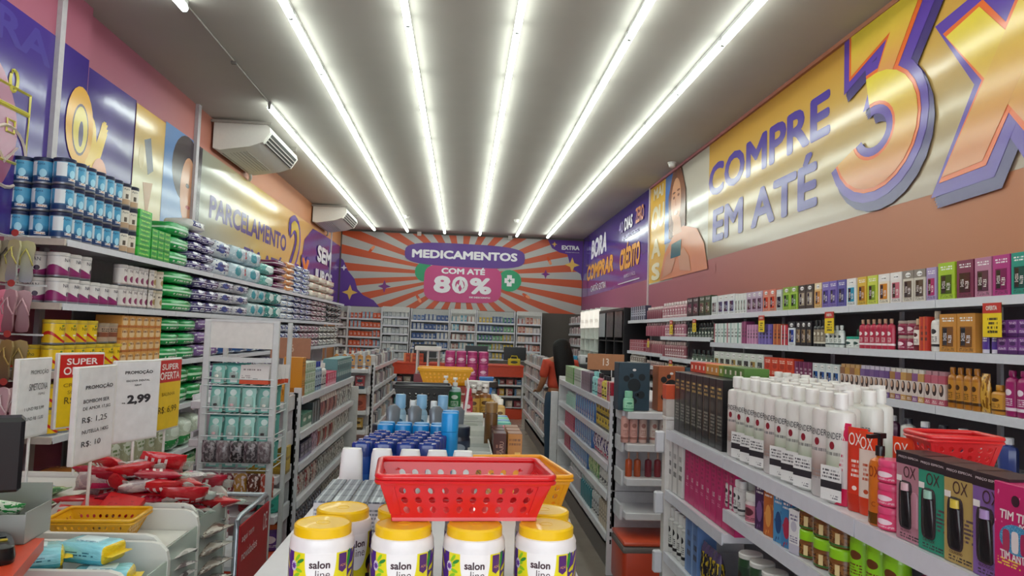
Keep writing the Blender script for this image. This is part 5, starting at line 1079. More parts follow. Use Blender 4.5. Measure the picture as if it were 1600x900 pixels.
for k, (px, b_, c_, s_, nmz) in enumerate(((1411, '#b8808f', '#d8b0b8', 'HIALURÔNICO', 'dusty pink'), (1447, '#2f8f74', '#9cc4b4', 'DETOX', 'green'), (1489, '#b39a5c', '#d9c04a', 'COLÁGENO', 'khaki gold'), (1536, '#7d5c9c', '#b094c8', 'GLICÓLICO', 'purple'))):
    oxkit(px, b_, c_, f'{nmz} hair kit box with windowed tube, in row at shelf front', s_, k)
y = y_at(1580, XF, 1.2)
t = thing('hair_kit_box', 'hot pink kit box with bottles picture at right edge', 'hair kit', (XF+.045, y, zt), -PI/2+.04); w, d, h = .1, .075, .185
obj('carton', box(w, d, h, .001), pm('#c4246a', (('n', 14., .7, '#e8a0c0'), ('t', .08, .6, .22, .3, '#f0d04a', 3, 12.)), .3), t)
obj('lettering', tfit('TIM TIM', .07, .016, .03, .1), mk('#f0e4e4', .4), t, (0, -d/2-.0006, .13)); obj('lettering', tfit('POR', .024, .014, .03, .1), mk('#f0e4e4', .4), t, (.02, -d/2-.0006, .113)); obj('lettering', tfit('TIM ANTIM', .07, .015, .03, -.1), mk('#f0e4e4', .4), t, (0, -d/2-.0006, .06))
obj('picture', poly(blob(.002, .09, .038, .026, 20), .001), pm('#3f86b4', (('n', 22., .55, '#6ab4d4'),), .3), t, (0, -d/2-.0004, 0))
for dx, c in ((-.02, '#b03a5c'), (.0, '#e6dcdc'), (.02, '#b02a5c')): obj('pictured_bottle', poly(blob(dx, .086, .008, .019, 12, 4), .0005), mk(c, .4), t, (0, -d/2-.0016, 0))
obj('emblem', poly(blob(0, .157, .009, .01, 12), .0005), mk('#3a1a2c', .4), t, (0, -d/2-.0004, 0))
y = y_at(1634, XF, 1.2)
t = put(cartonp(.09, .075, .165, '#b8c43c', '#e0c83a', '#3a4a2a'), 'hair_kit_box', 'lime and yellow kit box at extreme right edge', 'hair kit', (XF+.04, y, zt), -PI/2+.04)
for zz in (.1, .06, .02): obj('picture', boxes((-.04, .04, -.0385, -.0375, zz, zz+.03)), pm(('#e0d24a', '#b8d04a', '#6aa8c4')[int(zz*10) % 3], (('e', .5, .5, .3, .4, '#b08a4c'),), .3), t)
put(cartonp(.09, .07, .18, '#6ab0cc', '#4a8cb0', '#e4eef4'), 'hair_kit_box', 'sky blue kit box behind lime box, right edge', 'hair kit', (XF+.13, y+.03, zt), -PI/2)
# low cartons that carry the red basket
for i in range(4):
    put(cartonp(.1, .11, .128, '#2f2a30', '#4a4048', '#8c7c84'), 'low_carton', ulabel(f'low dark carton under small red basket, {ORD[i]} from near end'), 'carton', (XF+.24, 1.46+.105*i, zt), -PI/2, 'low dark cartons under the red basket')
# second and third shelves
us = lambda w, i: ([('carton', box(round(w, 3), .08, .245, .001), pm('#bf1f68', (('t', .3, .7, .55, .9, '#8a1448', 5, 8.), ('r', .1, .2, .1, .95, '#a81858'), ('t', .3, .75, .28, .34, '#e8b0c8', 2, 10.)), .35)), ('lettering', tfit('US', w*.36, .018, .03), mk('#f0dce4', .4), (.01, -.0406, .105))], .08, .245)
z2 = .856
lpx('R', XF, z2, 1139, 1062, 9, us, 'magenta hair carton with white letters', 'hair_carton', 'carton', 'right front second shelf', 1, .02, .97)
lpx('R', XF, z2, 1060, 1036, 3, lambda w, i: (carton1(w, .06, .24, '#dcd9d6', '#b9b6b4', '#2a2628'), .06, .24), 'slim white carton with black lettering', 'hair_carton', 'carton', 'right front second shelf')
z3 = .946
F2 = 'near bay second shelf'
lpx('R', XF, z3, 1149, 1124, 4, lambda w, i: (bottle(.019, .115, '#cfccc9', '#dcdad6', ('#d4d2cf', '#3a3a3e'), .8, .2, 1, 12, shoulder=.03), .04, .115), 'little grey white bottle', 'lotion_bottle', 'bottle', F2)
put(jarp(.05, .115, '#d4d2cd', '#dcdad4', '#d4d2ce', '#4a4a4c', .3, 20), 'mask_jar', 'large white mask jar on near bay second shelf', 'jar', (XF+.07, y_at(1168, XF+.07, 1.0), z3), -PI/2+.3)
put(jarp(.034, .1, '#d9cdcb', '#dcdad4', '#c47484', '#5a2a34', .25, 18), 'mask_jar', 'smaller jar with rose label before large white jar', 'jar', (XF+.036, y_at(1181, XF+.036, 1.0), z3), -PI/2+.3)
for px, c, a, h_, d_ in ((1197, '#43244c', '#7a5484', .15, 'deep purple'), (1211, '#b8622c', '#d9944c', .155, 'burnt orange'), (1227, '#4f8cb8', '#2a4a7c', .15, 'sky blue'), (1240, '#3f7cac', '#b0304c', .145, 'steel blue')):
    put([('carton', box(.05, .05, h_, .001), pm(c, (('e', .5, .4, .3, .22, a), ('n', 6., .62, a), ('t', .15, .85, .78, .93, '#efe6e0', 2, 10.)), .3))], 'hair_dye_carton', ulabel(f'{d_} hair dye carton on near bay second shelf'), 'carton', (XF+.035, y_at(px, XF+.035, 1.0), z3), -PI/2+.2)
put(cartonp(.042, .045, .125, '#dcd9d8', '#b9b4c0', '#4a3f70'), 'hair_dye_carton', 'white carton with red seal before blue cartons', 'carton', (XF+.028, y_at(1250, XF+.028, 1.0), z3), -PI/2+.25)
limej = jarp(.042, .078, '#7a4a20', '#97d41f', '#8a5c2c', '#4a2a10', .36, 20, pm('#8a5a2a', (('n', 7., .5, '#5c3414'), ('r', .55, .7, .1, .9, '#e0c890'), ('b', .0, .14, '#3a6a2c')), .15, .5))
for k in range(2):
    for i in range(3): put(limej, 'hair_mask_jar', ulabel(f'brown hair mask jar with lime lid, {ORD[i]} from far end,{TIER[2][k]}'), 'jar', (XF+.055, y_at(1272, XF+.055, 1.0)-.088*i, z3+k*.08), -PI/2+.3, 'lime lidded hair mask jars')
for i in range(3): put(bottle(.032, .17, '#8fce1f', '#97d41f', ('#8fce1f', '#6a3a18'), .6, .16, .8, 14), 'lime_bottle', ulabel(f'lime green shampoo bottle with brown leaf, {ORD[i]} from far end'), 'bottle', (XF+.05, y_at(1272, XF+.055, 1.0)-.088*3-.075*i, z3), -PI/2+.3, 'lime green shampoo bottles')
put(jarp(.05, .115, '#5cc43a', '#d8488c', '#58b840', '#1f4a6c', .35, 20), 'hair_mask_jar', 'green mask jar with pink lid on near bay second shelf', 'jar', (XF+.06, y_at(1272, XF+.055, 1.0)-.56, z3), -PI/2+.3)
line('R', XF, .931, .95, 1.28, 4, B('#2a2a30', '#3a3a40', None, .15), 'dark bottle', 'shampoo_bottle', 'bottle', 'nearest bay second shelf')
z4 = .576
lpx('R', XF, z4, 1062, 1036, 4, lambda w, i: (bottle(.027, .2, '#d9d8d4', '#e4e2de', ('#d9d8d4', '#1f1f22'), .75, .2, 1, 12, shoulder=.03), .055, .2), 'white bottle with bold black print', 'shampoo_bottle', 'bottle', 'far bay third shelf')
lpx('R', XF, z4, 1083, 1064, 2, C('#5f7fb4', '#7f9cc8', .24), 'pale blue carton', 'carton', 'carton', 'far bay third shelf')
lpx('R', XF, z4, 1112, 1085, 5, lambda w, i: (bagp(w, .17, .04, '#2a2428', (('n', 4., .56, '#c4a82c'), ('b', .8, 1., '#5a4a6c')), i), .04, .17), 'black and yellow pouch', 'pouch', 'pouch', 'far bay third shelf')
gj = lambda w, i: (jarp(.042, .16, ('#2f4a30', '#2f4a30', '#36603a', '#b0683a', '#5c2f44')[4-i], '#dcd9d3', '#2f5a34', '#d8507c', .1, 18, pm(('#2c4030', '#2c4030', '#35703a', '#c07a44', '#5c2f44')[4-i], (('e', .5, .42, .26, .2, '#d8486f' if i > 1 else '#2a1a14'), ('e', .5, .62, .14, .13, '#a87050' if i > 1 else '#2a1a14'), ('e', .5, .72, .2, .12, '#1f1714'), ('b', .0, .12, '#2a4a2c')), .3)), .085, .16)
line('R', XF, .661, 1.9, 2.6, 7, lambda w, i: gj(w, max(0, min(4, i-2))), 'tall mask pot with white lid', 'hair_mask_jar', 'jar', 'near bay third shelf')
# ------------------------------------------------------------------ middle front gondola
D0 = 1.085
gx0, gx1, gy0, gy1 = -.37, .245, 1.06, 6.95
t = thing('gondola_shelf', 'white gondola in middle aisle carrying jars, baskets and sprays', 'shelving', (0, gy0, 0)); L = gy1-gy0
for k in range(6):
    a, b = k*L/6+.002, (k+1)*L/6-.002
    obj('top_board', boxes((gx0, gx1, a, b, D0-.03, D0), bev=.003), m_steel, t)
    for z_ in (.8, .5): obj('shelf', boxes((gx0, gx1, a, b, z_-.03, z_), bev=.003), m_steel, t)
obj('spine', boxes((-.08, -.05, .02, L-.02, .1, D0-.03)), m_back, t)
obj('base', boxes((gx0+.03, gx1-.03, 0.02, L-.02, 0, .12)), m_grey, t)
DZ = D0+.001
# salon line jars
purple = '#4a2278'
jl = NT('jar_label'); jl.set(.3, 0, .5, 0, 1, .15)
def jar_label():
    t = jl; tc = t.n('ShaderNodeTexCoord'); sp = t.n('ShaderNodeSeparateXYZ'); t.l(tc.outputs['Object'], sp.inputs[0])
    ang = t.math('ARCTAN2', sp.outputs[0], t.math('MULTIPLY', sp.outputs[1], -1.)); Z = t.math('DIVIDE', sp.outputs[2], .1)   # angle from the front, height 0..1
    cur = lin('#e8dc1e')
    nz = t.n('ShaderNodeTexNoise'); nz.inputs['Scale'].default_value = 28; t.l(tc.outputs['Object'], nz.inputs['Vector'])
    aa = t.math('ABSOLUTE', ang)
    cur = t.mix(t.math('GREATER_THAN', t.math('ADD', aa, t.math('MULTIPLY', nz.outputs['Fac'], .35)), .95), cur, lin('#f0e23a'))
    cur = t.mix(t.math('GREATER_THAN', aa, .92), cur, lin('#52288a'))
    # dark berries at the foot
    cur = t.mix(t.math('MULTIPLY', t.math('GREATER_THAN', aa, .42), t.math('LESS_THAN', t.math('ADD', Z, t.math('MULTIPLY', nz.outputs['Fac'], .25)), .37)), cur, lin('#2a1630'))
    # yellow leaf strokes on the purple flanks
    lf = t.math('LESS_THAN', t.math('FRACT', t.math('ADD', t.math('MULTIPLY', Z, 4.), t.math('MULTIPLY', aa, -3.))), .34)
    cur = t.mix(t.math('MULTIPLY', t.math('MULTIPLY', lf, t.math('GREATER_THAN', aa, 1.18)), t.math('LESS_THAN', aa, 1.5)), cur, lin('#d8d22a'))
    # white shield in front
    sh = t.math('LESS_THAN', t.math('ADD', t.math('MULTIPLY', t.math('MULTIPLY', ang, ang), 2.6), t.math('MULTIPLY', t.math('POWER', t.math('ABSOLUTE', t.math('SUBTRACT', Z, 1.0)), 2.5), 1.7)), .62)
    cur = t.mix(sh, cur, lin('#f2efee'))
    t.l(cur, t.b.inputs['Base Color']); return t.m
m_jl = jar_label()
JB = lathe(((.05, 0), (.0535, .006), (.0535, .098), (.0525, .104), (.053, .108), (.05, .116), (.045, .119)), 40)
JL = lathe(((.0538, .012), (.0538, .096)), 40)
JC = lathe(((.0465, .108), (.0475, .112), (.0475, .1315), (.045, .1345), (.0445, .1348), (.0435, .1335), (.012, .1338), (.0115, .1344), (.0105, .1344), (.01, .1338)), 40)
m_jb, m_jc = mk('#f0eded', .28), mk('#f2c40a', .36, coat=.08, noise=.02)
leafm, leafd, flow, tagm = mk('#8fce2a', .35), mk('#2f8f3c', .35), mk('#6a3aa0', .35), mk('#5a2c72', .35)
@cached
def wrap(pts, r):
    """flat outline (x along the arc, z up) laid on a cylinder of radius r"""
    c = (sum(p[0] for p in pts)/len(pts), sum(p[1] for p in pts)/len(pts)); P = [c]+list(pts); n = len(pts)
    vs = [(r*math.sin(x/r), -r*math.cos(x/r), z) for x, z in P]
    return fin('wrap', vs, [(0, 1+i, 1+(i+1) % n) for i in range(n)])
def salon_jar(x, y, rz, label):
    t = thing('hair_cream_jar', label, 'jar', (x, y, DZ), rz, 'white hair cream jars with yellow lids')
    obj('jar', JB, m_jb, t); obj('label', JL, m_jl, t); obj('lid', JC, m_jc, t)
    b1, b2 = tfit('salon', .034, .0125, .03).copy(), tfit('line', .0235, .0135, -.004).copy()
    for me, dx, dz in ((b1, -.001, .079), (b2, .0045, .0635)):
        for v in me.vertices:
            a = (v.co.x+dx)/.054; r = .0543-v.co.y*.0; v.co = (r*math.sin(a), -r*math.cos(a), v.co.z+dz)
        obj('lettering', me, mk('#4a3038', .4), t)
    R_ = .0542
    for k, (lx, lz, an) in enumerate(((-.04, .088, .9), (-.034, .083, .5), (-.042, .076, .2), (-.037, .068, -.2), (-.041, .06, .5))): obj('leaf', wrap(blob(lx, lz, .0075, .0028, 10, 2, an), R_+.00004*k), leafm if k != 1 else leafd, t)
    obj('flower_disc', wrap(blob(-.048, .074, .0062, .0085, 14), R_+.0003), mk('#dcd6e4', .4), t); obj('flower', wrap(star(-.048, .074, .006, 8, .6), R_+.0005), flow, t)
    obj('flavour_tag', wrap(((.031, .094), (.0465, .094), (.0465, .068), (.039, .063), (.031, .068)), R_+.0003), tagm, t)
    w3 = tfit('AÇAÍ', .011, .0055, .03).copy()
    for v in w3.vertices:
        a = (v.co.x+.0388)/.054; r = R_+.0006; v.co = (r*math.sin(a), -r*math.cos(a), v.co.z+.075)
    obj('lettering', w3, mk('#d9a06a', .4), t)
    for k, (lx, lz, an) in enumerate(((.052, .085, 1.4), (.06, .07, .5), (.057, .056, .7))): obj('leaf', wrap(blob(lx, lz, .014 if k == 0 else .009, .0035, 10, 2, an), R_+.0004), leafd if k == 0 else mk('#e0d22a', .35), t)
    obj('hair_print', wrap(blob(.036, .04, .015, .014, 14), R_+.0004), mk('#1d1414', .4), t); obj('face_print', wrap(blob(.035, .029, .0085, .009, 12), R_+.0006), mk('#c07a4a', .4), t)
salon_jar(-.222, 1.294, .14, 'leftmost front jar of hair cream, yellow lid, white body')
salon_jar(-.087, 1.296, .06, 'second front jar of hair cream, under left end of red basket')
salon_jar(.035, 1.3, .03, 'third front jar of hair cream, under middle of red basket')
salon_jar(.16, 1.309, -.25, 'rightmost front jar of hair cream, turned to show purple flank')
salon_jar(-.206, 1.403, .7, 'left jar of second row, yellow lid, purple side showing behind leftmost jar')
salon_jar(-.095, 1.406, .3, 'second row jar mostly hidden behind red basket corner')
salon_jar(.035, 1.41, .3, 'second row jar hidden behind middle of red basket')
salon_jar(.168, 1.418, -.2, 'second row jar peeking out right of red basket')
basket('bright red plastic basket with round holes resting on yellow jar lids', (.0125, 1.385, DZ+.1352), .08, .302, .178, .078, '#d81f26', 10, 3, .026, .36)
basket('orange yellow plastic basket standing on gondola behind the red one', (.168, 2.06, DZ), 1.73, .31, .215, .1, '#f0a413', 9, 3, .03, .34)
# grey striped cartons, white bottles, blue caps, cyan sprays
cart = pm('#c9cacc', (('t', .06, .94, .05, .9, '#77797e', 9, 22.),), .35)
cart_top = pm('#5f6672', (('r', .16, .28, -.1, 1.1, '#a9b0b8'), ('r', .42, .5, -.1, 1.1, '#454c58'), ('r', .68, .8, -.1, 1.1, '#a0a7b0')), .4, .1)
for r_ in range(4):
    for i in range(5):
        t = put([('carton', box(.036, .058, .088, .001), cart), ('foil_top', box(.035, .057, .004, .001), cart_top, (0, 0, .088))], 'foil_carton', ulabel(f'small carton with grey striped top, row {("one", "two", "three", "four")[r_]} from front, {ORD[i]} from left'), 'carton', (-.285+.0385*i, 1.66+.06*r_, DZ), 0, 'small cartons with grey striped tops')
WB_ = sq_lathe(((.031, .02, 0), (.033, .022, .004), (.0265, .018, .14), (.024, .016, .15), (.0235, .0155, .153)), 4, 24)
m_wb = mk('#e6e6e6', .3, noise=.02)
for i, x in enumerate((-.272, -.195, -.122, -.052, .015)):
    t = thing('white_bottle', f'blank white tapered bottle, {ORD[i]} from left behind grey striped cartons', 'bottle', (x, 1.96, DZ), 0, 'blank white tapered bottles'); obj('bottle', WB_, m_wb, t); obj('base_cap', sq_lathe(((.0335, .0225, .002), (.0335, .0225, .01)), 4, 24), mk('#d6d6d8', .3), t)
m_navy, m_bl = mk('#1d3c8c', .22, coat=.3), pm('#1f50a8', (('b', .2, .6, '#2a64b8'), ('t', .2, .8, .3, .5, '#e4e8f0', 2, 12.)), .25, .2)
NB = sq_lathe(((.024, .015, 0), (.026, .017, .004), (.026, .017, .11), (.024, .016, .118)), 3.2, 20); NC = sq_lathe(((.025, .0165, .118), (.0255, .017, .15), (.023, .015, .155)), 3.2, 20)
for r_ in range(5):
    for i in range(4):
        t = thing('deodorant_bottle', ulabel(f'blue deodorant with navy cap, {ORD[r_]} row behind white bottles, {ORD[i]} from left'), 'deodorant', (-.262+.06*i+.008*r_, 2.06+.058*r_, DZ), 0, 'blue deodorants with navy caps'); obj('bottle', NB, m_bl, t); obj('cap', NC, m_navy, t); obj('cap_ridge', sq_lathe(((.012, .009, .1545), (.011, .008, .1575)), 3, 14), m_navy, t)
CYB, CYC = lathe(((.0235, 0), (.025, .003), (.025, .12)), 20), lathe(((.0255, .118), (.0255, .158), (.024, .162)), 20)
m_cy, m_cyb = mk('#128ad0', .28), mk('#1768b8', .28)
for r_ in range(2):
    for i in range(4):
        t = thing('spray_can', ulabel(f'spray can with cyan cap, {("front", "back")[r_]} row, {ORD[i]} from left'), 'spray can', (-.232+.056*i, 2.4+.062*r_, DZ), 0, 'spray cans with cyan caps'); obj('can', CYB, m_cyb, t); obj('cap', CYC, m_cy, t)
for i, y in enumerate((2.25, 2.312)):
    t = thing('tall_spray_can', f'tall bright cyan spray can, {("nearer", "farther")[i]} one, right of blue deodorants', 'spray can', (-.026+.001*i, y, DZ)); obj('can', lathe(((.024, 0), (.025, .003), (.025, .165)), 24), mk('#1490d8', .25), t); obj('cap', lathe(((.0254, .166), (.0254, .216), (.024, .22)), 24), mk('#1596de', .28), t)
for i in range(4): put(jarp(.045, .12, '#1c2433', '#202a3c', '#28354c', '#8c98a8', .3), 'dark_pot', ulabel(f'dark navy pot behind cyan caps, {ORD[i]} from left'), 'jar', (-.27+.09*i, 2.75, DZ), 0, 'dark navy pots')
for i in range(4):
    put([('bottle', sq_lathe(((.03, .018, 0), (.032, .02, .03), (.026, .017, .1), (.03, .014, .15), (.014, .008, .165)), 2.6, 16), mk('#77828c', .3, metal=.3)), ('shoulder_label', sq_lathe(((.0335, .021, .03), (.0285, .0185, .09)), 2.6, 16), pm('#a9b4bc', (('n', 5., .5, '#5c6874'),), .3))], 'shampoo_bottle', ulabel(f'slanted silver grey bottle, {ORD[i]} from left behind dark pots'), 'bottle', (-.26+.085*i, 2.98, DZ), .5, 'slanted silver grey bottles')
for i in range(3): put(bottle(.026, .19, '#8fb4cc', '#7fb0d4', ('#a4c4d8', '#3a6484'), .85, .3, 1, 14), 'roll_on', ulabel(f'pale blue capped roll-on, {ORD[i]} from left before black basket'), 'roll-on', (-.25+.09*i, 3.2, DZ), 0, 'pale blue capped roll-ons')
for i in range(2): put(bottle(.018, .16, '#dcdcdc', '#e9e9e9', None, .8, .25, 1, 12), 'white_roll_on', f'thin white roll-on between pale blue ones, {("left", "right")[i]}', 'roll-on', (-.2+.09*i, 3.25, DZ))
basket('black plastic basket standing on middle gondola', (-.21, 4.2, DZ), .05, .31, .22, .16, '#1b1b1e', 7, 3, .05, .3)
for k in range(2):
    put(cartonp(.3, .24, .055, '#8c3a2c', '#c9b8a8', '#e4d8cc'), 'flat_carton', f'flat carton under far yellow basket, {("lower", "upper")[k]} one', 'carton', (-.1, 4.95, DZ+k*.0565))
basket('deep yellow plastic basket on flat cartons behind black basket', (-.1, 4.95, DZ+.1145), .02, .35, .24, .105, '#e9a90e', 10, 3, .04, .3)
def soap(x, y, h, body, cap, lab, label, r=.036): return put(pump(r, h, body, cap, lab, .75, 14), 'pump_bottle', label, 'pump bottle', (x, y, DZ))
soap(-.028, 4.3, .2, '#b9d0d4', '#e6e6e2', ('#2f8c4c', '#e4efe4'), 'clear pump bottle with green label right of black basket')
soap(-.085, 4.45, .2, '#c9a4ac', '#e6e6e2', ('#b4848c', '#efe4e4'), 'pink pump bottle half behind black basket')
t = thing('divider_sign', 'white leaning divider board on middle gondola beside pump bottle', 'board', (.022, 3.95, DZ)); obj('board', boxes((-.004, .004, -.26, .3, 0, .2)), mk('#d9d6d4', .3), t, rot=(0, .1, 0)); obj('edge', wires(((.004, -.262, .0), (.024, -.262, .2)), ((.02, -.262, .2), (.02, .3, .2)), r=.004), mk('#e9e7e4', .3), t)
for i, (x, y, c) in enumerate(((.075, 4.05, '#7a4a22'), (.14, 4.1, '#8a5628'), (.11, 4.25, '#6a3c1c'))): soap(x, y, .18, c, '#ece9e4', ('#c9a04a', '#5a3a18'), f'amber soap bottle with white pump, {ORD[i]} in cluster on middle gondola')
for i in range(2): put(bottle(.024, .17, '#a81f34', '#c0304a', ('#c04458', '#f0dce0'), .7, .15, 1, 12), 'red_bottle', f'red bottle between divider board and amber pumps, {("front", "back")[i]}', 'bottle', (.045, 3.82+.09*i, DZ))
for i in range(4): put(bottle(.026, .13, '#c9a058', '#efe9dc', ('#d8b878', '#6a4a1c'), .6, .2, 1, 12), 'honey_bottle', ulabel(f'honey coloured bottle with white cap, {ORD[i]} of line right of amber pumps'), 'bottle', (.19+.006*i, 3.78+.1*(3-i), DZ), 0, 'honey coloured bottles')
t = thing('flat_box', 'long white box lying across amber pump bottles', 'box', (.12, 4.36, DZ+.1502)); obj('carton', box(.17, .08, .03, .002), mk('#d6d1cc', .4), t, rot=(0, 0, -.5)); obj('flap', box(.02, .081, .031, .001), mk('#3c3634', .5), t, (.075, -.041, -.0005), rot=(0, 0, -.5))
put([('carton', box(.1, .09, .15, .001), mk('#cfc9c2', .4))], 'support_carton', 'plain carton standing under long white box', 'carton', (.11, 4.42, DZ), -.5)
# white trays and the brown side cartons
for k in range(3):
    t = thing('display_tray', f'pale grey open display tray, {("nearest", "middle", "farthest")[k]} one right of tall cyan cans', 'tray', (.058, 2.42+.36*k, DZ))
    obj('floor', boxes((-.06, .06, -.17, .17, 0, .004)), mk('#cfcfc9', .3), t)
    for s_ in (-1, 1): obj('side_wall', boxes((s_*.06-.002, s_*.06+.002, -.17, .17, 0, .05)), mk('#dcdcd8', .3), t)
    for s_ in (-1, 1): obj('end_wall', boxes((-.06, .06, s_*.17-.002, s_*.17+.002, 0, .05)), mk('#d4d6d0', .3), t)
    for j in range(2): obj('divider', boxes((-.058, .058, -.055+.11*j-.001, -.055+.11*j+.001, .004, .045)), mk('#c4c8c2', .3), t)
for k in range(3):
    put(box1 := [('carton', box(.11, .1, .03, .001), pm('#c4c6bd', (('e', .5, .5, .3, .3, '#b0b4a8'),), .3))], 'flat_carton', ulabel(f'flat pale carton stacked behind display trays,{TIER[3][k]}'), 'carton', (.055, 3.42, DZ+k*.0312))
put(bottle(.026, .19, '#6a4a24', '#8a6a3c', None, .95, .2, 1, 16, shoulder=.02, neck=.02), 'brown_tube', 'bronze brown cylinder beside display trays', 'tube', (.128, 2.95, DZ))
mrn = pm('#4a1c1a', (('t', .2, .6, .1, .7, '#8a5a4a', 3, 8.),), .3, .2)
for i in range(3):
    t = thing('side_carton', ulabel(f'dark maroon upright carton with side lettering, {ORD[i]} from front at gondola edge'), 'carton', (.15, 2.72+.09*i, DZ), 0, 'dark maroon upright cartons'); obj('carton', box(.045, .075, .105, .001), mrn, t); obj('lettering', tfit('MARU', .05, .014, .0), mk('#b89080', .4), t, (.008, -.0378, .05), rot=(0, -PI/2, 0))
gld = pm('#b8762a', (('r', .5, .9, .08, .35, '#e4b45a'), ('t', .1, .9, .6, .9, '#7a481a', 2)), .28, .2)
for i in range(3): put([('carton', box(.052, .075, .1, .001), gld), ('end_flap', box(.05, .073, .003, 0), mk('#8c5a3c', .4), (0, 0, .1))], 'side_carton', ulabel(f'golden orange upright carton, {ORD[i]} from front at right gondola edge'), 'carton', (.207, 2.74+.09*i, DZ), 0, 'golden orange upright cartons')
for i in range(2): put(jarp(.035, .075, '#d8205c', '#e0286a', '#d8205c', '#f0a0c0', .35), 'pink_pot', f'hot pink pot behind golden cartons, {("nearer", "farther")[i]}', 'jar', (.205, 3.06+.08*i, DZ))
for i in range(4): put(jarp(.033, .08, ('#4fae9c', '#4a86b4', '#5cb07c', '#4a86b4')[i], ('#6ac0b0', '#5f9cc8', '#7ac494', '#5f9cc8')[i], ('#4fae9c', '#4a86b4', '#5cb07c', '#4a86b4')[i], '#e4f0ec', .3), 'small_pot', ulabel(f'{("teal", "blue", "green", "blue")[i]} small pot, {ORD[i]} in line behind pink pots'), 'jar', (.196, 3.24+.08*i, DZ), 0, 'small green and blue pots')
# far end of the middle gondola: bucket of pink packs and a white rack
for i in range(4):
    for j in range(3):
        for k in range(3):
            put(jarp(.042, .1, '#4a1838' if k == 0 else '#c04a7c', '#b8407a', '#b03a72' if k else '#2a1a34', '#e4b8cc', .3, 12), 'pink_jar', ulabel(f'dark jar with pink lid, {ORD[i]} from left, {("front", "middle", "back")[j]} row,{TIER[3][k]}'), 'jar', (-.09+.092*i, 6.15+.1*j, DZ+k*.1012), 0, 'pink lidded jars at the far end of the middle gondola')
t = thing('tester_rack', 'white wire tester rack with lipsticks at far end of middle gondola', 'rack', (-.24, 6.3, DZ))
obj('frame', wires(((-.13, 0, 0), (-.13, 0, .3)), ((-.04, 0, 0), (-.04, 0, .3)), ((.05, 0, 0), (.05, 0, .3)), ((-.13, 0, .3), (.05, 0, .3)), ((-.13, .15, 0), (-.13, .15, .3)), ((.05, .15, 0), (.05, .15, .3)), r=.01), mk('#cfc6c0', .4), t)
obj('top_tray', boxes((-.15, .07, -.03, .18, .3, .33)), mk('#d9d3cc', .4), t); obj('lower_tray', boxes((-.15, .07, -.03, .18, .0, .1)), mk('#7a2a34', .4), t)
basket('small blue plastic bucket basket on far end of middle gondola', (.2, 5.7, DZ), 0, .1, .1, .12, '#1f6fb8', 4, 2, .012, .3)
# ------------------------------------------------------------------ front left: bins, signs, rack, counter
m_wp = mk('#dcdcd6', .35, noise=.02); m_acr = clear('#e9f2ec', .08, .8)
def bin_(label, x0, x1, y0, y1, zt, ins=0, deep=.4):
    t = thing('display_bin', label, 'display bin', ((x0+x1)/2, (y0+y1)/2, 0)); w, d = (x1-x0)/2, (y1-y0)/2
    R_ = .05
    def side(nm, y):
        pts = [(-w, .0), (w, 0), (w, zt-R_)]+[(w-R_+R_*math.cos(a), zt-R_+R_*math.sin(a)) for a in (PI/6, PI/3, PI/2)]+[(-w+R_, zt), (-w, zt-R_)]
        obj(nm, poly(tuple(pts), .018), m_wp, t, (0, y+.009, 0))
    side('side_panel', -d); side('side_panel', d-.02)
    obj('floor_panel', boxes((-w, w, -d, d, zt-deep-.02, zt-deep)), m_wp, t)
    obj('back_panel', boxes((-w, -w+.012, -d, d, 0, zt-.02)), m_wp, t)
    obj('front_board', boxes((w-.012, w, -d+.01, d-.03, .05, zt-deep)), m_wp, t)
    obj('clear_window', boxes((w-.006, w-.002, -d+.012, d-.032, zt-deep+.01, zt-.05)), m_acr, t)
    for dy in (-d+.035, d-.055):
        for z_ in (zt-.12, zt-deep+.07): obj('screw_head', lathe(((.007, 0), (.007, .008), (.004, .011)), 10), mk('#b9bab8', .25, .9), t, (w-.002, dy, z_), rot=(0, PI/2, 0))
    if ins: obj('insert_board', boxes((-w+.013, w-.03, -d+.012, d-.032, ins-.008, ins)), m_wp, t)
    return t
BX0, BX1 = -1.36, -.81
bin_('nearest white display bin with clear side holding aqua wipes', BX0, BX1, 1.96, 2.24, .92, .775)
bin_('middle white display bin with clear side under yellow basket', BX0, -.845, 2.26, 2.58, .93, .864)
bin_('farthest white display bin with clear side full of red candy bags', BX0, -.862, 2.6, 2.93, .94, .862)
bin_('white display bin of the wall side row, near one', -1.96, BX0-.01, 2.35, 2.75, .9, .86)
bin_('white display bin of the wall side row, far one', -1.96, BX0-.01, 2.78, 3.3, .9, .88)
aq = (('b', .0, .3, '#4fb4cc'), ('t', .2, .8, .45, .7, '#3f7c94', 2, 9.), ('r', .0, .05, -.1, 1.1, '#e8c81f'), ('r', .95, 1.01, -.1, 1.1, '#e8c81f'))
for i, (x, y, z_, rz, tx) in enumerate(((-.985, 2.13, .893, -.25, .0), (-1.105, 2.06, .893, .45, .0), (-.93, 2.08, .835, .2, .0), (-1.13, 2.09, .835, .1, .0), (-.93, 2.09, .777, .0, .0), (-1.13, 2.1, .777, .0, .0))):
    nm_ = ('upper right one', 'upper left one', 'lower right one with yellow edge', 'lower left one', 'bottom right one', 'bottom left one')[i]
    t = thing('wet_wipes', f'aqua blue wet wipes pack in nearest bin, {nm_}', 'wet wipes', (x, y, z_), 0, None, (tx, .1*tx, rz))
    obj('pack', box(.15, .1, .055, .018, 4), pm('#8fd8e6', aq, .2, .4, .06, .5, 5), t); obj('lid', box(.07, .045, .007, .003, 2), pm('#d4ecf0', (('t', .1, .9, .1, .9, '#5a8c9c', 3, 8.),), .25), t, (0, 0, .053))
    for s_ in (-1, 1): obj('crimped_end', pouch(.085, .022, .005, i), mk('#ecca1f', .3), t, (s_*.073, 0, .027), rot=(-PI/2, 0, -s_*PI/2))
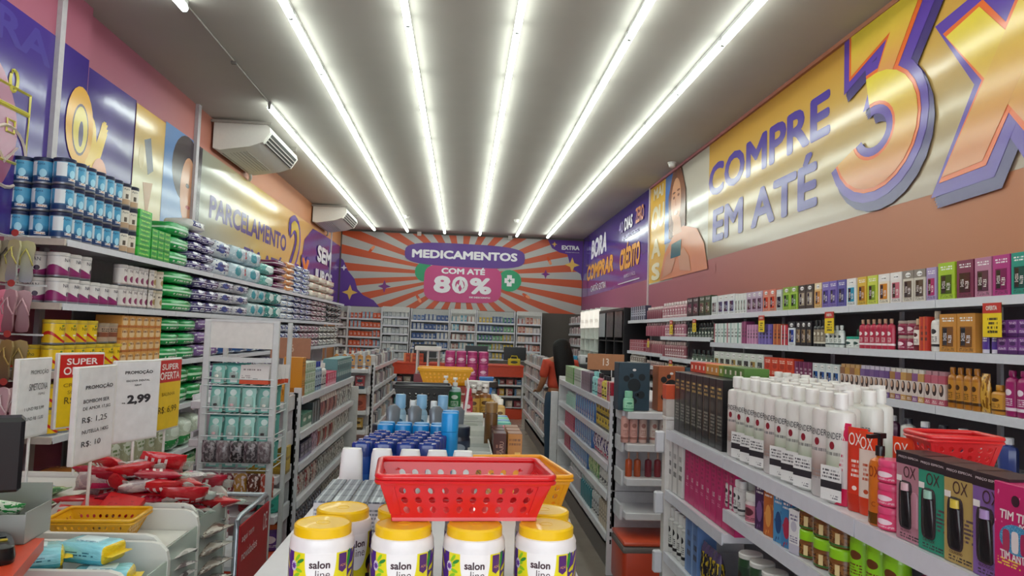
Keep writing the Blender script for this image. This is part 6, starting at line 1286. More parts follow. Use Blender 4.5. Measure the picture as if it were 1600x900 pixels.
basket('mustard yellow plastic basket on the middle display bin', (-1.1, 2.42, .866), .06, .245, .17, .078, '#e0a80c', 10, 3, .035, .3)
stripe = (('r', .1, .16, .15, .85, '#ece2de'), ('r', .24, .3, .15, .85, '#ece2de'), ('r', .38, .44, .15, .85, '#ece2de'), ('r', .52, .58, .15, .85, '#ece2de'))
foil = (('n', 5., .5, '#b9b0b4'), ('r', .3, .7, .3, .6, '#d9306a'))
k = 0
for lay in range(4):
    for i in range(6-lay):
        for j in range(3 if lay < 3 else 2):
            x, y = -1.3+.075*i+.03*lay+rnd.uniform(-.015, .015), 2.66+.11*j+rnd.uniform(-.02, .02); kind = (i*2+j+lay) % 4
            c, it, nm_ = (('#c81f2a', stripe, 'red white striped'), ('#bf1a26', (('t', .1, .9, .3, .7, '#f0e4e0', 2, 7.),), 'plain red'), ('#d4cdc9', foil, 'silver pink'), ('#a81a34', stripe, 'dark red striped'))[kind]
            put([('bag', pouch(.15, .1, .045, (i+j) % 4), pm(c, it, .14, .6, .1, .4, 7)), ('film_twist', pouch(.04, .05, .02, i % 4), m_acr, (.085, 0, .02))], 'candy_bag', ulabel(f'{nm_} candy bag in heap, {ORD[i]} from left, {ORD[j]} row, {("bottom", "second", "third", "top")[lay]} layer'), 'candy bag', (x, y+.04, .87+.046*lay), 0, 'heap of red candy bags', (PI/2-.5+rnd.uniform(-.35, .35), rnd.uniform(-.2, .2), rnd.uniform(-.9, .9)))
for i in range(3):
    put([('carton', box(.12, .09, .02, .002), pm('#c81f24', (('r', .1, .9, .2, .5, '#e8d8d4'), ('n', 6., .6, '#a81418')), .25))], 'red_carton', ulabel(f'flat red chocolate box leaning behind yellow basket, {ORD[i]} from left'), 'carton', (-1.24+.07*i, 2.56, .89+.02*i), 0, 'flat red chocolate boxes', (.5, .15, .3-.2*i))
for i in range(4): put([('bag', pouch(.2, .14, .05, i), pm('#3a7a3c', (('n', 5., .5, '#a8c48c'),), .15, .5, .1, .5, 7))], 'green_bag', ulabel(f'crinkled green bag in wall side bin, {ORD[i]} from near'), 'bag', (-1.55-.06*(i % 2), 2.45+.15*i, .88), 0, 'green bags in the wall side bin', (PI/2-.3, .1, .4*i))
for i in range(2): put([('pack', pack(.1, .07, .03, 2), mk('#2f74b4', .3))], 'blue_pack', f'blue pack in far wall side bin, {("left", "right")[i]}', 'pack', (-1.7+.13*i, 2.95, .882), .3)
for i in range(8): put([('pouch', pouch(.2, .14, .03, i % 4), pm(('#7a6a6c', '#a49a98', '#5c4a50')[i % 3], (('n', 5., .5, '#d4ccca'),), .3))], 'flat_pouch', ulabel(f'grey mauve flat pouch seen through clear bin side, {ORD[i]} from bottom'), 'pouch', (-.975, 2.42, .56+.036*i), 0, 'grey mauve pouches in the middle bin', (PI/2-.12, 0, 1.2+.1*(i % 3)))
for i in range(5): put([('bag', pouch(.2, .16, .05, i % 4), pm('#6a5c54', (('n', 4., .5, '#b0a498'),), .2, .4))], 'brown_bag', ulabel(f'brown grey bag pressed against clear side of farthest bin, {ORD[i]} from bottom'), 'bag', (-.985, 2.77, .56+.06*i), 0, 'brown grey bags in the farthest bin', (PI/2-.1, 0, 1.3))
# pole signs
def sign(label, x, y, z0, zb, w, h, rz, kind, lines):
    t = thing('promotion_sign', label, 'sign', (x, y, z0), rz)
    obj('pole', wires(((0, 0, 0), (0, 0, zb-z0+.01)), r=.0055, seg=8), mk('#e6e4e0', .35), t)
    z = zb-z0
    obj('frame', boxes((-w/2-.008, w/2+.008, -.008, .012, z-.008, z+h+.008), bev=.003), mk('#e2e1de', .35), t)
    obj('sheet', boxes((-w/2, w/2, -.0095, -.0085, z, z+h)), mk('#e9e9ec', .35) if kind == 'w' else mk('#f0c81a', .35), t)
    if kind == 'y': obj('header', boxes((-w/2, w/2, -.0102, -.009, z+h*.68, z+h)), mk('#cc2420', .35), t)
    for s_, u0, u1, v0, v1, c, b_ in lines: obj('lettering', tfit(s_, (u1-u0)*w, (v1-v0)*h, b_), mk(c, .5), t, ((u0+u1)/2*w-w/2, -.0102, z+(v0+v1)/2*h))
BK, WH = '#35343a', '#f4ece8'
sign('white pole sign reading PROMOÇÃO SIMETICONA, leftmost of the five', -1.623, 2.95, .905, 1.1, .2, .285, 1.56, 'w', (('PROMOÇÃO', .32, .9, .8, .88, BK, 0.), ('SIMETICONA', .3, .9, .6, .69, BK, 0.), ('75MG', .6, .82, .53, .56, BK, 0.), ('1 UND R$ 5,99', .2, .82, .33, .38, BK, 0.), ('3 UND R$ 15,00', .2, .82, .2, .25, BK, 0.)))
sign('yellow and red pole sign reading SUPER OFERTA CREME, second from left', -1.576, 3.2, .905, 1.11, .21, .29, 1.2, 'y', (('SUPER', .14, .86, .86, .95, WH, .02), ('OFERTA', .08, .92, .72, .83, WH, .02), ('CREME', .1, .6, .55, .6, '#8a6a10', 0.), ('SORVETE', .2, .75, .45, .5, '#8a6a10', 0.), ('R$ 9,99', .14, .8, .3, .41, '#5a4410', 0.)))
sign('white pole sign listing BOMBOM price R$ 1,25, third from left', -1.204, 2.55, .935, 1.09, .21, .297, 1.5, 'w', (('PROMOÇÃO', .16, .92, .77, .83, BK, .02), ('BOMBOM SER', .12, .84, .63, .67, BK, .01), ('DE AMOR 17,5G', .12, .88, .55, .59, BK, .01), ('R$: 1,25', .12, .8, .41, .48, BK, 0.), ('NUTELLA 140G', .14, .86, .3, .34, BK, .01), ('R$: 10', .14, .66, .15, .22, BK, 0.)))
sign('white pole sign reading PROMOÇÃO 2,99, large black price, middle', -1.26, 3.0, .905, 1.09, .21, .297, 1.2, 'w', (('PROMOÇÃO', .16, .82, .84, .9, BK, .03), ('ESCOVA DENTAL', .2, .76, .75, .775, BK, .02), ('NAVY', .4, .56, .69, .715, BK, .02), ('R$', .13, .2, .47, .49, BK, .02), ('2,99', .24, .8, .45, .58, BK, .05)))
sign('narrow looking yellow red pole sign reading SUPER OFERTA R$ 6,99, rightmost', -1.252, 3.28, 0.0, 1.095, .21, .29, 1.5, 'y', (('SUPER', .14, .86, .86, .95, WH, .02), ('OFERTA', .08, .92, .72, .83, WH, .02), ('BALINHA', .2, .75, .48, .53, '#8a6a10', 0.), ('R$: 6,99', .08, .86, .22, .33, '#5a4410', .0)))
# checkout counter corner, tray, screen and card machine
t = thing('checkout_counter', 'orange checkout counter corner at lower left edge', 'counter', (-1.3, 1.6, 0))
def prism(pts, z0, z1):
    n = len(pts); return fin('prism', [(x, y, z0) for x, y in pts]+[(x, y, z1) for x, y in pts], [tuple(range(n))[::-1], tuple(range(n, 2*n))]+[(i, (i+1) % n, (i+1) % n+n, i+n) for i in range(n)])
cp = [(-.75, -.6), (.58, -.6), (.281, .352), (-.75, .352)]
obj('top', prism(cp, .97, 1.0), mk('#d8492a', .35, noise=.05), t); obj('body', prism([(-.7, -.55), (.5, -.55), (.23, .33), (-.7, .33)], 0, .97), mk('#c23f26', .4), t)
t = thing('acrylic_tray', 'grey clear acrylic tray with green lettering on checkout counter', 'tray', (-1.2, 1.945, 1.001), .1)
m_ga = clear('#b9bdb8', .12, .45)
for q, b_ in (('front_wall', (-.17, .16, -.07, -.066, 0, .07)), ('back_wall', (-.17, .16, .066, .07, 0, .12)), ('side_wall', (.156, .16, -.066, .066, 0, .075)), ('floor', (-.17, .16, -.07, .07, 0, .003)), ('side_wall', (-.17, -.166, -.066, .066, 0, .1))): obj(q, boxes(b_), m_ga, t)
obj('lettering', tfit('NOVIDA', .16, .032, .03), mk('#2a8a44', .4), t, (.0, -.0705, .035))
for i in range(5): put([('bag', pouch(.1, .075, .03, i % 4), pm('#2f8a44', (('n', 6., .5, '#d4e4cc'),), .2, .4))], 'green_sachet', ulabel(f'green and white sachet in acrylic tray, {ORD[i]} from left'), 'sachet', (-1.29+.04*i, 1.935+.012*(i % 2), 1.03+.008*i), 0, 'green sachets in the acrylic tray', (1.0, .1*i-.2, .6))
t = thing('checkout_screen', 'back of black checkout screen at left edge', 'screen', (-1.15, 1.7, 1.001), .5)
obj('foot', lathe(((.1, 0), (.1, .01), (.05, .02)), 20), mk('#141416', .4), t); obj('stand', boxes((-.03, .03, .0, .02, .015, .2)), mk('#141416', .4), t); obj('housing', boxes((-.17, .18, -.02, .02, .16, .33), bev=.008), mk('#17171a', .4), t, rot=(.15, 0, 0)); obj('hinge', boxes((-.04, .04, .02, .04, .16, .24), bev=.004), mk('#0f0f11', .4), t)
t = thing('card_machine', 'black card machine lying on orange counter', 'card machine', (-1.045, 1.79, 1.001), .6); obj('body', sq_lathe(((.04, .08, 0), (.042, .082, .012), (.038, .076, .034), (.03, .066, .04)), 4, 24), mk('#131313', .25), t); obj('screen', box(.05, .04, .003, .001), mk('#2a2f34', .1), t, (0, .025, .04)); obj('key_strip', box(.05, .012, .003, .001), mk('#b8a02a', .3), t, (0, -.02, .04))
# wire rack with teal hanging packs
RX0, RX1, RY = -1.30, -.955, 3.9
m_wire = mk('#cdd6d6', .3); m_postr = mk('#c9cccc', .35)
t = thing('wire_rack', 'tall white wire rack with blank header hung with teal baby packs', 'rack', ((RX0+RX1)/2, RY, 0)); hw = (RX1-RX0)/2; dep = .3
for sx in (-1, 1):
    obj('post', boxes((sx*hw-.016, sx*hw+.016, -.012, .012, 0, 1.565), bev=.003), m_postr, t); obj('post', boxes((sx*hw-.012, sx*hw+.012, dep-.012, dep+.012, 0, 1.565), bev=.003), m_postr, t)
    obj('foot', boxes((sx*hw-.016, sx*hw+.016, -.05, dep+.05, 0, .03)), m_postr, t)
obj('header_panel', boxes((-hw+.016, hw-.016, -.006, .006, 1.425, 1.56)), mk('#d8d6d1', .4), t); obj('header_rim', boxes((-hw-.016, hw+.016, -.01, .01, 1.56, 1.572)), m_postr, t); obj('crossbar', boxes((-hw+.016, hw-.016, -.008, .008, 1.355, 1.378)), m_postr, t)
LV = (1.235, 1.09, .945, .81)
for z_ in LV:
    obj('basket_wires', wires(*[((-hw, -.02, z_+dz), (hw, -.02, z_+dz)) for dz in (0, .034)], *[((-hw, dep, z_+dz), (hw, dep, z_+dz)) for dz in (0, .034)], *[((sx*hw, -.02, z_+dz), (sx*hw, dep, z_+dz)) for sx in (-1, 1) for dz in (0, .034)], *[((-hw+.057*k, -.02, z_), (-hw+.057*k, dep, z_)) for k in range(1, 6)], r=.0028), m_wire, t)
teal = (('e', .5, .74, .24, .12, '#d9ece8'), ('r', .25, .75, .06, .22, '#e4ecea'), ('b', .92, 1., '#2f7a74'))
for k, (z_, hh) in enumerate(((1.242, .1), (1.096, .135), (.95, .13), (.816, .12))):
    for i in range(4 if k else 2):
        for j in range(3):
            c = ('#86c4b8', '#6fb4aa', '#93ccc0', '#79bcb2')[(i+j) % 4]
            t = thing('baby_pack', ulabel(f'teal baby accessory pack, {("top", "second", "third", "lowest")[k]} rack basket, {ORD[i]} from left, {("front", "middle", "back")[j]}'), 'baby pack', ((RX0+RX1)/2-hw+.05+.082*i+.004*j, RY+.03+.075*j, z_), 0, 'teal baby packs on the wire rack', (-.12, 0, .12*(i % 3-1)))
            obj('card', pouch(.068, hh, .006, (i+j) % 4), pm(c, teal, .3), t)
            if j == 0: obj('blister', sq_lathe(((.02, .004, .02), (.024, .012, .03), (.022, .012, hh*.55), (.01, .004, hh*.62)), 3, 14), clear('#dff2ee', .08, .55), t, (0, -.004, 0)); obj('pacifier', lathe(((.012, 0), (.013, .01), (.006, .014), (.005, .03)), 12), mk(('#e9e4da', '#3a3434', '#d9b0b4', '#dfe6e4')[(i+k) % 4], .3), t, (0, -.008, .03))
for j in range(6):
    put([('card', box(.15, .003, .098, 0), pm('#dcd9d6', (('t', .1, .7, .72, .86, '#8a8080', 1, 12.), ('r', .45, .62, .08, .3, '#55504e'), ('t', .05, .4, .3, .5, '#a09898', 2, 12.)), .4)), ('foot_strip', box(.15, .0036, .022, 0), mk('#d2502c', .4))], 'brochure_pack', ulabel(f'white carded pack with orange foot on top rack basket, {ORD[j]} from front'), 'carded pack', (-1.06+.012*j, RY+.01+.035*j, 1.243), -.06, 'white carded packs on the wire rack', (-.18, 0, -.06))
for j in range(3): put(bagp(.085, .13, .03, '#d9962a', (('n', 5., .55, '#b86a14'),), j), 'orange_pack', ulabel(f'orange pack at right end of rack, {ORD[j]} from front'), 'pack', (-1.09+.0*j, 4.55+.06*j, 1.0935), 0)
blk = (('n', 5., .5, '#8a8488'),)
for i in range(5):
    put(bagp(.07, .11, .04, ('#4a4448', '#6a6064', '#2c282c')[i % 3], blk, i), 'hair_band_pack', ulabel(f'black and grey hair band pack hanging in lowest rack basket, {ORD[i]} from left'), 'pack', (RX0+.05+.068*i, RY-.035, .85), 0, 'hair band packs')
for i in range(5):
    put(bagp(.065, .12, .04, ('#a81f5a', '#8c3a4a', '#b8863c', '#6a3a2c', '#c0503c')[i], (('n', 5., .55, '#e4d0c8'),), i), 'hair_tie_pack', ulabel(f'{("magenta", "plum", "mustard", "brown", "coral")[i]} hair tie pack low on the wire rack'), 'pack', (RX0+.05+.068*i, RY+.06, .66), 0, 'hair tie packs')
t = obj('rack_floor', boxes((-hw, hw, -.02, dep, .64, .655)), m_postr, bpy.data.objects['wire_rack'])
# red trolley with panel lettering
t = thing('sale_cart', 'grey tube cart with red panel lettered aqui tem novidades', 'cart', (-.838, 2.96, 0), 0)
m_tube = mk('#b4bcc4', .25, .6); ch = .8
obj('side_frame', tube_path(((0, 0, .02), (0, 0, ch-.04), (0, .012, ch-.012), (0, .04, ch), (0, .42, ch), (0, .44, ch-.012), (0, .45, ch-.04), (0, .45, .02)), .011, 8), m_tube, t)
obj('side_frame', tube_path(((-.33, 0, .02), (-.33, 0, ch-.04), (-.33, .012, ch-.012), (-.33, .04, ch), (-.33, .42, ch), (-.33, .44, ch-.012), (-.33, .45, ch-.04), (-.33, .45, .02)), .011, 8), m_tube, t)
for y_, z_ in ((.43, ch), (0, .12), (.45, .12)): obj('cross_tube', wires(((0, y_, z_), (-.33, y_, z_)), r=.01, seg=8), m_tube, t)
obj('red_panel', boxes((.008, .014, .01, .44, .45, ch-.03)), mk('#b81f28', .3, noise=.04), t)
obj('grey_panel', boxes((.006, .012, .01, .44, .05, .45)), mk('#8f9492', .4), t)
for s_, y_, z_, ww, hh in (('aqui tem', .12, .71, .17, .034), ('novidades', .15, .645, .22, .036), ('DE', .38, .7, .06, .07)): obj('lettering', tfit(s_, ww, hh, .0), mk('#efe4e4', .4), t, (.0145, y_, z_), rot=(0, 0, PI/2))
obj('cart_floor', boxes((-.32, -.01, .01, .44, .6, .615)), mk('#c9ccd0', .35), t)
for i in range(4): put(bagp(.14, .12, .05, ('#d9d4d4', '#b8485c', '#4a9c94', '#d9d4d4')[i], (('n', 5., .55, '#8c3a4c'),), i), 'cart_bag', ulabel(f'{("white", "rose", "teal", "pale")[i]} bag lying in grey tube cart'), 'bag', (-1.08+.03*(i % 2), 3.04+.1*i, .617), .4)
# flip-flop stand at the far left
t = thing('hook_stand', 'hook stand with red tags at left edge, holding flip-flops', 'stand', (-2.85, 4.85, 0))
for x in (-.2,): obj('post', boxes((x-.01, x+.01, -.01, .01, 0, 2.1)), m_postr, t)
HZ = (2.03, 1.72, 1.41, 1.12, .86)
for z_ in HZ:
    obj('rail', boxes((-.2, .22, -.006, .006, z_+.02, z_+.032)), m_postr, t)
    for x in (-.15, -.03, .09): 
        h_ = obj('hook', wires(((x, 0, z_+.026), (x, -.14, z_+.03)), r=.003), m_wire, t); obj('round_tag', lathe(((.022, 0), (.022, .003)), 14), mk('#a83a34', .4), h_, (x, -.145, z_+.03), rot=(PI/2, 0, 0))
sole = [(.0, -.13), (.032, -.125), (.04, -.09), (.033, -.03), (.04, .04), (.046, .09), (.036, .125), (.0, .135), (-.036, .125), (-.044, .09), (-.036, .04), (-.03, -.03), (-.038, -.09), (-.032, -.125)]
fc = [('#cfc6d4', '#a83a6c', 'lavender'), ('#b8a88c', '#4a4038', 'beige'), ('#8c8c98', '#c9c06a', 'grey and yellow'), ('#c9788c', '#e4b8c4', 'pink'), ('#d84a6c', '#f0a0b4', 'coral pink'), ('#7a4a54', '#d8b0b8', 'mauve'), ('#3a2e24', '#c4a04a', 'black and gold'), ('#c9b8a0', '#8a6a4a', 'sand'), ('#5c4a3c', '#b89a58', 'brown'), ('#8c4a5c', '#cfa0ac', 'rose'), ('#a87c84', '#4a3038', 'dusty rose'), ('#c4909c', '#e4ccd0', 'light pink'), ('#3a4a64', '#8ca0b8', 'navy'), ('#b494a0', '#7a5c68', 'pale mauve'), ('#2c3a54', '#c9c9d4', 'deep blue')]
k = 0
for r_, z_ in enumerate(HZ):
    for i, x in enumerate((-.15, -.03, .09)):
        c1, c2, nm_ = fc[k]; k += 1
        t = thing('flip_flops', f'{nm_} pair of flip-flops hanging on hook stand, {("top", "second", "third", "fourth", "lowest")[r_]} row', 'flip-flops', (-2.85+x, 4.85, z_))
        for s_ in (-1, 1):
            o = obj('sole', poly(tuple(sole), .014), pm(c1, (('g', .0, 1.6, c2),), .5), t, (s_*.022, -.07+.03*s_, -.14), rot=(.05*s_, 0, s_*.25))
            obj('strap', tube_path(((-.036, -.016, -.02), (-.026, -.045, .03), (0, -.03, .08), (0, -.014, .09), (.0, -.03, .08), (.026, -.045, .03), (.036, -.016, -.02)), .005, 6), mk(c2, .4), o)
# ------------------------------------------------------------------ the back of the shop
yb0 = 17.98
UN = ((-3.03, -2.76, 'narrow left', 5), (-2.74, -1.95, 'orange stocked', 5), (-1.93, -1.29, 'pale', 6), (-1.24, -.325, 'blue stocked', 5), (-.29, .315, 'middle', 5), (.35, 1.27, 'yellow stocked', 5), (1.32, 1.92, 'right end', 5))
PAL = (('#8c8488', '#b9b4b4', '#5c4a50'), ('#d0562c', '#c44a28', '#8aa0b4', '#c9502c'), ('#b4b8bc', '#c9cccd', '#9ca4ac'), ('#2c4a84', '#34548c', '#c9c4c0', '#4a6aa0', '#a0a4ac'), ('#c4bfb8', '#6a9cb0', '#d4cfc8', '#9c6a64'), ('#c9a82c', '#7c8ca0', '#3a4a80', '#5c9c6c', '#8a8c94'), ('#d9b8a4', '#d4cccc', '#b8b0b8', '#a85a4c'))
for u, (x0, x1, nm_, nl) in enumerate(UN):
    t = thing('medicine_shelf', f'{nm_} white medicine shelf unit on back wall below the banner', 'shelving', ((x0+x1)/2, yb0, 0)); hw = (x1-x0)/2
    lv = [1.8, 1.58, 1.36, 1.14, .93] if nl == 5 else [1.86, 1.66, 1.46, 1.26, 1.06, .86]
    obj('back_panel', boxes((-hw, hw, .27, .29, .1, 2.08)), mk('#bdbcb8', .5), t)
    for sx in (-1, 1): obj('side_panel', boxes((sx*hw-.012, sx*hw+.012, 0, .28, 0, 2.08)), m_steel, t)
    if nm_ in ('pale', 'middle', 'right end'): obj('header', boxes((-hw, hw, -.01, .0, 1.97 if nl == 6 else 2.0, 2.1)), mk('#cfcfcc', .4), t)
    for z_ in lv:
        s = obj('shelf', boxes((-hw+.012, hw-.012, 0, .27, z_-.025, z_)), m_steel, t); obj('price_rail', boxes((-hw+.012, hw-.012, -.005, 0, z_-.04, z_)), m_rail, s)
    for k, z_ in enumerate(lv):
        n_ = max(3, int((x1-x0-.04)/.088)); wv = (x1-x0-.05)/n_
        for i in range(n_):
            g = (i*3//n_+k+u) % len(PAL[u]); c = PAL[u][g]; hh = (.12, .15, .13)[(i*3//n_+k) % 3]
            put(carton1(wv*.93, .12, hh, c, PAL[u][(g+1) % len(PAL[u])], '#dcdcd8'), 'medicine_box', ulabel(f'{("small", "slim", "plain", "little", "tiny", "boxy")[k]} medicine box, {nth(i)} from left, {ORD[k]} shelf from top, {nm_} unit'), 'medicine box', (x0+.025+wv*(i+.5), yb0+.075, z_+.001), 0, f'medicine boxes on the {nm_} unit')
# pharmacy counter
t = thing('pharmacy_counter', 'red orange pharmacy counter with open white shelves before back wall', 'counter', (0, 13.5, 0))
mr = mk('#d0421f', .35)
obj('top', boxes((-1.7, 1.15, -.03, .6, .94, .97), bev=.004), mr, t); obj('front_band', boxes((-1.7, 1.14, -.02, .0, .76, .94)), mr, t); obj('base', boxes((-1.7, 1.14, 0, .5, 0, .2)), mr, t)
obj('back_panel', boxes((-1.7, 1.14, .5, .52, .2, .94)), mk('#b9b6b4', .5), t)
for z_ in (.62, .42, .215): obj('shelf', boxes((-1.68, 1.13, 0, .5, z_-.03, z_)), m_steel, t)
for x in (-1.7, -.75, .2, 1.12): obj('upright', boxes((x, x+.03, 0, .5, .2, .94)), m_steel, t)
cc = ['#a85a54', '#8c3a3c', '#c9b0a0', '#4a6a8c', '#9c8c7c', '#7a2c34', '#b8902c', '#4f8c9c']
for k, z_ in enumerate((.621, .421, .216)):
    for i in range(18):
        x = -1.58+.155*i
        if any(abs(x-q-.015) < .09 for q in (-.75, .2)): continue
        put(carton1(.12, .12, (.09, .12, .11)[k], cc[(i*3+k) % 8], cc[(i+k*2) % 8], '#e0dcd4'), 'boxed_goods', ulabel(f'boxed goods, {nth(i)} from left on {("upper", "middle", "lower")[k]} pharmacy counter shelf'), 'carton', (x, 13.6, z_), 0, 'boxed goods in the pharmacy counter')
for i, x in enumerate((-.67, .28, 1.0)):
    t = thing('counter_monitor', f'black monitor standing on pharmacy counter, {ORD[i]} from left', 'monitor', (x, 13.85, .971))
    obj('screen', boxes((-.21, .21, -.012, .012, .08, .33), bev=.004), mk('#101114', .3), t); obj('stand', boxes((-.03, .03, -.01, .01, .012, .1)), mk('#141416', .4), t); obj('foot', box(.18, .14, .012, .003), mk('#141416', .4), t)
for i in range(6): put(carton1(.11, .1, .08, '#c9502c', '#e09060'), 'orange_box', ulabel(f'orange box piled on pharmacy counter, {ORD[i % 3]} from left,{TIER[2][i//3]}'), 'carton', (-.98+.12*(i % 3), 13.6, .971+.082*(i//3)), 0, 'orange boxes on the pharmacy counter')
put([('body', box(.22, .14, .12, .006), pm('#d0b81f', (('e', .5, .5, .3, .2, '#3a3a1c'),), .4)), ('handle', tube_path(((-.07, 0, .115), (-.05, 0, .17), (.05, 0, .17), (.07, 0, .115)), .012, 6), mk('#c9b01c', .4))], 'yellow_box', 'yellow carry box with handle on right end of pharmacy counter', 'box', (.97, 13.6, .971))
for i in range(7): put(bottle(.045, .16, '#b9c4c4', '#e0e4e4', ('#8ca4a4', '#e4ecec'), .5, .2, 1, 8), 'lotion_bottle', ulabel(f'pale bottle on pharmacy counter, {ORD[i]} from left'), 'bottle', (-.32+.085*i-.0, 13.6, .971), 0, 'pale bottles on the pharmacy counter')
# cabinets along the far right wall
t = thing('lit_cabinet', 'white illuminated cosmetics cabinet on far right wall', 'cabinet', (2.95, 13.5, 0)); Lc = 2.2
obj('carcass_back', boxes((-.05, -.005, 0, Lc, 0, 2.1)), mk('#cfd6d2', .4), t)
for k in range(5): obj('partition', boxes((-.42, -.05, k*Lc/4-.02 if k else 0, k*Lc/4+.02, 0, 2.1)), mk('#d9ded9', .35), t)
for z_ in (.4, .7, 1.0, 1.28, 1.52): obj('shelf', boxes((-.42, -.05, .02, Lc-.02, z_-.02, z_)), mk('#dfe4df', .3), t)
for k in range(4):
    h_ = obj('light_header', boxes((-.44, -.4, k*Lc/4+.03, (k+1)*Lc/4-.03, 1.72, 2.06)), glow('#fff4e4', .55), t); obj('lettering', tfit('EXTRA', .3, .07, .0), mk('#8c8880', .4), h_, (-.4405, (k+.5)*Lc/4, 1.85), rot=(0, 0, -PI/2))
    for j, z_ in enumerate((1.0, 1.28, 1.52)):
        for i in range(3): put(bottle(.04, .15, ('#3f6a5c', '#c9c4bc', '#8c5a4c', '#2f3a44')[(i+j+k) % 4], '#d9d6d0', None, .6, .25, 1, 8), 'cosmetic_bottle', ulabel(f'cosmetic bottle in lit cabinet, bay {("one", "two", "three", "four")[k]}, {ORD[j]} shelf up, {ORD[i]} from near'), 'bottle', (2.68, 13.5+k*Lc/4+.12+.15*i, z_+.001), 0, 'cosmetic bottles in the lit cabinet')
t = thing('black_cabinet', 'tall black open cabinet between lit cabinet and right shelving', 'cabinet', (2.95, 11.36, 0)); Lc = 2.1; mb = mk('#141316', .35)
obj('carcass_back', boxes((-.04, -.005, 0, Lc, 0, 2.02)), mb, t); obj('top', boxes((-.45, -.04, 0, Lc, 1.98, 2.02)), mb, t)
for k in range(4): obj('partition', boxes((-.45, -.04, k*(Lc-.04)/3, k*(Lc-.04)/3+.04, 0, 1.98)), mb, t)
for z_ in (.4, .7, 1.0, 1.25, 1.5): obj('shelf', boxes((-.44, -.04, .04, Lc-.04, z_-.02, z_)), mb, t)
obj('poster', boxes((-.455, -.451, 1.5, 2.05, 1.55, 1.97)), mk('#9aa0a8', .2), t)
for k in range(2): obj('dark_poster', boxes((-.455, -.451, .1+.7*k, .65+.7*k, 1.55, 1.97)), pm('#2a2024', (('n', 5., .55, '#5a4a50'),), .2), t)
for k in range(3):
    for j, z_ in enumerate((1.0, 1.25)):
        for i in range(3): put(bottle(.035, .13, ('#3a3a3e', '#8c7c74', '#b9aca4')[(i+j) % 3], '#77706c', None, .6, .25, 1, 8), 'perfume_bottle', ulabel(f'dark perfume bottle in black cabinet, bay {("one", "two", "three")[k]}, {ORD[j]} shelf up, {ORD[i]} from near'), 'bottle', (2.7, 11.36+k*.69+.16+.17*i, z_+.001), 0, 'perfume bottles in the black cabinet')
cs = shelving('narrow steel shelving in far right corner full of small goods', 'R', 2.6, XR, [15.75, 16.9, 18.0], lambda i: (1.85, 1.6, 1.35, 1.1, .85, .6), 2.0)
for j, z_ in enumerate((1.85, 1.6, 1.35, 1.1, .85)):
    line('R', 2.6, z_, 15.8, 17.95, 12, lambda w, i: (carton1(w*.9, .1, (.12, .15, .13)[i % 3], ('#b8a4a8', '#8c5a64', '#d4cac8', '#6c5a60')[(i+j) % 4], '#e0d8d8'), .1, .15), f'{("rose", "grey", "pink", "mauve", "pale")[j]} small box', 'small_box', 'carton', f'{ORD[j]} shelf down, far right corner shelving')
# dark counter behind the right gondola, with a white device
t = thing('service_desk', 'narrow black service desk behind right gondola near the woman', 'desk', (1.62, 8.95, 0)); obj('top', boxes((-.32, .4, -.15, .15, 1.1, 1.21), bev=.004), mk('#111114', .35), t)
for x in (-.28, .36): obj('leg', boxes((x-.02, x+.02, -.12, .12, 0, 1.1)), mk('#111114', .4), t)
t = thing('label_printer', 'small white printer with black slot on black desk', 'printer', (1.5, 8.95, 1.211)); obj('body', box(.14, .14, .11, .012, 2), mk('#d4d6d8', .35), t); obj('slot', boxes((.0, .05, -.0715, -.0695, .025, .085)), mk('#16161a', .4), t)
put(carton1(.12, .1, .13, '#b08a6c', '#8c6a50'), 'brown_box', 'small brown box on far right gondola top', 'carton', (1.3, 9.32, 1.271), 0) if False else None
put(jarp(.05, .1, '#3f9cc4', '#4aa8d0', '#3f9cc4', '#e4f0f4', .3), 'blue_pot', 'bright blue pot on black desk beside printer', 'jar', (1.36, 8.93, 1.211))
# ------------------------------------------------------------------ the woman
def skin(name, nodes, edges, mat, parent, levels=2):
    me = bpy.data.meshes.new(name); me.from_pydata([n[0] for n in nodes], edges, []); o = bpy.data.objects.new(name, me); COL.objects.link(o); o.parent = parent
    md = o.modifiers.new('Skin', 'SKIN'); md.use_smooth_shade = True
    for i, n in enumerate(nodes):
        v = me.skin_vertices[0].data[i]; r = n[1]; v.radius = r if isinstance(r, tuple) else (r, r); v.use_root = i == 0
    s = o.modifiers.new('Sub', 'SUBSURF'); s.levels = s.render_levels = levels
    me.materials.append(mat); return o
pw = thing('person', 'woman with long dark hair seen from behind, red blouse and jeans', 'person', (1.12, 8.32, 0), .25)
sk = mk('#a8704e', .5)
# facing +y (away from the shop front)
body = skin('body', [((0, 0, .86), (.15, .11)), ((0, .0, 1.0), (.125, .095)), ((0, .01, 1.16), (.14, .095)), ((0, .01, 1.26), (.12, .08)), ((0, .015, 1.31), .05), ((0, .03, 1.36), .046), ((0, .05, 1.42), (.07, .08)), ((0, .045, 1.5), (.055, .065)),
    ((.16, 0, 1.24), .05), ((.2, .01, 1.03), .038), ((.19, .14, .86), .03), ((.185, .19, .82), .022), ((-.16, 0, 1.24), .05), ((-.2, .01, 1.03), .038), ((-.19, .16, .92), .03), ((-.18, .22, .92), .022),
    ((.085, 0, .8), .085), ((.09, .01, .46), .055), ((.09, -.01, .09), .036), ((.095, .12, .035), .03), ((-.085, 0, .8), .085), ((-.09, .02, .46), .055), ((-.09, .03, .09), .036), ((-.095, .16, .035), .03)],
    [(0, 1), (1, 2), (2, 3), (3, 4), (4, 5), (5, 6), (6, 7), (3, 8), (8, 9), (9, 10), (10, 11), (3, 12), (12, 13), (13, 14), (14, 15), (0, 16), (16, 17), (17, 18), (18, 19), (0, 20), (20, 21), (21, 22), (22, 23)], sk, pw)
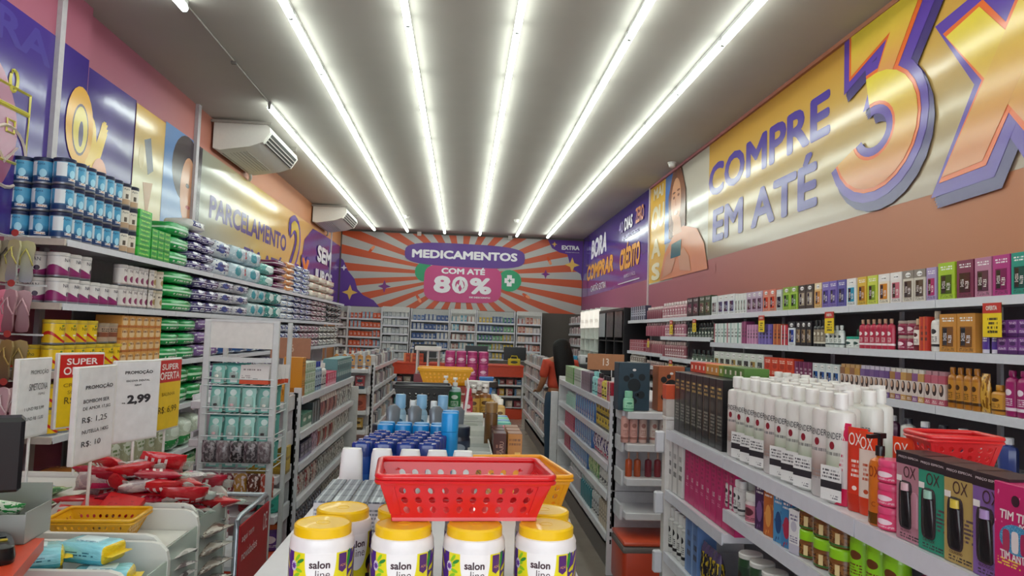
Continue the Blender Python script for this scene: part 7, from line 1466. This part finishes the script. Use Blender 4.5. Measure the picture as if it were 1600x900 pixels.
skin('blouse', [((0, 0, .93), (.172, .13)), ((0, .0, 1.02), (.15, .115)), ((0, .01, 1.16), (.158, .11)), ((0, .01, 1.27), (.125, .088)), ((.165, 0, 1.24), .064), ((.205, .005, 1.06), .052), ((-.165, 0, 1.24), .064), ((-.205, .005, 1.06), .052)], [(0, 1), (1, 2), (2, 3), (3, 4), (4, 5), (3, 6), (6, 7)], mk('#c2432a', .7, bump=.2), pw)
skin('jeans', [((0, 0, .97), (.148, .112)), ((0, 0, .88), (.16, .12)), ((.088, 0, .8), .1), ((.092, .01, .46), .07), ((.09, -.01, .1), .055), ((-.088, 0, .8), .1), ((-.092, .02, .46), .07), ((-.09, .03, .1), .055)], [(0, 1), (1, 2), (2, 3), (3, 4), (1, 5), (5, 6), (6, 7)], mk('#2c4258', .8, bump=.2), pw)
hm = mk('#0c0808', .6, noise=.2, bump=.4, scale=60, spec=.25)
skin('hair', [((0, .03, 1.49), (.1, .11)), ((0, -.02, 1.42), (.115, .1)), ((0, -.09, 1.3), (.13, .085)), ((.01, -.14, 1.12), (.13, .075)), ((.01, -.155, .98), (.1, .05)), ((.0, -.15, .88), (.05, .03))], [(0, 1), (1, 2), (2, 3), (3, 4), (4, 5)], hm, pw)
for s_ in (-1, 1):
    skin('shoe', [((s_*.093, -.03, .04), .035), ((s_*.094, .06, .04), .04), ((s_*.096, .15, .035), .032)], [(0, 1), (1, 2)], mk('#2a2426', .5), pw, 1)
    x0 = s_*.186; hy, hz = (.19, .82) if s_ > 0 else (.22, .92)
    for k in range(4): skin('finger', [((x0-.024+.016*k, hy, hz), .009), ((x0-.026+.017*k, hy+.04, hz-.012-.004*abs(k-1)), .0085), ((x0-.026+.017*k, hy+.068-.005*abs(k-1), hz-.03), .007)], [(0, 1), (1, 2)], sk, pw, 1)
    skin('thumb', [((x0-s_*.028, hy-.015, hz), .01), ((x0-s_*.045, hy+.012, hz-.01), .0095), ((x0-s_*.046, hy+.036, hz-.018), .008)], [(0, 1), (1, 2)], sk, pw, 1)
for nm_, me, m_, lc in (('eye', lathe(((.004, 0), (.011, .003), (.004, .006)), 10), mk('#e8e4e0', .2), (.03, .125, 1.44)), ('eye', lathe(((.004, 0), (.011, .003), (.004, .006)), 10), mk('#e8e4e0', .2), (-.03, .125, 1.44)), ('nose', lathe(((.012, 0), (.009, .015), (.004, .03)), 8), sk, (0, .128, 1.41)), ('mouth', box(.04, .008, .01, .003), mk('#a04844', .4), (0, .122, 1.375))):
    obj(nm_, me, m_, pw, lc, rot=(-PI/2, 0, 0) if nm_ == 'eye' else None)
